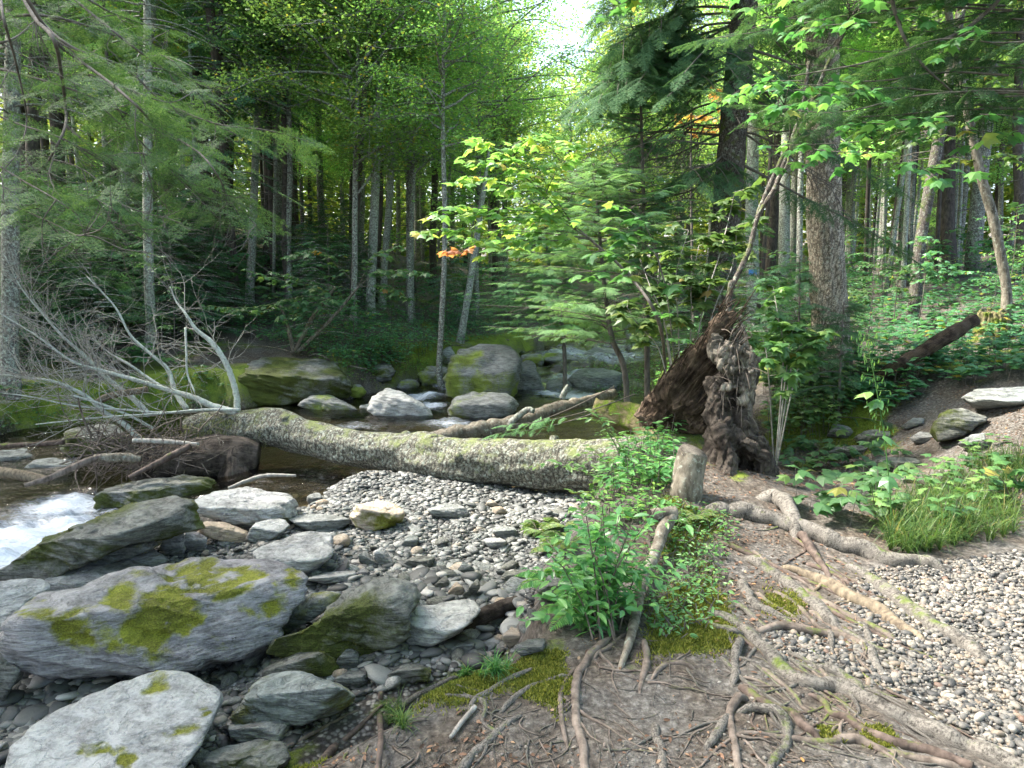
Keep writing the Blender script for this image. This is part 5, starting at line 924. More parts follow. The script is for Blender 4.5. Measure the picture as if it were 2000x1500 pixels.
b = merged([([(1393, 655, 9, 5.9), (1399, 678, 14, 5.85), (1408, 700, 15, 5.85), (1426, 704, 13, 5.8), (1436, 690, 9, 5.85)], 14), ([(1458, 683, 9, 5.85), (1468, 708, 10, 5.85), (1468, 746, 11, 5.85), (1457, 776, 9, 5.85)], 10), ([(1446, 612, 2, 5.95), (1449, 649, 8, 5.95), (1458, 683, 9, 5.9)], 8), ([(1412, 760, 8, 5.75), (1438, 751, 9, 5.75), (1455, 768, 8, 5.75), (1446, 790, 7, 5.75)], 10), ([(1424, 640, 5, 5.95), (1434, 664, 8, 5.9), (1446, 684, 8, 5.9), (1434, 700, 8, 5.85), (1458, 695, 6, 5.8)], 10), ([(1420, 715, 16, 5.9), (1430, 745, 20, 5.9), (1446, 730, 16, 5.9)], 12), ([(1400, 700, 5, 5.8), (1420, 722, 6, 5.75), (1450, 718, 5, 5.75), (1472, 730, 3, 5.7)], 8), ([(1448, 700, 12, 5.85), (1458, 740, 14, 5.85), (1460, 790, 12, 5.85), (1452, 830, 12, 5.85)], 12), ([(1430, 640, 6, 6), (1440, 665, 9, 5.95), (1450, 690, 9, 5.9), (1446, 625, 3, 6)], 8), ([(1395, 690, 10, 5.8), (1420, 680, 12, 5.8), (1450, 690, 10, 5.8), (1468, 700, 5, 5.8)], 8)], .012, 'plate', st, 'rotten_grey', .026, 11, 13)
obj('root_wood', b, st, mat=M['rotten_grey'], origin=o0)
b = merged([([(1400, 740, 18, 5.9), (1402, 780, 22, 5.85), (1405, 820, 26, 5.8), (1415, 860, 34, 5.75), (1410, 900, 36, 5.7), (1395, 945, 42, 5.6)], 14), ([(1430, 760, 20, 5.95), (1440, 800, 26, 5.9), (1446, 850, 30, 5.9), (1460, 900, 44, 5.9), (1455, 960, 52, 5.9)], 14), ([(1480, 860, 14, 5.8), (1494, 890, 16, 5.8), (1496, 930, 16, 5.8), (1480, 965, 20, 5.8)], 10)], .016, 'core', st, 'rotten_dark', .035, 9, 23)
obj('soil_caked_core', b, st, mat=M['rotten_dark'], origin=o0)
a = Acc(); rg = np.random.default_rng(71)                       # torn fibres and small roots
for k in range(46):
    u, v = rg.uniform(1392, 1470), rg.uniform(640, 860); p = P(u, v, 5.75)-o0; d = unit([rg.normal(.2, .6), -.6, rg.normal(-.5, .6)]); L = rg.uniform(.04, .2)
    tube(a, [p, p+d*L*.5+[0, 0, -.01], p+d*L+[0, 0, -.05]], [.005, .0035, .0015], 4, 6, cap=False)
obj('torn_fibres', a, st, mat=M['root_dark'])
b = merged([([(1402, 830, 12, 5.55), (1412, 860, 20, 5.5), (1420, 900, 22, 5.45), (1405, 950, 28, 5.4)], 12), ([(1405, 825, 5, 5.55), (1440, 860, 10, 5.5), (1470, 880, 16, 5.55), (1492, 905, 18, 5.6), (1494, 950, 14, 5.6)], 12)], .014, 'w', None, 'rotten_grey', .03, 8, 33)
ob = obj('hollow_stump', b, mat=M['rotten_dark'], origin=G(1440, 960)); ob.location = G(1440, 960); tag(ob, 'low hollow dark stump shell curling in front of the rotten stump', 'stump')
# cut stump
c0 = G(1345, 968); cs = empty('cut_stump', c0, 'small sawn stump leaning right with grey mossy bark and flat cut top', 'stump')
a = Acc(); t = dep(c0); c = np.array([P(1334, 1000, t+.05), P(1340, 960, t), P(1346, 920, t), P(1354, 886, t)])-c0
p_, T_, r_ = tube(a, c, [35*t/FPX, 31*t/FPX, 30*t/FPX, 29*t/FPX], 28, 50, amp=.08, seed=4, cap=False); obj('stump_bark', a, cs, mat=M['bark_mossy'])
a = Acc(); e = p_[-1]; nn = unit(T_[-1]+[.12, -.45, 0]); tube(a, [e-nn*.03, e+nn*.012], [29*t/FPX*1.02, 29*t/FPX*.97], 28, 3); obj('cut_face', a, cs, mat=M['rotten_grey'])
# broken stump on the right hill
g0 = G(1935, 665); b = Acc(); t = dep(g0)
b = merged([([(1925, 690, 44, t), (1932, 660, 32, t), (1934, 630, 28, t), (1934, 612, 26, t)], 18), ([(1915, 625, 8, t), (1912, 604, 4, t)], 8), ([(1950, 620, 8, t), (1958, 602, 3, t)], 8), ([(1932, 620, 10, t), (1928, 600, 3, t)], 8), ([(1960, 690, 20, t), (1952, 660, 14, t)], 10), ([(1900, 715, 14, t-.1), (1918, 680, 18, t)], 10)], .02, 'b', None, 'rotten', .03, 6, 43)
ob = obj('broken_stump', b, mat=M['rotten_moss'], origin=g0); ob.location = g0; tag(ob, 'short splintered stump with mossy foot on the right hillside', 'stump')
# ------------------------------------------------------------------ vegetation kits
def leaves_along(acc, pts, tmpl, size, step, rng, droop=.15, fwd=.5, nj=.3, start=0.):
    pts = catmull(pts, max(8, len(pts)*4)); s = np.concatenate([[0], np.cumsum(np.linalg.norm(np.diff(pts, axis=0), axis=1))])
    L = s[-1]; n = max(int(L*(1-start)/step), 2); q = np.linspace(L*start, L, n)
    p = np.stack([np.interp(q, s, pts[:, k]) for k in range(3)], -1); T = unit(np.stack([np.interp(q, s, np.gradient(pts[:, k])) for k in range(3)], -1))
    side = unit(np.cross(T, [0, 0, 1.]+rng.normal(0, .05, 3))); sg = np.where(np.arange(n) % 2 == 0, 1., -1.)[:, None]
    for rep in (1, -1):
        d = side*sg*rep+T*fwd+rng.normal(0, .22, (n, 3)); d[:, 2] -= droop
        nr = np.array([0, 0, 1.])+rng.normal(0, nj, (n, 3))
        scatter(acc, tmpl[0], tmpl[1], p+rng.normal(0, size*.08, (n, 3)), frames(d, nr), size*rng.uniform(.6, 1.15, n))
def bough(accW, accL, pts, r0, rng, kind='leaf', tmpl=None, size=.1, step=.08, twig=.4, tstep=.18, droop=.1, start=.15, lib=None, ssize=.35, wood=True, taper=.25, sub=0):
    """a branch with side twigs carrying leaves or needle sprays; sub>0 adds a second order"""
    pts = np.asarray(pts, float); n = len(pts)
    if wood: tube(accW, pts, np.linspace(r0, r0*taper, n), 6 if r0 > .006 else 4, n*4, amp=.08, cap=False)
    c = catmull(pts, 24); s = np.concatenate([[0], np.cumsum(np.linalg.norm(np.diff(c, axis=0), axis=1))]); L = s[-1]
    m = max(int(L*(1-start)/tstep), 2); pp = []; dd = []; nn = []; ss = []
    for j in range(m):
        f = start+(1-start)*(j+rng.uniform(-.3, .3))/m; f = min(max(f, 0), 1); q = f*L
        p = np.array([np.interp(q, s, c[:, k]) for k in range(3)]); T = unit(np.array([np.interp(q, s, np.gradient(c[:, k])) for k in range(3)]))
        sd = unit(np.cross(T, [0, 0, 1.])); sg = 1 if j % 2 else -1
        tl = twig*(1.1-.75*f)*rng.uniform(.6, 1.2); d = unit(T*.7+sd*sg+rng.normal(0, .15, 3)); d[2] = d[2]*.6-droop*rng.uniform(.3, 1.5)
        if kind == 'leaf':
            e = p+d*tl; tp = np.array([p, (p+e)/2+[0, 0, .03*tl], e-[0, 0, .12*tl]])
            if wood: tube(accW, tp, np.linspace(r0*.35, r0*.12, 3), 4, 5, cap=False)
            leaves_along(accL, tp, tmpl, size, step, rng, start=.1)
        elif sub > 0:
            e = p+d*tl*2; bough(accW, accL, [p, (p+e)/2, e-[0, 0, droop*tl]], r0*.4, rng, kind, tmpl, size, step, twig*.6, tstep*.8, droop, .1, lib, ssize*.8, wood, taper, sub-1)
        else:
            pp.append(p); dd.append(d); nn.append(np.array([0, 0, 1.])+rng.normal(0, .42, 3)); ss.append(ssize*(1.15-.5*f)*rng.uniform(.7, 1.2))
    if kind == 'leaf': leaves_along(accL, c[int(24*start):], tmpl, size, step, rng)
    elif pp:
        pp.append(c[-2]); dd.append(T); nn.append([0, 0, 1.]); ss.append(ssize)
        sprays(accL, lib, np.array(pp), np.array(dd), np.array(nn), np.array(ss), rng)
LF, LO, LM, LG = leaf_far(), leaf_oval(), leaf_maple(), leaf_goose()

# crowns shared between trees: origin at the foot of the crown, unit = metres
def broad_crown(seed, Hc, R, nb, leaf, lsize, per):
    rng = np.random.default_rng(seed); W_, L_ = Acc(), Acc(); ends = []
    for b in range(nb):
        z = Hc*rng.uniform(0, .85)**1.; az = rng.uniform(0, 6.28); Lb = R*math.sin(math.pi*min(max(.18+.72*z/Hc, .1), .95))**.7*rng.uniform(.6, 1.1)
        el = rng.uniform(.1, .7); d = np.array([math.cos(az)*math.cos(el), math.sin(az)*math.cos(el), math.sin(el)]); p = [np.array([0, 0, z])]
        for k in range(5): d = unit(d+rng.normal(0, .16, 3)+[0, 0, -.03]); p.append(p[-1]+d*Lb/5)
        tube(W_, p, np.linspace(.035, .006, 6), 5, 12, cap=False)
        for j in range(7):
            i = rng.integers(2, 6); dd = unit([rng.normal(), rng.normal(), rng.normal(0, .25)]); e = p[i]+dd*rng.uniform(.3, 1.); tube(W_, [p[i], (p[i]+e)/2, e], [.009, .006, .003], 4, 5, cap=False)
            k = int(per*rng.uniform(.5, 1.4)); w = rng.uniform(0, 1, k)[:, None]**.6; q = p[i]+(e-p[i])*1.1*w+rng.normal(0, 1, (k, 3))*[.26, .26, .10]
            az2 = rng.uniform(0, 6.28, k); dv = np.stack([np.cos(az2), np.sin(az2), rng.normal(-.25, .3, k)], -1)
            scatter(L_, leaf[0], leaf[1], q, frames(dv, np.array([0, 0, 1.])+rng.normal(0, .45, (k, 3))), lsize*rng.uniform(.6, 1.2, k))
    return W_, L_
def conifer_crown(seed, Hc, R, nb, lib, ssize, dens=.3, droop=.25, deadz=0.):
    rng = np.random.default_rng(seed); W_, L_ = Acc(), Acc()
    for b in range(nb):
        z = Hc*(b+rng.uniform(0, 1))/nb; az = rng.uniform(0, 6.28); Lb = (R*(1-z/Hc)**.75+.15)*rng.uniform(.65, 1.15)
        h = np.array([math.cos(az), math.sin(az), 0]); p = [np.array([0, 0, z])+h*Lb*f+np.array([0, 0, Lb*(.12*f-droop*f*f*1.6+.12*max(0, f-.7))]) for f in np.linspace(0, 1, 5)]
        bough(W_, L_, p, .012*Lb**.5+.004, rng, 'spray', lib=lib, ssize=ssize, twig=.3*Lb**.5, tstep=dens, droop=.2, start=.2)
    return W_, L_
print('crowns')
BC = []
for k, (Hc, R, nb, per, ls, mt) in enumerate([(8, 2.9, 46, 70, .085, 'beech'), (7, 2.4, 40, 70, .08, 'canopy'), (9, 3.2, 54, 64, .09, 'canopy'), (6, 2.2, 36, 60, .08, 'beech')]):
    a, b = broad_crown(300+k, Hc, R, nb, LF, ls, per); BC.append((a.mesh('branches', M['bark_far']), b.mesh('foliage', M[mt], smooth=False)))
CC = []
for k, (Hc, R, nb, mt) in enumerate([(10, 1.9, 120, 'spruce'), (8, 1.6, 100, 'hemlock'), (6, 1.5, 80, 'spruce')]):
    a, b = conifer_crown(320+k, Hc, R, nb, SPR_FAR, .42, .26); CC.append((a.mesh('branches', M['bark_far']), b.mesh('foliage', M[mt], smooth=False)))
def dead_twigs(seed, Hc, R, n):
    rng = np.random.default_rng(seed); a = Acc()
    for k in range(n):
        z = rng.uniform(0, Hc); az = rng.uniform(0, 6.28); L = R*rng.uniform(.3, 1); d = np.array([math.cos(az), math.sin(az), rng.uniform(-.25, .2)]); p = np.array([0, 0, z])
        tube(a, [p, p+d*L*.5, p+d*L-[0, 0, .12*L]], [.009, .006, .002], 4, 6, cap=False)
        for j in range(4): q = p+d*L*rng.uniform(.3, .9); e = q+unit([rng.normal(), rng.normal(), rng.normal(-.2, .3)])*L*.35; tube(a, [q, (q+e)/2, e], [.004, .003, .0015], 4, 4, cap=False)
    return a.mesh('dead_twigs', M['twig_dark'])
M['twig_dark'] = bark('dark_dead_twig', (.07, .06, .05), (.22, .2, .18), bumpd=.002)
DT = [dead_twigs(340+k, 5, 1.1, 46) for k in range(3)]
def put(me, name, parent, loc, sc=(1, 1, 1), rz=0.):
    o_ = obj(name, me, parent); o_.location = [float(q) for q in loc]; o_.scale = sc; o_.rotation_euler = (0, 0, rz); return o_
tr = np.random.default_rng(400)
def tree(name, label, ub, vb, ut, vt, wpx, mat, crown=None, cz=4., cs=1., height=13., bend=.12, dead=None, group=None, seg=10, tb=None, cat='tree', amp=.06, dn=24, flare=1.25):
    g = G(ub, vb) if tb is None else P(ub, vb, tb)
    if tb is not None: g[2] = float(H(g[0], g[1]))
    t = dep(g); r = wpx*t/FPX/2; top = P(ut, vt, t*(1+tr.uniform(-.01, .02))); d = top-g; d = d/max(d[2], .5)
    o_ = empty(name, g-[0, 0, .05], label, cat, group); rng = np.random.default_rng(int(ub*7+vb))
    zs = np.array([-.15, .15, .6, 1.6, 3.5, 6, 9, height]); zs = zs[zs <= height]; 
    pts = np.array([d*z+np.array([rng.normal(0, bend*.25), rng.normal(0, bend*.25), 0])*(z > .5) for z in zs]); pts[:, 2] = zs
    rr = r*np.interp(zs, [-.15, .2, .7, 3, height], [flare*1.25, flare, 1.06, 1., .3])
    a = Acc(); tube(a, pts, rr, seg, dn, amp=amp, seed=int(ub)); obj('trunk', a, o_, mat=M[mat])
    if crown is not None:
        lib = BC if crown[0] == 'b' else CC; k = int(crown[1:]); p = np.array([np.interp(cz, zs, pts[:, i]) for i in range(3)]); s = cs
        rz = rng.uniform(0, 6.28); br = put(lib[k][0], 'branches', o_, p, (s, s, s), rz); put(lib[k][1], 'foliage', o_, p, (s, s, s), rz)
    if dead is not None:
        p = np.array([np.interp(dead, zs, pts[:, i]) for i in range(3)]); put(DT[int(ub) % 3], 'dead_twigs', o_, p, (1, 1, min(1, (cz if crown else 5)/5+.4)), rng.uniform(0, 6.28))
    return o_
print('trees')
TREES = [
 # left and centre woods
 ('birch_tree', 'thick grey trunk at the far left edge behind the white dead limbs', 18, 755, 22, 300, 30, 'bark_far', 'c1', 4.2, 1., 0, 'bark'),
 ('birch_tree', 'mottled grey trunk with slight lean at left above the dead limbs', 210, 585, 240, 380, 24, 'bark_grey', 'b0', 5.5, 1., 1.5),
 ('conifer_tree', 'wide dark trunk behind the upper left hemlock boughs', 228, 470, 240, 60, 36, 'bark_spruce', 'c0', 5, 1.2, 2),
 ('birch_tree', 'straight slim grey trunk rising behind the arching white limb', 288, 700, 288, 430, 18, 'bark_grey', 'c2', 4.4, 1., 1.5),
 ('conifer_tree', 'dark slim conifer trunk between the grey left trunks', 330, 500, 334, 200, 18, 'bark_dark', 'c0', 5, 1., 2),
 ('birch_tree', 'pale slim trunk left of the deep dark hollow', 388, 470, 400, 200, 14, 'bark_grey', 'b1', 6, 1., 2),
 ('conifer_tree', 'thin dark trunk over the dark hollow', 448, 460, 452, 100, 13, 'bark_dark', 'c1', 6, 1., 2),
 ('birch_tree', 'pale trunk standing beside the bluish maple boughs', 487, 590, 500, 300, 15, 'bark_grey', 'b3', 6, 1., 1.5),
 ('conifer_tree', 'dark trunk close behind the pale one by the maple boughs', 522, 560, 521, 200, 17, 'bark_dark', 'c2', 5, 1.2, 1.5),
 ('conifer_tree', 'grey columnar trunk rising clear left of centre', 612, 450, 606, 60, 24, 'bark_far', 'b2', 8, 1., 2),
 ('conifer_tree', 'slim dark trunk just right of the grey columnar one', 643, 445, 641, 100, 12, 'bark_dark', 'c1', 7, 1., 2),
 ('birch_tree', 'very thin grey trunk in the bright gap left of centre', 672, 440, 676, 100, 9, 'bark_far', 'b1', 8, 1., 3),
 ('conifer_tree', 'tall dark trunk left of the lichen white trunk', 700, 470, 694, 20, 21, 'bark_dark', 'c0', 7.5, 1.1, 2),
 ('birch_tree', 'lichen white lower trunk standing on the far bank', 723, 618, 735, 300, 17, 'bark_grey', 'b0', 6, .9, 1.5),
 ('birch_tree', 'second whitish trunk just right of the lichen white one', 746, 602, 764, 280, 13, 'bark_grey', 'b3', 6, 1., 1.5),
 ('conifer_tree', 'dark trunk right of the paired whitish trunks', 786, 470, 787, 150, 12, 'bark_dark', 'c1', 6, 1., 2),
 ('birch_tree', 'straight grey trunk at the right end of the left woods', 803, 625, 806, 180, 15, 'bark_far', 'b1', 5.5, .9, 2),
 ('birch_sapling', 'thin white birch leaning right behind the giant boulder', 898, 668, 928, 470, 13, 'bark_grey', None, 4, 1., 0),
 ('conifer_tree', 'dim trunk in the dark woods left of the leaning birch', 845, 560, 848, 300, 13, 'bark_dark', 'c2', 5, 1., 1),
 ('conifer_tree', 'dim trunk in the dark woods right of the leaning birch', 968, 560, 966, 300, 12, 'bark_dark', 'c1', 5, 1., 1),
 ('conifer_tree', 'dark trunk at the left edge behind the thick grey one', 60, 600, 70, 200, 26, 'bark_dark', 'c0', 4.5, 1., 1),
 ('conifer_tree', 'dark trunk seen through the hemlock boughs at left', 118, 560, 110, 200, 26, 'bark_dark', 'c0', 4.5, 1., 1),
 ('conifer_tree', 'dim slim trunk in the dark behind the arching limb', 420, 600, 425, 300, 12, 'bark_dark', 'c2', 4.5, 1., .6),
 ('conifer_tree', 'dim trunk over the wide mossy outcrop', 560, 600, 556, 300, 13, 'bark_dark', 'c2', 4.5, 1., .6),
 # right woods
 ('birch_tree', 'pale grey trunk with blue paint blaze behind the big dark spruce', 1472, 640, 1468, 200, 25, 'bark_grey', 'b3', 6, 1., 3),
 ('birch_tree', 'pale trunk between the blazed trunk and the big flaky one', 1527, 610, 1541, 140, 21, 'bark_grey', 'b0', 6.5, 1., 3),
 ('birch_tree', 'slim pale trunk touching the right side of the big flaky trunk', 1654, 560, 1672, 220, 16, 'bark_grey', 'b1', 6, 1., 3),
 ('birch_tree', 'slim leaning grey trunk right of the big flaky trunk', 1779, 640, 1846, 200, 21, 'bark_spruce', 'b3', 5.5, .9, 3),
 ('conifer_tree', 'dark straight trunk beside the uphill trail', 1855, 545, 1850, 160, 25, 'bark_dark', 'c0', 6, 1.1, 1.5),
 ('conifer_tree', 'dark thin trunk left of the leaning grey one', 1768, 560, 1790, 300, 12, 'bark_dark', 'c1', 5, 1., 1),
 ('birch_tree', 'distant pale trunk against the white sky gap at right', 1722, 520, 1738, 150, 13, 'bark_far', 'b2', 8, .8, 4),
 ('conifer_tree', 'dark slim trunk uphill beyond the trail', 1902, 500, 1900, 250, 11, 'bark_dark', 'c1', 5, 1., 1),
 ('conifer_tree', 'dark trunk at the right edge beyond the trail', 1990, 545, 1992, 200, 17, 'bark_dark', 'c0', 6, 1., 1),
 ('birch_tree', 'thin pale trunk near the right edge uphill', 1950, 500, 1962, 200, 9, 'bark_far', 'b1', 7, 1., 3),
 ('conifer_tree', 'dim trunk behind the green shrubs right of centre', 1345, 560, 1348, 200, 14, 'bark_dark', 'c2', 5, 1., 2),
]
for row in TREES:
    name, lab, ub, vb, ut, vt, w, mt, cr, cz, cs, dd = row[:12]
    to_ = tree(name, lab, ub, vb, ut, vt, w, mt, cr, cz, cs, dead=None if dd == 0 or 'birch' in name and dd < 2 else (dd if dd > 0 else None), seg=12, height=14 if name != 'birch_sapling' else 5)
    if 'blaze' in lab:                                           # small blue paint mark facing the path
        t_ = dep(np.array(to_.location)); c_ = P(1466, 532, t_)-np.array(to_.location); rr_ = w*t_/FPX/2*1.16; ang = np.linspace(-2.15, -1.0, 7); vv_ = [(c_[0]+rr_*math.cos(a_), c_[1]+rr_*math.sin(a_), c_[2]+h_) for h_ in (-.07, .07) for a_ in ang]
        a = Acc(); a.add(vv_, None, [(i, i+1, i+8, i+7) for i in range(6)]); mb_, n_b, o_b = newmat('blue_paint'); pbsdf(n_b, o_b, (.08, .22, .5), .7); obj('paint_blaze', a, to_, mat=mb_)
# big flaky trunk
g = G(1628, 745); bt = empty('flaky_tree', g, 'big trunk with pale flaking bark standing on the right bank', 'tree'); t = dep(g)
a = Acc(); pts = np.array([P(1632, 765, t), P(1628, 735, t), P(1624, 680, t), P(1620, 600, t), P(1612, 450, t), P(1608, 300, t), P(1606, 150, t), P(1606, 0, t), P(1606, -200, t), P(1610, -900, t)])-g
tube(a, pts, np.array([48, 39, 35, 33, 32, 31, 30, 29, 27, 15])*t/FPX, 64, 300, amp=.10, freq=6, seed=12, stretch=3); obj('trunk', a, bt, mat=M['bark_flaky'])
put(BC[2][0], 'branches', bt, pts[8], (1, 1, 1)); put(BC[2][1], 'foliage', bt, pts[8])
# big dark spruce
g = P(1400, 700, 9.); g[2] = float(H(g[0], g[1])); sp = empty('big_spruce', g, 'big dark spruce trunk with drooping dead limbs right of centre', 'tree'); t = 9.
a = Acc(); pts = np.array([P(1398, 745, t), P(1402, 640, t), P(1412, 500, t), P(1424, 350, t), P(1434, 230, t), P(1446, 100, t), P(1455, 0, t), P(1468, -200, t), P(1510, -900, t)])-g
tube(a, pts, np.array([34, 29, 27, 26.5, 26, 25, 24, 22, 10])*t/FPX, 40, 160, amp=.07, freq=7, seed=13, stretch=2); obj('trunk', a, sp, mat=M['bark_spruce'])
rng = np.random.default_rng(501); Wd, Lv = Acc(), Acc(); g0 = g
for k in range(66):                                             # limbs, mostly toward the stream (left)
    v0 = rng.uniform(-330, 330); u0 = np.interp(v0, [-200, 0, 350, 500], [1468, 1455, 1424, 1412]); Lp = rng.uniform(160, 460)*(1 if k % 3 else .6)*(.62 if v0 < -40 else .85); sgn = -1 if rng.random() < .68 else 1
    dt = rng.uniform(-1.2, 1.2); dr = rng.uniform(.25, .75)
    p = [P(u0+sgn*Lp*f, v0+Lp*(dr*f**1.3-.1*f)+14*math.sin(5*f+k), t+dt*f) -g0 for f in (0, .2, .45, .7, 1)]
    live = v0 < 190 or rng.random() < .25
    if live: bough(Wd, Lv, p, .020, rng, 'spray', lib=SPR_MID, ssize=.46, twig=.45, tstep=.10, droop=.35, start=.28, sub=1 if rng.random() < .4 else 0)
    else:
        tube(Wd, p, np.linspace(.018, .004, 5), 5, 20, cap=False)
        for j in range(9): i = rng.uniform(.2, .95); q = p[0]*(1-i)+p[-1]*i; q = np.array([np.interp(i, (0, .2, .45, .7, 1), [w_[c_] for w_ in p]) for c_ in range(3)]); grow(Wd, q, unit([sgn*.5, rng.normal(0, .4), -rng.uniform(.3, 1.2)]), .006, rng.uniform(.3, .9), 1, rng, .5)
obj('limbs', Wd, sp, mat=M['twig_dark']); obj('foliage', Lv, sp, mat=M['spruce'], smooth=False)
put(CC[0][0], 'crown_branches', sp, pts[7]); put(CC[0][1], 'crown', sp, pts[7])
# leaning forked mossy stem
g = G(1424, 600); a = Acc(); t = 6.2; g = P(1424, 640, t); g[2] = float(H(g[0], g[1])); lt = empty('leaning_sapling', g, 'thin mossy stem leaning right out of the maple leaves with a fork above', 'tree')
pp = [g-[0, 0, .1]]+[P(u, v, t) for u, v in [(1424, 590), (1437, 545), (1462, 490), (1482, 420), (1512, 370), (1540, 300), (1570, 235), (1590, 190), (1615, 130), (1650, 60), (1680, 0), (1720, -120)]]
tube(a, np.array(pp)-g, np.array([8, 8, 7, 7, 6.5, 6.5, 6.5, 6, 6, 5, 4.5, 4, 3])*.72*t/FPX, 9, 90, amp=.2, seed=5)
tube(a, np.array([P(u, v, t+.1) for u, v in [(1478, 425), (1500, 370), (1525, 315), (1548, 270), (1570, 200), (1580, 120)]])-g, np.array([5, 5, 5, 5, 4, 3])*t/FPX, 8, 40, amp=.2, seed=6)
for k in range(12): i = rng.integers(6, 12); grow(a, np.array(pp[i])-g, unit([rng.normal(0, .8), rng.normal(0, .5), rng.normal(.3, .5)]), .010, rng.uniform(.5, 1.2), 2, rng, .6)
obj('stem', a, lt, mat=M['bark_spruce'])
# curved tree at right by the broken stump
g = G(1962, 655); t = dep(g); ct = empty('curved_tree', g, 'slender curved dark tree beside the short splintered stump', 'tree'); a = Acc()
tube(a, np.array([P(1960, 690, t), P(1962, 640, t), P(1966, 570, t), P(1955, 500, t), P(1938, 420, t), P(1918, 350, t), P(1900, 270, t), P(1885, 190, t), P(1868, 120, t), P(1850, 0, t), P(1840, -200, t)])-g, np.array([13, 10, 9, 9, 9, 8.5, 8, 8, 7, 6, 4])*t/FPX, 12, 100, amp=.1, seed=7); obj('trunk', a, ct, mat=M['bark_mossy'])
b = Acc(); w_ = Acc(); 
for k in range(26):
    v0 = rng.uniform(-150, 330); u0 = np.interp(v0, [-200, 0, 190, 350], [1840, 1850, 1885, 1918]); sg = rng.choice([-1, 1]); Lp = rng.uniform(60, 200); tt_ = t+rng.uniform(-.8, .8)
    bough(w_, b, [P(u0, v0, t)-g, P(u0+sg*Lp*.5, v0-10, (t+tt_)/2)-g, P(u0+sg*Lp, v0+25, tt_)-g], .007, rng, 'leaf', LG, .13, .10, .3, .22)
obj('branches', w_, ct, mat=M['twig_dark']); obj('foliage', b, ct, mat=M['maple'], smooth=False)

# far woods: individual trees behind the traced ones
k = 0; rng = np.random.default_rng(601)
FL = {'b': 'slender broadleaf tree in the distant woods', 'c': 'narrow dark conifer in the distant woods'}
spots = []
while k < 104:
    x, y = rng.uniform(-26, 34), rng.uniform(17, 46)
    if float(sdpoly(x, y, CHAN)) > -1 or any(np.hypot(x-a_, y-b_) < 1.4 for a_, b_ in spots): continue
    z = float(H(x, y)); u, v, t = proj(np.array([x, y, z]))
    if not (-250 < u < 2250): continue
    if 985 < u < 1215: continue
    if inpoly(np.array(x), np.array(y), trail): continue
    spots.append((x, y)); k += 1; kd = 'b' if rng.random() < (.65 if u > 650 else .5) else 'c'
    r = rng.uniform(.07, .17); h = rng.uniform(13, 18); o_ = empty('broadleaf_tree' if kd == 'b' else 'conifer_tree', (x, y, z-.1), FL[kd], 'tree', FL[kd].replace('tree', 'trees').replace('conifer ', 'conifers '))
    a = Acc(); tube(a, [(0, 0, 0), (rng.normal(0, .1), rng.normal(0, .1), h*.3), (rng.normal(0, .25), rng.normal(0, .2), h*.65), (rng.normal(0, .4), 0, h)], [r*1.2, r, r*.8, r*.3], 8, 14, amp=.05, seed=k); obj('trunk', a, o_, mat=M['bark_far' if kd == 'b' else 'bark_dark'])
    s = rng.uniform(.85, 1.35); cz = rng.uniform(3, 6.5); rz = rng.uniform(0, 6.28); lib = BC if kd == 'b' else CC; j = int(rng.integers(0, len(lib)))
    put(lib[j][0], 'branches', o_, (0, 0, cz), (s, s, s), rz); put(lib[j][1], 'foliage', o_, (0, 0, cz), (s, s, s), rz)
    if kd == 'b' and rng.random() < .6: j = int(rng.integers(0, 4)); put(BC[j][1], 'foliage', o_, (0, 0, cz-rng.uniform(1, 2.5)), (s*.8,)*3, rz+2)
PL = 'thin straight pole trunk packed among the distant woods'; k = 0
while k < 75:
    x, y = rng.uniform(-24, 26), rng.uniform(16, 36)
    if float(sdpoly(x, y, CHAN)) > -1: continue
    z = float(H(x, y)); u, v, t = proj(np.array([x, y, z]))
    if not (-50 < u < 2050) or 990 < u < 1210 or inpoly(np.array(x), np.array(y), trail): continue
    k += 1; r = rng.uniform(.035, .075); h = rng.uniform(10, 14); o_ = empty('slender_tree', (x, y, z-.1), PL, 'tree', 'thin pole trunks of the distant woods'); lx = rng.normal(0, .55); a = Acc(); tube(a, [(0, 0, 0), (lx*.4+rng.normal(0, .12), 0, h*.4), (lx*1.3, rng.normal(0, .3), h)], [r*1.2, r, r*.4], 6, 10); obj('trunk', a, o_, mat=M['bark_grey' if k % 2 else 'bark_dark'])
    j = int(rng.integers(0, 4)); put(BC[j][1], 'foliage', o_, (0, 0, rng.uniform(5, 7)), (.55,)*3, rng.uniform(0, 6))
# bright canopy trees leaning over the stream
for (u, v, t, cz, cs, j, lab) in [(690, 620, 17, 3.2, 1.15, 0, 'light green beech over the stream left of the sky gap'), (800, 600, 19, 3.6, 1.2, 1, 'yellow green broadleaf tree above the far bank at centre'), (930, 600, 22, 3.2, 1.2, 2, 'pale green broadleaf tree behind the leaning birch'), (985, 590, 27, 2.6, .95, 0, 'hazy bright broadleaf tree below the sky gap'),
                                  (1230, 620, 20, 3.0, 1.1, 3, 'light green broadleaf tree behind the young spruces'), (1330, 600, 24, 3.2, 1.2, 1, 'bright broadleaf tree behind the big spruce'), (560, 560, 18, 4.5, 1.0, 1, 'fresh green broadleaf tree at upper left of centre'), (860, 600, 15, 5.2, .9, 3, 'small leaved tree overhanging the pool high up'), (1560, 600, 16, 4.5, 1., 2, 'green broadleaf tree behind the flaky trunk'), (1780, 560, 19, 4.2, 1.1, 1, 'sunlit broadleaf tree uphill at right'),(1110, 600, 31, 1.6, .9, 2, 'low bright broadleaf tree closing the end of the stream')]:
    tree('broadleaf_tree', lab, u, v, u+6, 200, 11, 'bark_far', 'b%d' % j, cz, cs, tb=t, height=cz+6)

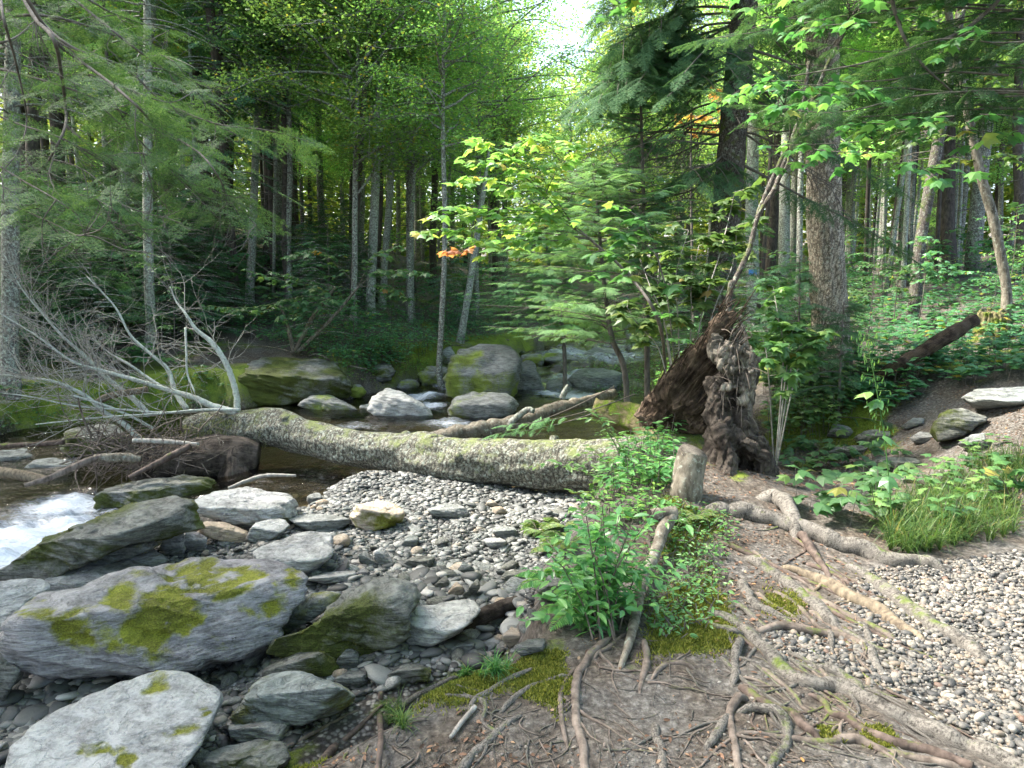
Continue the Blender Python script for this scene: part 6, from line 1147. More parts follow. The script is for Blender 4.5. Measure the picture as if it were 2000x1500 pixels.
# ------------------------------------------------------------------ distant sunlit leaves (uncountable)
rng = np.random.default_rng(611); n = 190000; az = rng.uniform(-.8, .95, n); R_ = rng.uniform(44, 66, n); x = R_*np.sin(az); y = R_*np.cos(az); z = H(x, y)+rng.beta(1.1, 1.6, n)*17
pp = np.stack([x, y, z], -1); m = fbm(pp*.22, 3, 5)+.25*vn(pp*.9, 6) > -.24; u, v, t = proj(pp); m &= ~((abs(u-1100) < 70+50*vn(pp*.5, 8)) & (v < 150+50*vn(pp*.6, 9))); pp = pp[m]; n = len(pp)
dv = rng.normal(0, 1, (n, 3))*[1, 1, .4]; a = Acc(); scatter(a, LF[0], LF[1], pp, frames(dv, np.array([0, -.2, 1.])+rng.normal(0, .6, (n, 3))), rng.uniform(.3, .6, n))
tag(obj('distant_foliage', a, mat=M['farleaf'], smooth=False), 'sunlit yellow green foliage of the far off woods', 'foliage', kind='stuff')

# ------------------------------------------------------------------ understory copies
print('understory')
def sapling_proto(seed, h, mt, leaf, ls):
    rng = np.random.default_rng(seed); W_, L_ = Acc(), Acc(); n = 11; top = np.array([rng.normal(0, .15), rng.normal(0, .15), h])
    tube(W_, [(0, 0, -.1), top*.5+[.05, 0, 0], top], [.012, .009, .003], 5, 10, cap=False)
    for k in range(n):
        z = h*rng.uniform(.25, 1); az = rng.uniform(0, 6.28); L = rng.uniform(.4, 1.)*(1.2-.5*z/h); e = np.array([math.cos(az), math.sin(az), .1])*L; p = top*z/h
        bough(W_, L_, [p, p+e*.5+[0, 0, .05], p+e], .005, rng, 'leaf', leaf, ls, ls*.75, .3, .2, .15)
    return W_.mesh('stem', M['twig_dark']), L_.mesh('foliage', M[mt], smooth=False)
SAP = [sapling_proto(620, 1.8, 'under', LG, .11), sapling_proto(621, 2.4, 'under', LO, .09), sapling_proto(622, 1.1, 'under', LG, .10), sapling_proto(623, 1.6, 'beech', LO, .08)]
a, b = conifer_crown(630, 2.2, .8, 46, SPR_FAR, .26, .14, .15); FIRS = (a.mesh('stem', M['bark_far']), b.mesh('foliage', M['spruce'], smooth=False))
rng = np.random.default_rng(640)
UL = ['leafy green sapling in the understory of the woods', 'young bushy fir in the understory of the woods']
cnt = 0; tries = 0
while cnt < 150 and tries < 3000:
    tries += 1; x, y = rng.uniform(-14, 17), rng.uniform(8.5, 24); sd = float(sdpoly(x, y, CHAN))
    if sd > -.7: continue
    u, v, t = proj(np.array([x, y, float(H(x, y))]))
    if not (-100 < u < 2100) or inpoly(np.array(x), np.array(y), trail): continue
    if u > 1560 and v > 600 and rng.random() < .4: continue
    if u > 1180 and t < 9: continue
    if u > 1500: fir_ok = False
    else: fir_ok = True
    if u < 560 and v > 640 and rng.random() < .8: continue
    cnt += 1; fir = rng.random() < .38 and fir_ok; s = rng.uniform(.6, 1.25)
    o_ = empty('young_fir' if fir else 'leafy_sapling', (x, y, float(H(x, y))), UL[fir], 'tree', 'young firs of the understory' if fir else 'leafy saplings of the understory', rng.uniform(0, 6.28))
    pr = FIRS if fir else SAP[int(rng.integers(0, 4))]; s2 = s*(.9 if fir else .85); put(pr[0], 'stem', o_, (0, 0, 0), (s2,)*3); put(pr[1], 'foliage', o_, (0, 0, 0), (s2,)*3)

for k in range(72):
    for tries in range(50):
        u, v = rng.uniform(20, 900), rng.uniform(450, 640)
        if k > 50: u, v = rng.uniform(-60, 430), rng.uniform(620, 745)
        g = G(u, v)
        if float(sdpoly(g[0], g[1], CHAN)) < -1 and dep(g) < 40: break
    s = rng.uniform(.8, 1.6); o_ = empty('young_fir', g, 'dark bushy fir in the gloom of the far bank woods', 'tree', 'dark firs in the gloom of the far bank woods', rng.uniform(0, 6.28)); put(FIRS[0], 'stem', o_, (0, 0, 0), (s,)*3); put(FIRS[1], 'foliage', o_, (0, 0, 0), (s*1.15, s*1.15, s))
for i, (x, y, s) in enumerate([(-11.5, 12.5, 1.1), (-13.5, 14.5, 1.2), (-12.8, 11.3, 1.), (-15, 12.5, 1.3)]):  # unseen conifers added to keep sun off the far left bank
    o_ = empty('conifer_tree', (x, y, float(H(x, y))), 'unseen dark low branched conifer added past the left edge to shade the far bank', 'tree', 'unseen conifers added past the left edge for shade'); a = Acc(); tube(a, [(0, 0, -.2), (0, 0, 5), (0, 0, 12)], [.15, .12, .04], 8, 12); obj('trunk', a, o_, mat=M['bark_dark']); put(CC[0][0], 'branches', o_, (0, 0, .8), (s,)*3, i); put(CC[0][1], 'foliage', o_, (0, 0, .8), (s,)*3, i)
for i, (x, y, h) in enumerate([(-2.5, -5, 4.5), (3.5, -4, 4.8), (6.5, 1, 4.4), (-1, -9, 3), (6, -6, 3.5), (-7, -6, 3.5), (-10, 7, 4.5), (-9.5, 4.2, 5.5), (-12, 5.5, 6), (-8.6, 6, 6.5), (-11, 2.8, 6.5), (-13, 7.8, 7)]):  # unseen trees added behind and left of the camera to block light
    o_ = empty('broadleaf_tree', (x, y, float(H(x, y))), 'unseen broadleaf tree added out of view to shade the foreground', 'tree', 'unseen broadleaf trees added for shade'); a = Acc(); tube(a, [(0, 0, -.2), (.05, 0, h), (0, .1, h+6)], [.16, .13, .05], 8, 12); obj('trunk', a, o_, mat=M['bark_far']); put(BC[i % 4][0], 'branches', o_, (0, 0, h-1), (1.1,)*3, i); put(BC[i % 4][1], 'foliage', o_, (0, 0, h-1), (1.1,)*3, i)

# ------------------------------------------------------------------ near plants
def plant(name, label, cat, base, wm, lm, W_, L_, fname='foliage', wname='stems'):
    o_ = empty(name, base, label, cat); b_ = np.asarray(base)
    if W_.n: obj(wname, W_, o_, mat=M[wm], origin=b_)
    obj(fname, L_, o_, mat=M[lm], smooth=False, origin=b_); return o_
print('near')
# upper left hemlock, its stem just outside the frame
rng = np.random.default_rng(701); W_, L_ = Acc(), Acc()
HB = [([(42, -10), (70, 38), (105, 77), (119, 140), (128, 210), (128, 245), (108, 290), (84, 325), (35, 346)], 4.6, 3.2, 0),
      ([(35, -30), (105, 77), (147, 112), (210, 158), (266, 206), (305, 245), (350, 273), (395, 304), (427, 346), (441, 378), (462, 413)], 3.6, 3.3, 1),
      ([(-40, 90), (0, 84), (35, 70), (66, 42)], 3, 3.2, 0), ([(0, -20), (7, 35), (31, 122), (52, 228), (38, 290), (0, 340)], 3., 3.0, 0),
      ([(60, 20), (133, 88), (245, 133), (315, 196), (420, 241), (525, 255), (620, 282)], 3., 3.8, 1), ([(120, 150), (170, 145), (245, 172), (330, 200), (380, 178)], 2.4, 3.6, 1),
      ([(128, 245), (200, 300), (280, 300), (350, 340), (420, 360), (500, 440)], 2.4, 3.4, 1), ([(84, 325), (130, 370), (190, 390), (230, 420), (222, 440)], 2.2, 3.1, 1),
      ([(-40, 300), (40, 350), (110, 390), (180, 440)], 2.4, 3., 1), ([(-60, 200), (30, 240), (120, 270), (210, 320), (300, 370)], 2.4, 3.3, 1), ([(-60, 120), (60, 150), (180, 190), (300, 250), (390, 300)], 2.6, 3.6, 1),
      ([(-40, 380), (20, 400), (90, 430), (150, 460)], 2, 2.9, 1), ([(-60, 40), (80, 30), (200, 60), (300, 100), (340, 120)], 3, 4.2, 1), ([(-60, -30), (120, -20), (230, 30), (330, 60)], 3, 4.4, 1), ([(100, -40), (220, 60), (330, 140), (400, 160)], 3, 4.4, 1),
      ([(200, 160), (260, 260), (330, 330), (400, 400), (430, 430)], 2, 3.5, 1), ([(-40, 260), (60, 300), (160, 330), (240, 400)], 2.2, 3.2, 1)]
for pts, r, t, lv in HB:
    n = len(pts); p = [P(u, v, t+.25*math.sin(i*1.7+r*3)) for i, (u, v) in enumerate(pts)]
    tube(W_, p, np.linspace(r, r*.3, n)*t/FPX, 7, n*6, amp=.12, cap=False)
    if lv: bough(W_, L_, p, r*.6*t/FPX, rng, 'spray', lib=SPR_NEAR, ssize=.28, twig=.26, tstep=.085, droop=.22, start=.1, wood=False, sub=0); bough(W_, L_, p, .003, rng, 'spray', lib=SPR_NEAR, ssize=.26, twig=.24, tstep=.3, droop=.25, start=.2, wood=False, sub=1)
    for k in range(5): i = rng.integers(1, n); grow(W_, p[i], unit([rng.normal(.3, .5), rng.normal(0, .4), -rng.uniform(.2, 1)]), .0028, rng.uniform(.2, .5), 1, rng, .5)
base = np.array([-3.6, 2.6, float(H(-3.6, 2.6))]); o_ = plant('hemlock_tree', 'hemlock boughs with drooping flat needle sprays hanging at upper left', 'tree', base, 'twig_dark', 'hemlock', W_, L_, wname='branches')
a = Acc(); tube(a, [(0, 0, -.2), (-.05, 0, 2), (0, .1, 5), (0, .2, 9)], [.16, .14, .12, .06], 12, 20, amp=.08); obj('trunk', a, o_, mat=M['bark_spruce'])
# upper right hemlock boughs
rng = np.random.default_rng(711); W_, L_ = Acc(), Acc()
for k in range(56):
    u0, v0 = rng.uniform(1960, 2240), rng.uniform(-260, 230); Lp = rng.uniform(250, 620); t = rng.uniform(4.6, 6.4)
    p = [P(u0-Lp*f, v0-40*f+rng.uniform(.05, .25)*Lp*f*f, t+.5*f) for f in (0, .25, .5, .75, 1)]
    bough(W_, L_, p, .010, rng, 'spray', lib=SPR_MID, ssize=.36, twig=.3, tstep=.08, droop=.25, start=.2)
base = np.array([5.4, 5.2, float(H(5.4, 5.2))]); o_ = plant('hemlock_tree', 'dark hemlock boughs reaching in at the upper right corner', 'tree', base, 'twig_dark', 'spruce', W_, L_, wname='branches')
a = Acc(); tube(a, [(0, 0, -.2), (0, 0, 2), (0, .1, 5), (0, .2, 9)], [.18, .15, .13, .06], 12, 20, amp=.08); obj('trunk', a, o_, mat=M['bark_spruce'])
# young spruces at centre
def young_conifer(label, base_px, t, tops, wpx, Lfun, nb, mat, seed, vr=(0, 1), droop=.15, lib=SPR_MID, ss=.24, ts=.09, dead=.0):
    rng = np.random.default_rng(seed); W_, L_ = Acc(), Acc(); g = P(base_px[0], base_px[1], t); g[2] = float(H(g[0], g[1]))
    tp = np.array([g-[0, 0, .1]]+[P(u, v, t) for u, v in tops]); tube(W_, tp, np.linspace(wpx, wpx*.3, len(tp))*t/FPX/2, 8, 50, amp=.08)
    c = catmull(tp, 60)
    for k in range(nb):
        f = vr[0]+(vr[1]-vr[0])*(k+rng.uniform(0, 1))/nb; p = c[int(f*59)]; az = rng.uniform(0, 6.28); L = Lfun(f)*rng.uniform(.6, 1.15); h = np.array([math.cos(az), math.sin(az), 0])
        q = [p+h*L*s+np.array([0, 0, L*(.18*s-droop*2*s*s)]) for s in (0, .3, .6, 1)]
        if rng.random() < dead: tube(W_, q, np.linspace(.006, .002, 4), 4, 8, cap=False); [grow(W_, q[2], unit(h+rng.normal(0, .5, 3)), .003, .3, 1, rng, .5) for _ in range(3)]
        else: bough(W_, L_, q, .007, rng, 'spray', lib=lib, ssize=ss, twig=.26*L**.5, tstep=ts, droop=.15, start=.12)
    return plant('young_spruce', label, 'tree', g, 'twig_dark', mat, W_, L_, 'foliage', 'stem_and_branches')
young_conifer('feathery young spruce with bent stem standing behind the mossy crooked log', (1230, 762), 8.6, [(1222, 740), (1195, 660), (1182, 570), (1172, 470), (1165, 380), (1160, 320)], 13, lambda f: 1.9*(1-f)**.6+.2, 150, 'fir', 721, (.3, 1), .04, dead=.12, ss=.21, ts=.07)
young_conifer('taller young spruce with straight dark stem just left of the big spruce', (1266, 750), 9., [(1264, 720), (1262, 600), (1258, 470), (1256, 350), (1252, 220), (1250, 120)], 13, lambda f: 1.8*(1-f)**.6+.2, 150, 'spruce', 722, (.3, 1), .06, dead=.15, ss=.22, ts=.07)
young_conifer('bright light green fir fanning out beside the giant boulder', (1105, 690), 14.6, [(1100, 650), (1080, 580), (1070, 500), (1065, 440), (1064, 380)], 9, lambda f: 2.5*(1-f)**.7+.2, 170, 'fir', 723, (.2, 1), .06, ss=.28)
young_conifer('small dark fir at the foot of the big flaky trunk', (1640, 770), 8.7, [(1642, 700), (1645, 640), (1648, 590)], 6, lambda f: .7*(1-f)**.7+.1, 40, 'spruce', 724, (.05, 1), .1)
young_conifer('low dark fir branches on the bank right of the rotten stump', (1560, 700), 9.6, [(1560, 640), (1562, 560), (1562, 500)], 6, lambda f: .9*(1-f)**.7+.1, 46, 'spruce', 725, (.05, 1), .1)
# conifer branchlet drooping over the crooked log
W_, L_ = Acc(), Acc(); rng = np.random.default_rng(731)
for (p0, p1, dv) in [((1200, 755), (960, 850), 20), ((1240, 770), (985, 830), 25), ((1180, 800), (1000, 845), 12)]:
    p = [P(p0[0]+(p1[0]-p0[0])*f, p0[1]+(p1[1]-p0[1])*f+dv*math.sin(3.1*f)*.5, 7.9-.2*f) for f in (0, .35, .7, 1)]; bough(W_, L_, p, .008, rng, 'spray', lib=SPR_MID, ssize=.2, twig=.16, tstep=.06, droop=.2, start=.55)
plant('spruce_branch', 'low spruce branch drooping over the mossy crooked log', 'branch', P(1240, 770, 7.9), 'twig_dark', 'fir', W_, L_)
# yellowing boughs over the pool
rng = np.random.default_rng(741); W_, L_, L2 = Acc(), Acc(), Acc()
base = G(1300, 760); st_ = P(1150, 465, 6.6)
tube(W_, [base, P(1290, 640, 6.9), P(1230, 540, 6.8), st_], [.022, .018, .014, .012], 7, 30, cap=False)
for pts in [[(1150, 465), (1060, 455), (960, 450), (880, 448), (810, 452)], [(1150, 465), (1070, 420), (980, 410), (880, 405), (830, 425)], [(1150, 465), (1080, 400), (1030, 350), (985, 325), (900, 310)], [(1080, 400), (1020, 330), (960, 285), (915, 275)], [(1020, 345), (1000, 290), (1040, 268), (1060, 262)], [(1100, 440), (1020, 380), (940, 345), (890, 355)], [(1150, 465), (1090, 470), (1010, 470), (960, 478), (900, 462)],
            [(1060, 390), (1090, 330), (1130, 285), (1085, 280)], [(1130, 455), (1080, 380), (1060, 340), (1100, 320)], [(1150, 465), (1100, 430), (1000, 425), (900, 420)]]:
    q = [P(u, v, 6.6-.15*i+.1*math.sin(i*2+u)) for i, (u, v) in enumerate(pts)]; bough(W_, L_, q, .006, rng, 'leaf', LM, .115, .082, .30, .14, .2, start=.2)
plant('viburnum_shrub', 'yellowing lobed leaves on boughs arching left over the pool', 'shrub', base, 'twig_dark', 'yellow', W_, L_)
L_, W_ = Acc(), Acc(); bough(W_, L_, [P(930, 480, 7), P(905, 488, 7), P(868, 492, 7)], .003, rng, 'leaf', LM, .11, .08, .1, .12)
plant('orange_leaf_sprig', 'small sprig of orange brown leaves hanging before the dark woods', 'leaves', P(930, 480, 7), 'twig_dark', 'red', W_, L_)
# bluish green maple boughs on the far bank
rng = np.random.default_rng(751); W_, L_ = Acc(), Acc(); base = G(575, 690); t = dep(base)-.3
for pts in [[(575, 690), (610, 620), (640, 580), (655, 560)], [(575, 690), (560, 630), (545, 590)], [(580, 690), (650, 620), (700, 560)]]: tube(W_, [P(u, v, t) for u, v in pts], np.linspace(.05, .02, len(pts)), 8, 20, amp=.15)
for pts in [[(655, 560), (600, 555), (540, 545), (480, 525)], [(655, 560), (620, 575), (660, 590)], [(640, 580), (580, 580), (500, 600), (400, 598)], [(640, 575), (590, 590), (520, 605), (440, 606)], [(700, 560), (740, 530), (790, 530), (835, 535)], [(700, 560), (650, 510), (620, 490), (560, 500)], [(700, 560), (730, 500), (780, 480)], [(655, 560), (590, 545), (530, 530)], [(700, 560), (760, 560), (800, 590)], [(640, 590), (600, 600), (560, 625)]]:
    q = [P(u, v, t-.35*i) for i, (u, v) in enumerate(pts)]; bough(W_, L_, q, .008, rng, 'leaf', LG, .15, .11, .42, .2, .12, start=.25)
plant('maple_sapling', 'bluish green maple boughs spreading flat over the far bank', 'tree', base, 'bark_mossy', 'under', W_, L_)
for (lab, bx, pts_, sd_) in [('dim green maple sapling behind the dead limbs at left', (130, 620), [[(130, 620), (120, 560), (90, 520)], [(130, 600), (170, 560), (190, 545)], [(130, 640), (100, 600), (60, 590)]], 1), ('broad leaved seedlings low on the left bank behind the limbs', (240, 700), [[(240, 700), (200, 690), (150, 700)], [(240, 700), (280, 690), (330, 700)], [(240, 700), (245, 680), (290, 670)]], 2)]:
    rng = np.random.default_rng(760+sd_); W_, L_ = Acc(), Acc(); base = G(*bx); t = dep(base)-.3
    for pts in pts_:
        q = [P(u, v, t-.2*i) for i, (u, v) in enumerate(pts)]; bough(W_, L_, q, .008, rng, 'leaf', LG, .17, .12, .45, .16, .1, start=.2)
    plant('maple_sapling', lab, 'tree', base, 'twig_dark', 'under', W_, L_)
# striped maple saplings by the rotten stump
rng = np.random.default_rng(771)
for (lab, bpx, t, stems, sz, mt) in [
    ('bright green striped maple sapling left of the rotten stump', (1335, 760), 7.4, [[(1335, 760), (1325, 640), (1320, 540), (1345, 450)], [(1335, 760), (1370, 620), (1405, 500), (1425, 420), (1435, 375)], [(1335, 760), (1300, 650), (1285, 560), (1290, 500)], [(1340, 760), (1350, 640), (1350, 560), (1365, 480)], [(1335, 760), (1390, 620), (1430, 520), (1440, 440)], [(1335, 740), (1290, 690), (1250, 640), (1225, 600)], [(1335, 750), (1300, 640), (1270, 560), (1240, 480)]], .135, 'maple'),
    ('maple sapling with drooping pale green leaves right of the rotten stump', (1520, 790), 7.2, [[(1520, 790), (1530, 700), (1520, 620), (1510, 560)], [(1520, 790), (1545, 720), (1560, 680), (1590, 650)], [(1520, 790), (1500, 720), (1490, 660)], [(1520, 790), (1555, 730), (1580, 700)], [(1525, 790), (1540, 690), (1550, 640)]], .13, 'maple')]:
    W_, L_ = Acc(), Acc(); base = P(bpx[0], bpx[1], t); base[2] = float(H(base[0], base[1]))
    for pts in stems:
        q = [P(u, v, t+rng.uniform(-.4, .3)) for u, v in pts]; q[0] = base; tube(W_, q, np.linspace(.009, .003, len(q)), 5, 20, cap=False); c = catmull(q, 12)
        for i in range(4, 12): 
            for s_ in range(1):
                az = rng.uniform(0, 6.28); e = np.array([math.cos(az), math.sin(az), .25])*rng.uniform(.12, .3); bough(W_, L_, [c[i], c[i]+e*.6, c[i]+e], .003, rng, 'leaf', LG if mt == 'maple' else LM, sz, sz*.95, .12, .5, .1, start=.5)
    plant('maple_sapling', lab, 'tree', base, 'twig', mt, W_, L_)
# large bright leaves against the young spruce
W_, L_ = Acc(), Acc(); base = P(1335, 720, 7.2); base[2] = float(H(base[0], base[1]))
for pts in [[(1335, 720), (1300, 560), (1250, 470), (1180, 440), (1130, 430)], [(1300, 560), (1260, 440), (1200, 400), (1150, 390)], [(1300, 560), (1240, 520), (1180, 490), (1150, 500)], [(1290, 560), (1280, 480), (1240, 450), (1210, 470)], [(1290, 600), (1230, 540), (1150, 530), (1120, 535)]]:
    q = [P(u, v, 5.6) for u, v in pts]; q[0] = base if pts[0][1] > 700 else q[0]; bough(W_, L_, q, .005, rng, 'leaf', LM, .135, .15, .2, .3, .15, start=.5)
plant('maple_sapling', 'few large bright maple leaves on thin stems before the young spruce', 'tree', base, 'twig_dark', 'maple', W_, L_)
# hanging maple leaves upper right
rng = np.random.default_rng(781); W_, L_ = Acc(), Acc()
for k in range(30):
    u0, v0 = rng.uniform(1480, 2050), rng.uniform(-60, 330); Lp = rng.uniform(80, 200)*rng.choice([-1, 1]); t = rng.uniform(4.6, 6.)
    bough(W_, L_, [P(u0, v0, t), P(u0+Lp*.5, v0+5, t), P(u0+Lp, v0+rng.uniform(0, 50), t)], .004, rng, 'leaf', LG, .105, .11, .2, .25, .15)
base = np.array([3.9, 5.6, float(H(3.9, 5.6))]); tube(W_, [P(1700, -260, 5.2), P(1760, 60, 5.3), P(1880, 200, 5.4)], [.02, .012, .006], 6, 20, cap=False)
top = P(2120, -100, 5.4); b2 = top.copy(); b2[2] = float(H(b2[0], b2[1])); tube(W_, [b2, (b2+top)/2+[.1, 0, 0], top, P(1880, 60, 5.3), P(1700, 120, 5.2), P(1540, 150, 5.2)], [.03, .026, .02, .014, .008, .004], 7, 30, cap=False)
plant('maple_tree', 'thin maple limbs with scattered bright leaves across the upper right', 'tree', b2, 'twig_dark', 'maple', W_, L_)
W_, L_ = Acc(), Acc(); p = [P(1290, -40, 3.4), P(1250, -10, 3.4), P(1210, 10, 3.4), P(1175, 30, 3.4)]; bough(W_, L_, p, .003, rng, 'leaf', LM, .085, .06, .1, .1); plant('maple_twig', 'close bright maple leaves at the top edge beside the sky gap', 'leaves', P(1290, -40, 3.4), 'twig_dark', 'maple', W_, L_)
# orange red leaves behind the spruce limbs
W_, L_ = Acc(), Acc()
for k in range(9): u0, v0 = rng.uniform(1300, 1400), rng.uniform(150, 260); bough(W_, L_, [P(u0, v0, 12), P(u0+25, v0, 12), P(u0+60, v0+10, 12)], .004, rng, 'leaf', LM, .14, .12, .3, .25)
base = P(1360, 660, 12.); base[2] = float(H(base[0], base[1])); tube(W_, [base, P(1350, 400, 12.), P(1350, 200, 12)], [.03, .02, .01], 6, 20, cap=False); plant('red_maple_sapling', 'sapling with orange red leaves seen through the spruce limbs', 'tree', base, 'twig_dark', 'red', W_, L_)
# leafy bush on the mound
rng = np.random.default_rng(791); W_, L_ = Acc(), Acc(); base = G(1195, 1225)
for k in range(22):
    fr_ = k/22; u1, v1 = [(1075, 1075), (1110, 1120), (1090, 1170), (1130, 1050), (1150, 990), (1180, 1010), (1215, 1000), (1250, 1020), (1290, 1000), (1270, 1080), (1210, 1060), (1170, 1110), (1240, 1030), (1180, 1040), (1120, 1000), (1230, 1130), (1140, 1160)][k % 17]
    u1 += rng.normal(0, 14); v1 += rng.normal(0, 14); u0, v0 = 1195+rng.normal(0, 18), 1235+rng.normal(0, 12); t0 = dep(G(u0, min(v0, 1260))); t1 = t0+rng.uniform(-.15, .5)
    q = [P(u0, v0, t0), P(u0+(u1-u0)*.35, v0+(v1-v0)*.5, t0+.05), P(u1, v1, t1)]; tube(W_, q, [.005, .004, .002], 5, 10, cap=False); leaves_along(L_, q, LO, .075, .048, rng, .12, .6, .35, .25)
    c = catmull(q, 10)
    for j in range(5): i = rng.integers(3, 9); sd_ = rng.normal(0, 1, 3)*[1, .8, .15]; e = c[i]+unit(sd_)*rng.uniform(.08, .2); leaves_along(L_, [c[i], (c[i]+e)/2+[0, 0, .01], e], LO, .068, .046, rng, .12, .6, .3)
plant('leafy_bush', 'bright green leafy bush on the bank edge at centre', 'bush', base, 'root_dark', 'shrub', W_, L_)
rng = np.random.default_rng(792); W_, L_ = Acc(), Acc(); base = G(1290, 985)
for (u1, v1) in [(1160, 800), (1190, 830), (1120, 905), (1150, 870), (1090, 900), (1215, 880), (1250, 905), (1180, 940), (1230, 960), (1270, 900), (1150, 1000), (1120, 960), (1200, 1000), (1290, 930), (1240, 850), (1300, 1000)]:
    t0 = 5.5; q = [P(1240+rng.normal(0, 20), 1010, t0), P((1240+u1)/2+10, (1000+v1)/2-10, t0), P(u1, v1, t0+rng.uniform(-.5, .2))]; tube(W_, q, [.006, .004, .002], 5, 12, cap=False); leaves_along(L_, q, LO, .082, .055, rng, .15, .6, .3, .3)
    c = catmull(q, 10)
    for j in range(4): i = rng.integers(4, 9); e = c[i]+unit(rng.normal(0, 1, 3)*[1, .7, .2])*rng.uniform(.12, .3); leaves_along(L_, [c[i], (c[i]+e)/2+[0, 0, .01], e], LO, .078, .055, rng, .12, .6, .3)
plant('leafy_bush', 'taller light green bush overlapping the right part of the fallen trunk', 'bush', base, 'root_dark', 'shrub', W_, L_)
# ferns
def fern(W_, L_, base, nf, L, rng, lean=(0, 0)):
    for k in range(nf):
        az = rng.uniform(0, 6.28); h = np.array([math.cos(az)+lean[0], math.sin(az)+lean[1], 0]); l = L*rng.uniform(.7, 1.2); p = [np.asarray(base)+h*l*s+np.array([0, 0, l*(1.0*s-.85*s*s)]) for s in (0, .25, .5, .75, 1)]
        tube(W_, p, np.linspace(.003, .001, 5), 4, 8, cap=False); c = catmull(p, 26); T = unit(np.gradient(c, axis=0)); sd = unit(np.cross(T, [0, 0, 1.]))
        for sg in (-1, 1):
            w = np.sin(np.linspace(.5, 3.05, 26))*l*.24; scatter(L_, LO[0]*[.8, 1, 1], LO[1], c[3:], frames(sd[3:]*sg+T[3:]*.35-[0, 0, .2], np.array([0, 0, 1.])+rng.normal(0, .15, (23, 3))), w[3:]+.008)
for k, (lab, pts, L) in enumerate([('fern clump hanging over the bank edge left of the bush', [(1075, 1055), (1050, 1040), (1100, 1030), (1080, 1080), (1110, 1065)], .2), ('fern clump at the foot of the bright bush', [(1120, 1200), (1100, 1180), (1150, 1210), (1090, 1150)], .22), ('fern fronds among moss beside the sawn stump', [(1300, 1010), (1330, 1020), (1360, 1010)], .14)]):
    rng = np.random.default_rng(800+k); W_, L_ = Acc(), Acc()
    for u, v in pts: fern(W_, L_, G(u, v), 9, L, rng)
    plant('fern', lab, 'fern', G(*pts[0]), 'root_dark', 'fern', W_, L_, 'fronds')
# grass
def grass(acc, pts, L, rng, n=1):
    for b in pts:
        k = n; az = rng.uniform(0, 6.28, k); ln = L*rng.uniform(.5, 1.3, k)
        for i in range(k):
            h = np.array([math.cos(az[i]), math.sin(az[i]), 0])*rng.uniform(.15, .8); s_ = np.cross(unit(h+[0, 0, .01]), [0, 0, 1])*.0024*rng.uniform(.6, 1.2); bd = rng.uniform(.4, 1.15); q = [b+h*ln[i]*f*(.6+.6*f)+np.array([0, 0, ln[i]*(1.15*f-bd*f*f)]) for f in (0, .35, .7, 1.)]
            w_ = (1, .9, .6, .05); v = []
            for a_, ww in zip(q, w_): v += [a_-s_*ww, a_+s_*ww]
            acc.add(v, None, [(0, 1, 3, 2), (2, 3, 5, 4), (4, 5, 7, 6)])
def jit(pts, rng, s=.03): 
    out = []
    for p in pts: x, y = p[0]+rng.normal(0, s), p[1]+rng.normal(0, s); out.append(np.array([x, y, float(H(x, y))]))
    return out
for k, (lab, reg, n, L) in enumerate([('large tuft of long green grass beside the pebble path at right', [(1700, 1000), (1740, 1085), (1830, 1080), (1980, 1050), (2020, 900), (1900, 900), (1830, 960)], 330, .24), ('small grass tuft on the mossy slab edge', [(985, 1302), (930, 1300), (900, 1325), (1000, 1322)], 30, .09), ('tiny grass tuft beside the thin grey stick', [(750, 1385), (790, 1385), (790, 1430), (755, 1425)], 18, .09)]):
    rng = np.random.default_rng(820+k); a = Acc(); P0 = []; rgn = np.array(reg)
    while len(P0) < n:
        u, v = rng.uniform(rgn[:, 0].min(), rgn[:, 0].max()), rng.uniform(rgn[:, 1].min(), rgn[:, 1].max())
        if inpoly(np.array(u), np.array(v), reg): P0.append(G(u, v))
    grass(a, P0, L*1.15, rng, 16); tag(obj('grass_tuft', a, mat=M['grass'], smooth=False), lab, 'grass', kind='stuff')
# seedlings and ground plants
def seedling(u, v, h, nl, ls, tm, rng, W_, L_):
    g = G(u, v); top = g+np.array([rng.normal(0, .04), rng.normal(0, .04), h]); tube(W_, [g, (g+top)/2, top], [.003, .0025, .002], 4, 6, cap=False)
    for j in range(nl):
        az = rng.uniform(0, 6.28); z = rng.uniform(.5, 1); p = g+(top-g)*z; e = np.array([math.cos(az), math.sin(az), .1]); p2 = p+e*ls*.5
        scatter(L_, tm[0], tm[1], [p2], frames(np.array([e+[0, 0, -.15]]), np.array([[0, 0, 1.]])+rng.normal(0, .2, (1, 3))), ls*rng.uniform(.7, 1.15))
def patch(name, lab, reg, n, h, nl, ls, tm, mt, seed, kind='stuff', cat='plants'):
    rng = np.random.default_rng(seed); W_, L_ = Acc(), Acc(); rgn = np.array(reg); c_ = 0
    while c_ < n:
        u, v = rng.uniform(rgn[:, 0].min(), rgn[:, 0].max()), rng.uniform(rgn[:, 1].min(), rgn[:, 1].max())
        if inpoly(np.array(u), np.array(v), reg): seedling(u, v, h*rng.uniform(.5, 1.3), nl, ls, tm, rng, W_, L_); c_ += 1
    for q in (W_,): L_.add(np.concatenate(q.v), np.concatenate(q.t) if q.t else None, np.concatenate(q.q), m=1)
    o_ = obj(name, L_.mesh(name, [M[mt], M['twig_dark']], smooth=False)); tag(o_, lab, cat, kind=kind)
patch('maple_seedlings', 'maple seedlings with flat leaves around the dark gully', [(1500, 900), (1560, 1000), (1700, 1040), (1800, 1000), (1760, 900), (1640, 880), (1540, 860)], 34, .22, 6, .13, LG, 'under', 841)
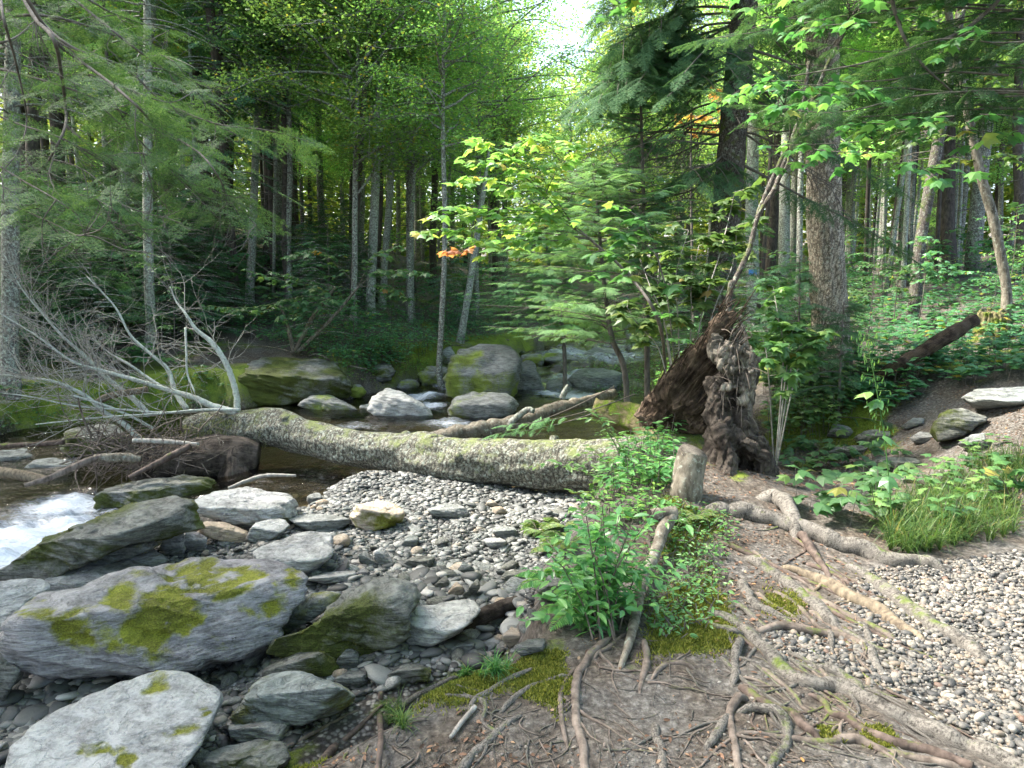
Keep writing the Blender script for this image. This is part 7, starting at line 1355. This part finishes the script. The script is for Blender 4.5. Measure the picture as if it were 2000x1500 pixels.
patch('maple_seedlings', 'pale green seedlings in front of the grass at right', [(1690, 900), (1700, 1060), (1980, 1020), (2010, 870), (1850, 880)], 40, .2, 5, .09, LM, 'shrub', 842)
patch('low_plants', 'small plants and creepers on the mound below the sawn stump', [(1270, 980), (1420, 1000), (1420, 1150), (1380, 1240), (1270, 1260), (1260, 1100)], 260, .06, 4, .035, LO, 'shrub', 843)
patch('low_plants', 'leafy ground plants along the shady far bank', [(420, 640), (560, 690), (720, 740), (820, 700), (900, 680), (1000, 660), (960, 630), (700, 620), (560, 600)], 900, .32, 7, .11, LO, 'under', 844)
patch('low_plants', 'leafy ground plants on the right hillside', [(1480, 680), (1600, 560), (1800, 520), (2060, 520), (2060, 740), (1860, 760), (1700, 820), (1560, 800)], 900, .35, 7, .11, LM, 'under', 845)
patch('low_plants', 'dense leafy shrubs filling the dip right of the rotten stump', [(1480, 640), (1620, 600), (1600, 740), (1700, 760), (1640, 850), (1500, 880)], 260, .4, 7, .09, LG, 'shrub', 849)
patch('low_plants', 'small plants rooted in the moss along the far left water edge', [(-40, 750), (440, 755), (470, 790), (-40, 850)], 260, .09, 6, .05, LO, 'under', 851)
patch('low_plants', 'mossy plants overhanging the far bank behind the pool', [(560, 680), (900, 650), (900, 715), (700, 755), (660, 720)], 420, .12, 6, .06, LO, 'fern', 852)
patch('low_plants', 'leafy plants crowding the mossy mound where the fallen trunk ends', [(1150, 870), (1320, 850), (1330, 960), (1180, 970)], 130, .2, 7, .075, LO, 'shrub', 853)
patch('low_plants', 'ferny plants between the young spruces and the stream', [(1090, 740), (1300, 690), (1330, 760), (1200, 800)], 160, .25, 6, .07, LO, 'fern', 850)
patch('low_plants', 'dim ground plants covering the wooded slope beyond the stream', [(-40, 450), (900, 450), (980, 640), (560, 640), (-40, 640)], 1100, .35, 6, .14, LO, 'under', 848)
patch('low_plants', 'leafy undergrowth on the left bank behind the white limbs', [(-40, 640), (420, 640), (440, 760), (-40, 780)], 80, .22, 6, .1, LG, 'under', 846)
patch('low_plants', 'small green plants on the moss behind the sawn stump', [(1180, 960), (1300, 930), (1300, 1030), (1180, 1040), (1120, 1010)], 120, .08, 4, .05, LO, 'fern', 847)
# yellow green plant leaves right edge
W_, L_ = Acc(), Acc(); rng = np.random.default_rng(851); base = G(1975, 1000)
for pts in [[(1975, 1000), (1960, 940), (1920, 920)], [(1975, 1000), (1985, 930), (2020, 915)], [(1975, 1000), (1950, 960), (1900, 960)], [(1975, 1000), (1990, 950), (1960, 900)]]:
    q = [P(u, v, dep(base)) for u, v in pts]; tube(W_, q, [.004, .003, .002], 5, 8, cap=False); leaves_along(L_, q, LM, .11, .06, rng, .1, .6, .2, .5)
plant('leafy_plant', 'yellow green lobed leaves on a low plant at the right edge over grass', 'plant', base, 'root_dark', 'maple', W_, L_)
# tall seed stalk
base = G(1742, 1040); W_, L_ = Acc(), Acc(); t = dep(base); rng = np.random.default_rng(861); pts = [(1742, 1040), (1738, 960), (1728, 860), (1712, 760), (1700, 700), (1688, 650)]; q = [P(u, v, t) for u, v in pts]; tube(W_, q, np.linspace(.005, .002, 6), 5, 30, cap=False); c = catmull(q, 60)
for k in range(90):
    p = c[rng.integers(22, 60)]; az = rng.uniform(0, 6.28); e = p+np.array([math.cos(az), math.sin(az), .1])*rng.uniform(.02, .09); tube(W_, [p, e], [.001, .001], 3, 2, cap=False)
    scatter(L_, LO[0]*[.5, 1, 1], LO[1], [e], frames(np.array([[rng.normal(0, .2), rng.normal(0, .2), -1]]), np.array([[0, -1., 0]])), .035)
for u, v in [(1700, 765), (1725, 850), (1735, 930), (1715, 780)]: scatter(L_, LG[0], LG[1], [P(u, v, t)], frames(np.array([[rng.normal(), -.3, -.2]]), np.array([[0, 0, 1.]])), .12)
plant('seed_stalk', 'tall slender stalk with hanging pale green seed pods by the grass', 'plant', base, 'grass', 'shrub', W_, L_)
# moss cushions: short upright tufts over the mossy ground and logs
rng = np.random.default_rng(871); a = Acc(); n = 60000; pts = []
for reg in MOSSPOLYS[:6]+[MOSSPOLYS[7], MOSSPOLYS[8], MOSSPOLYS[9]]:
    r_ = np.array(reg); ar = abs(sum(r_[i, 0]*r_[(i+1) % len(r_), 1]-r_[(i+1) % len(r_), 0]*r_[i, 1] for i in range(len(r_))))/2
    q = np.array([planept(u, v, 0) for u, v in reg]); m_ = int(ar*1.1); x = rng.uniform(q[:, 0].min(), q[:, 0].max(), m_*2)+0*1.; y = rng.uniform(q[:, 1].min(), q[:, 1].max(), m_*2)
    z = H(x, y); u, v, t_ = proj(np.stack([x, y, z], -1)); k_ = sdpoly(u, v, reg)+38*fbm(p3(x*4, y*4), 4, 78)+rng.normal(0, 14, len(x)) > 22; pts.append(np.stack([x, y, z], -1)[k_])
pts = np.concatenate(pts); n = len(pts); print('moss', n)
scatter(a, np.array([(-.22, 0, 0), (.22, 0, 0), (0, 1, 0)]), np.array([(0, 1, 2)]), pts, frames(np.stack([rng.normal(0, .6, n), rng.normal(0, .6, n), np.ones(n)], -1), rng.normal(0, 1, (n, 3))), rng.uniform(.008, .022, n))
M['mossground'] = leafmat('ground_moss', [(0, (.06, .085, .012)), (.6, (.17, .2, .03)), (1, (.33, .33, .07))], .3, .8, 1.3)
tag(obj('moss', a, mat=M['mossground'], smooth=False), 'bright moss cushions on the soil bank', 'moss', kind='stuff')
print('done')
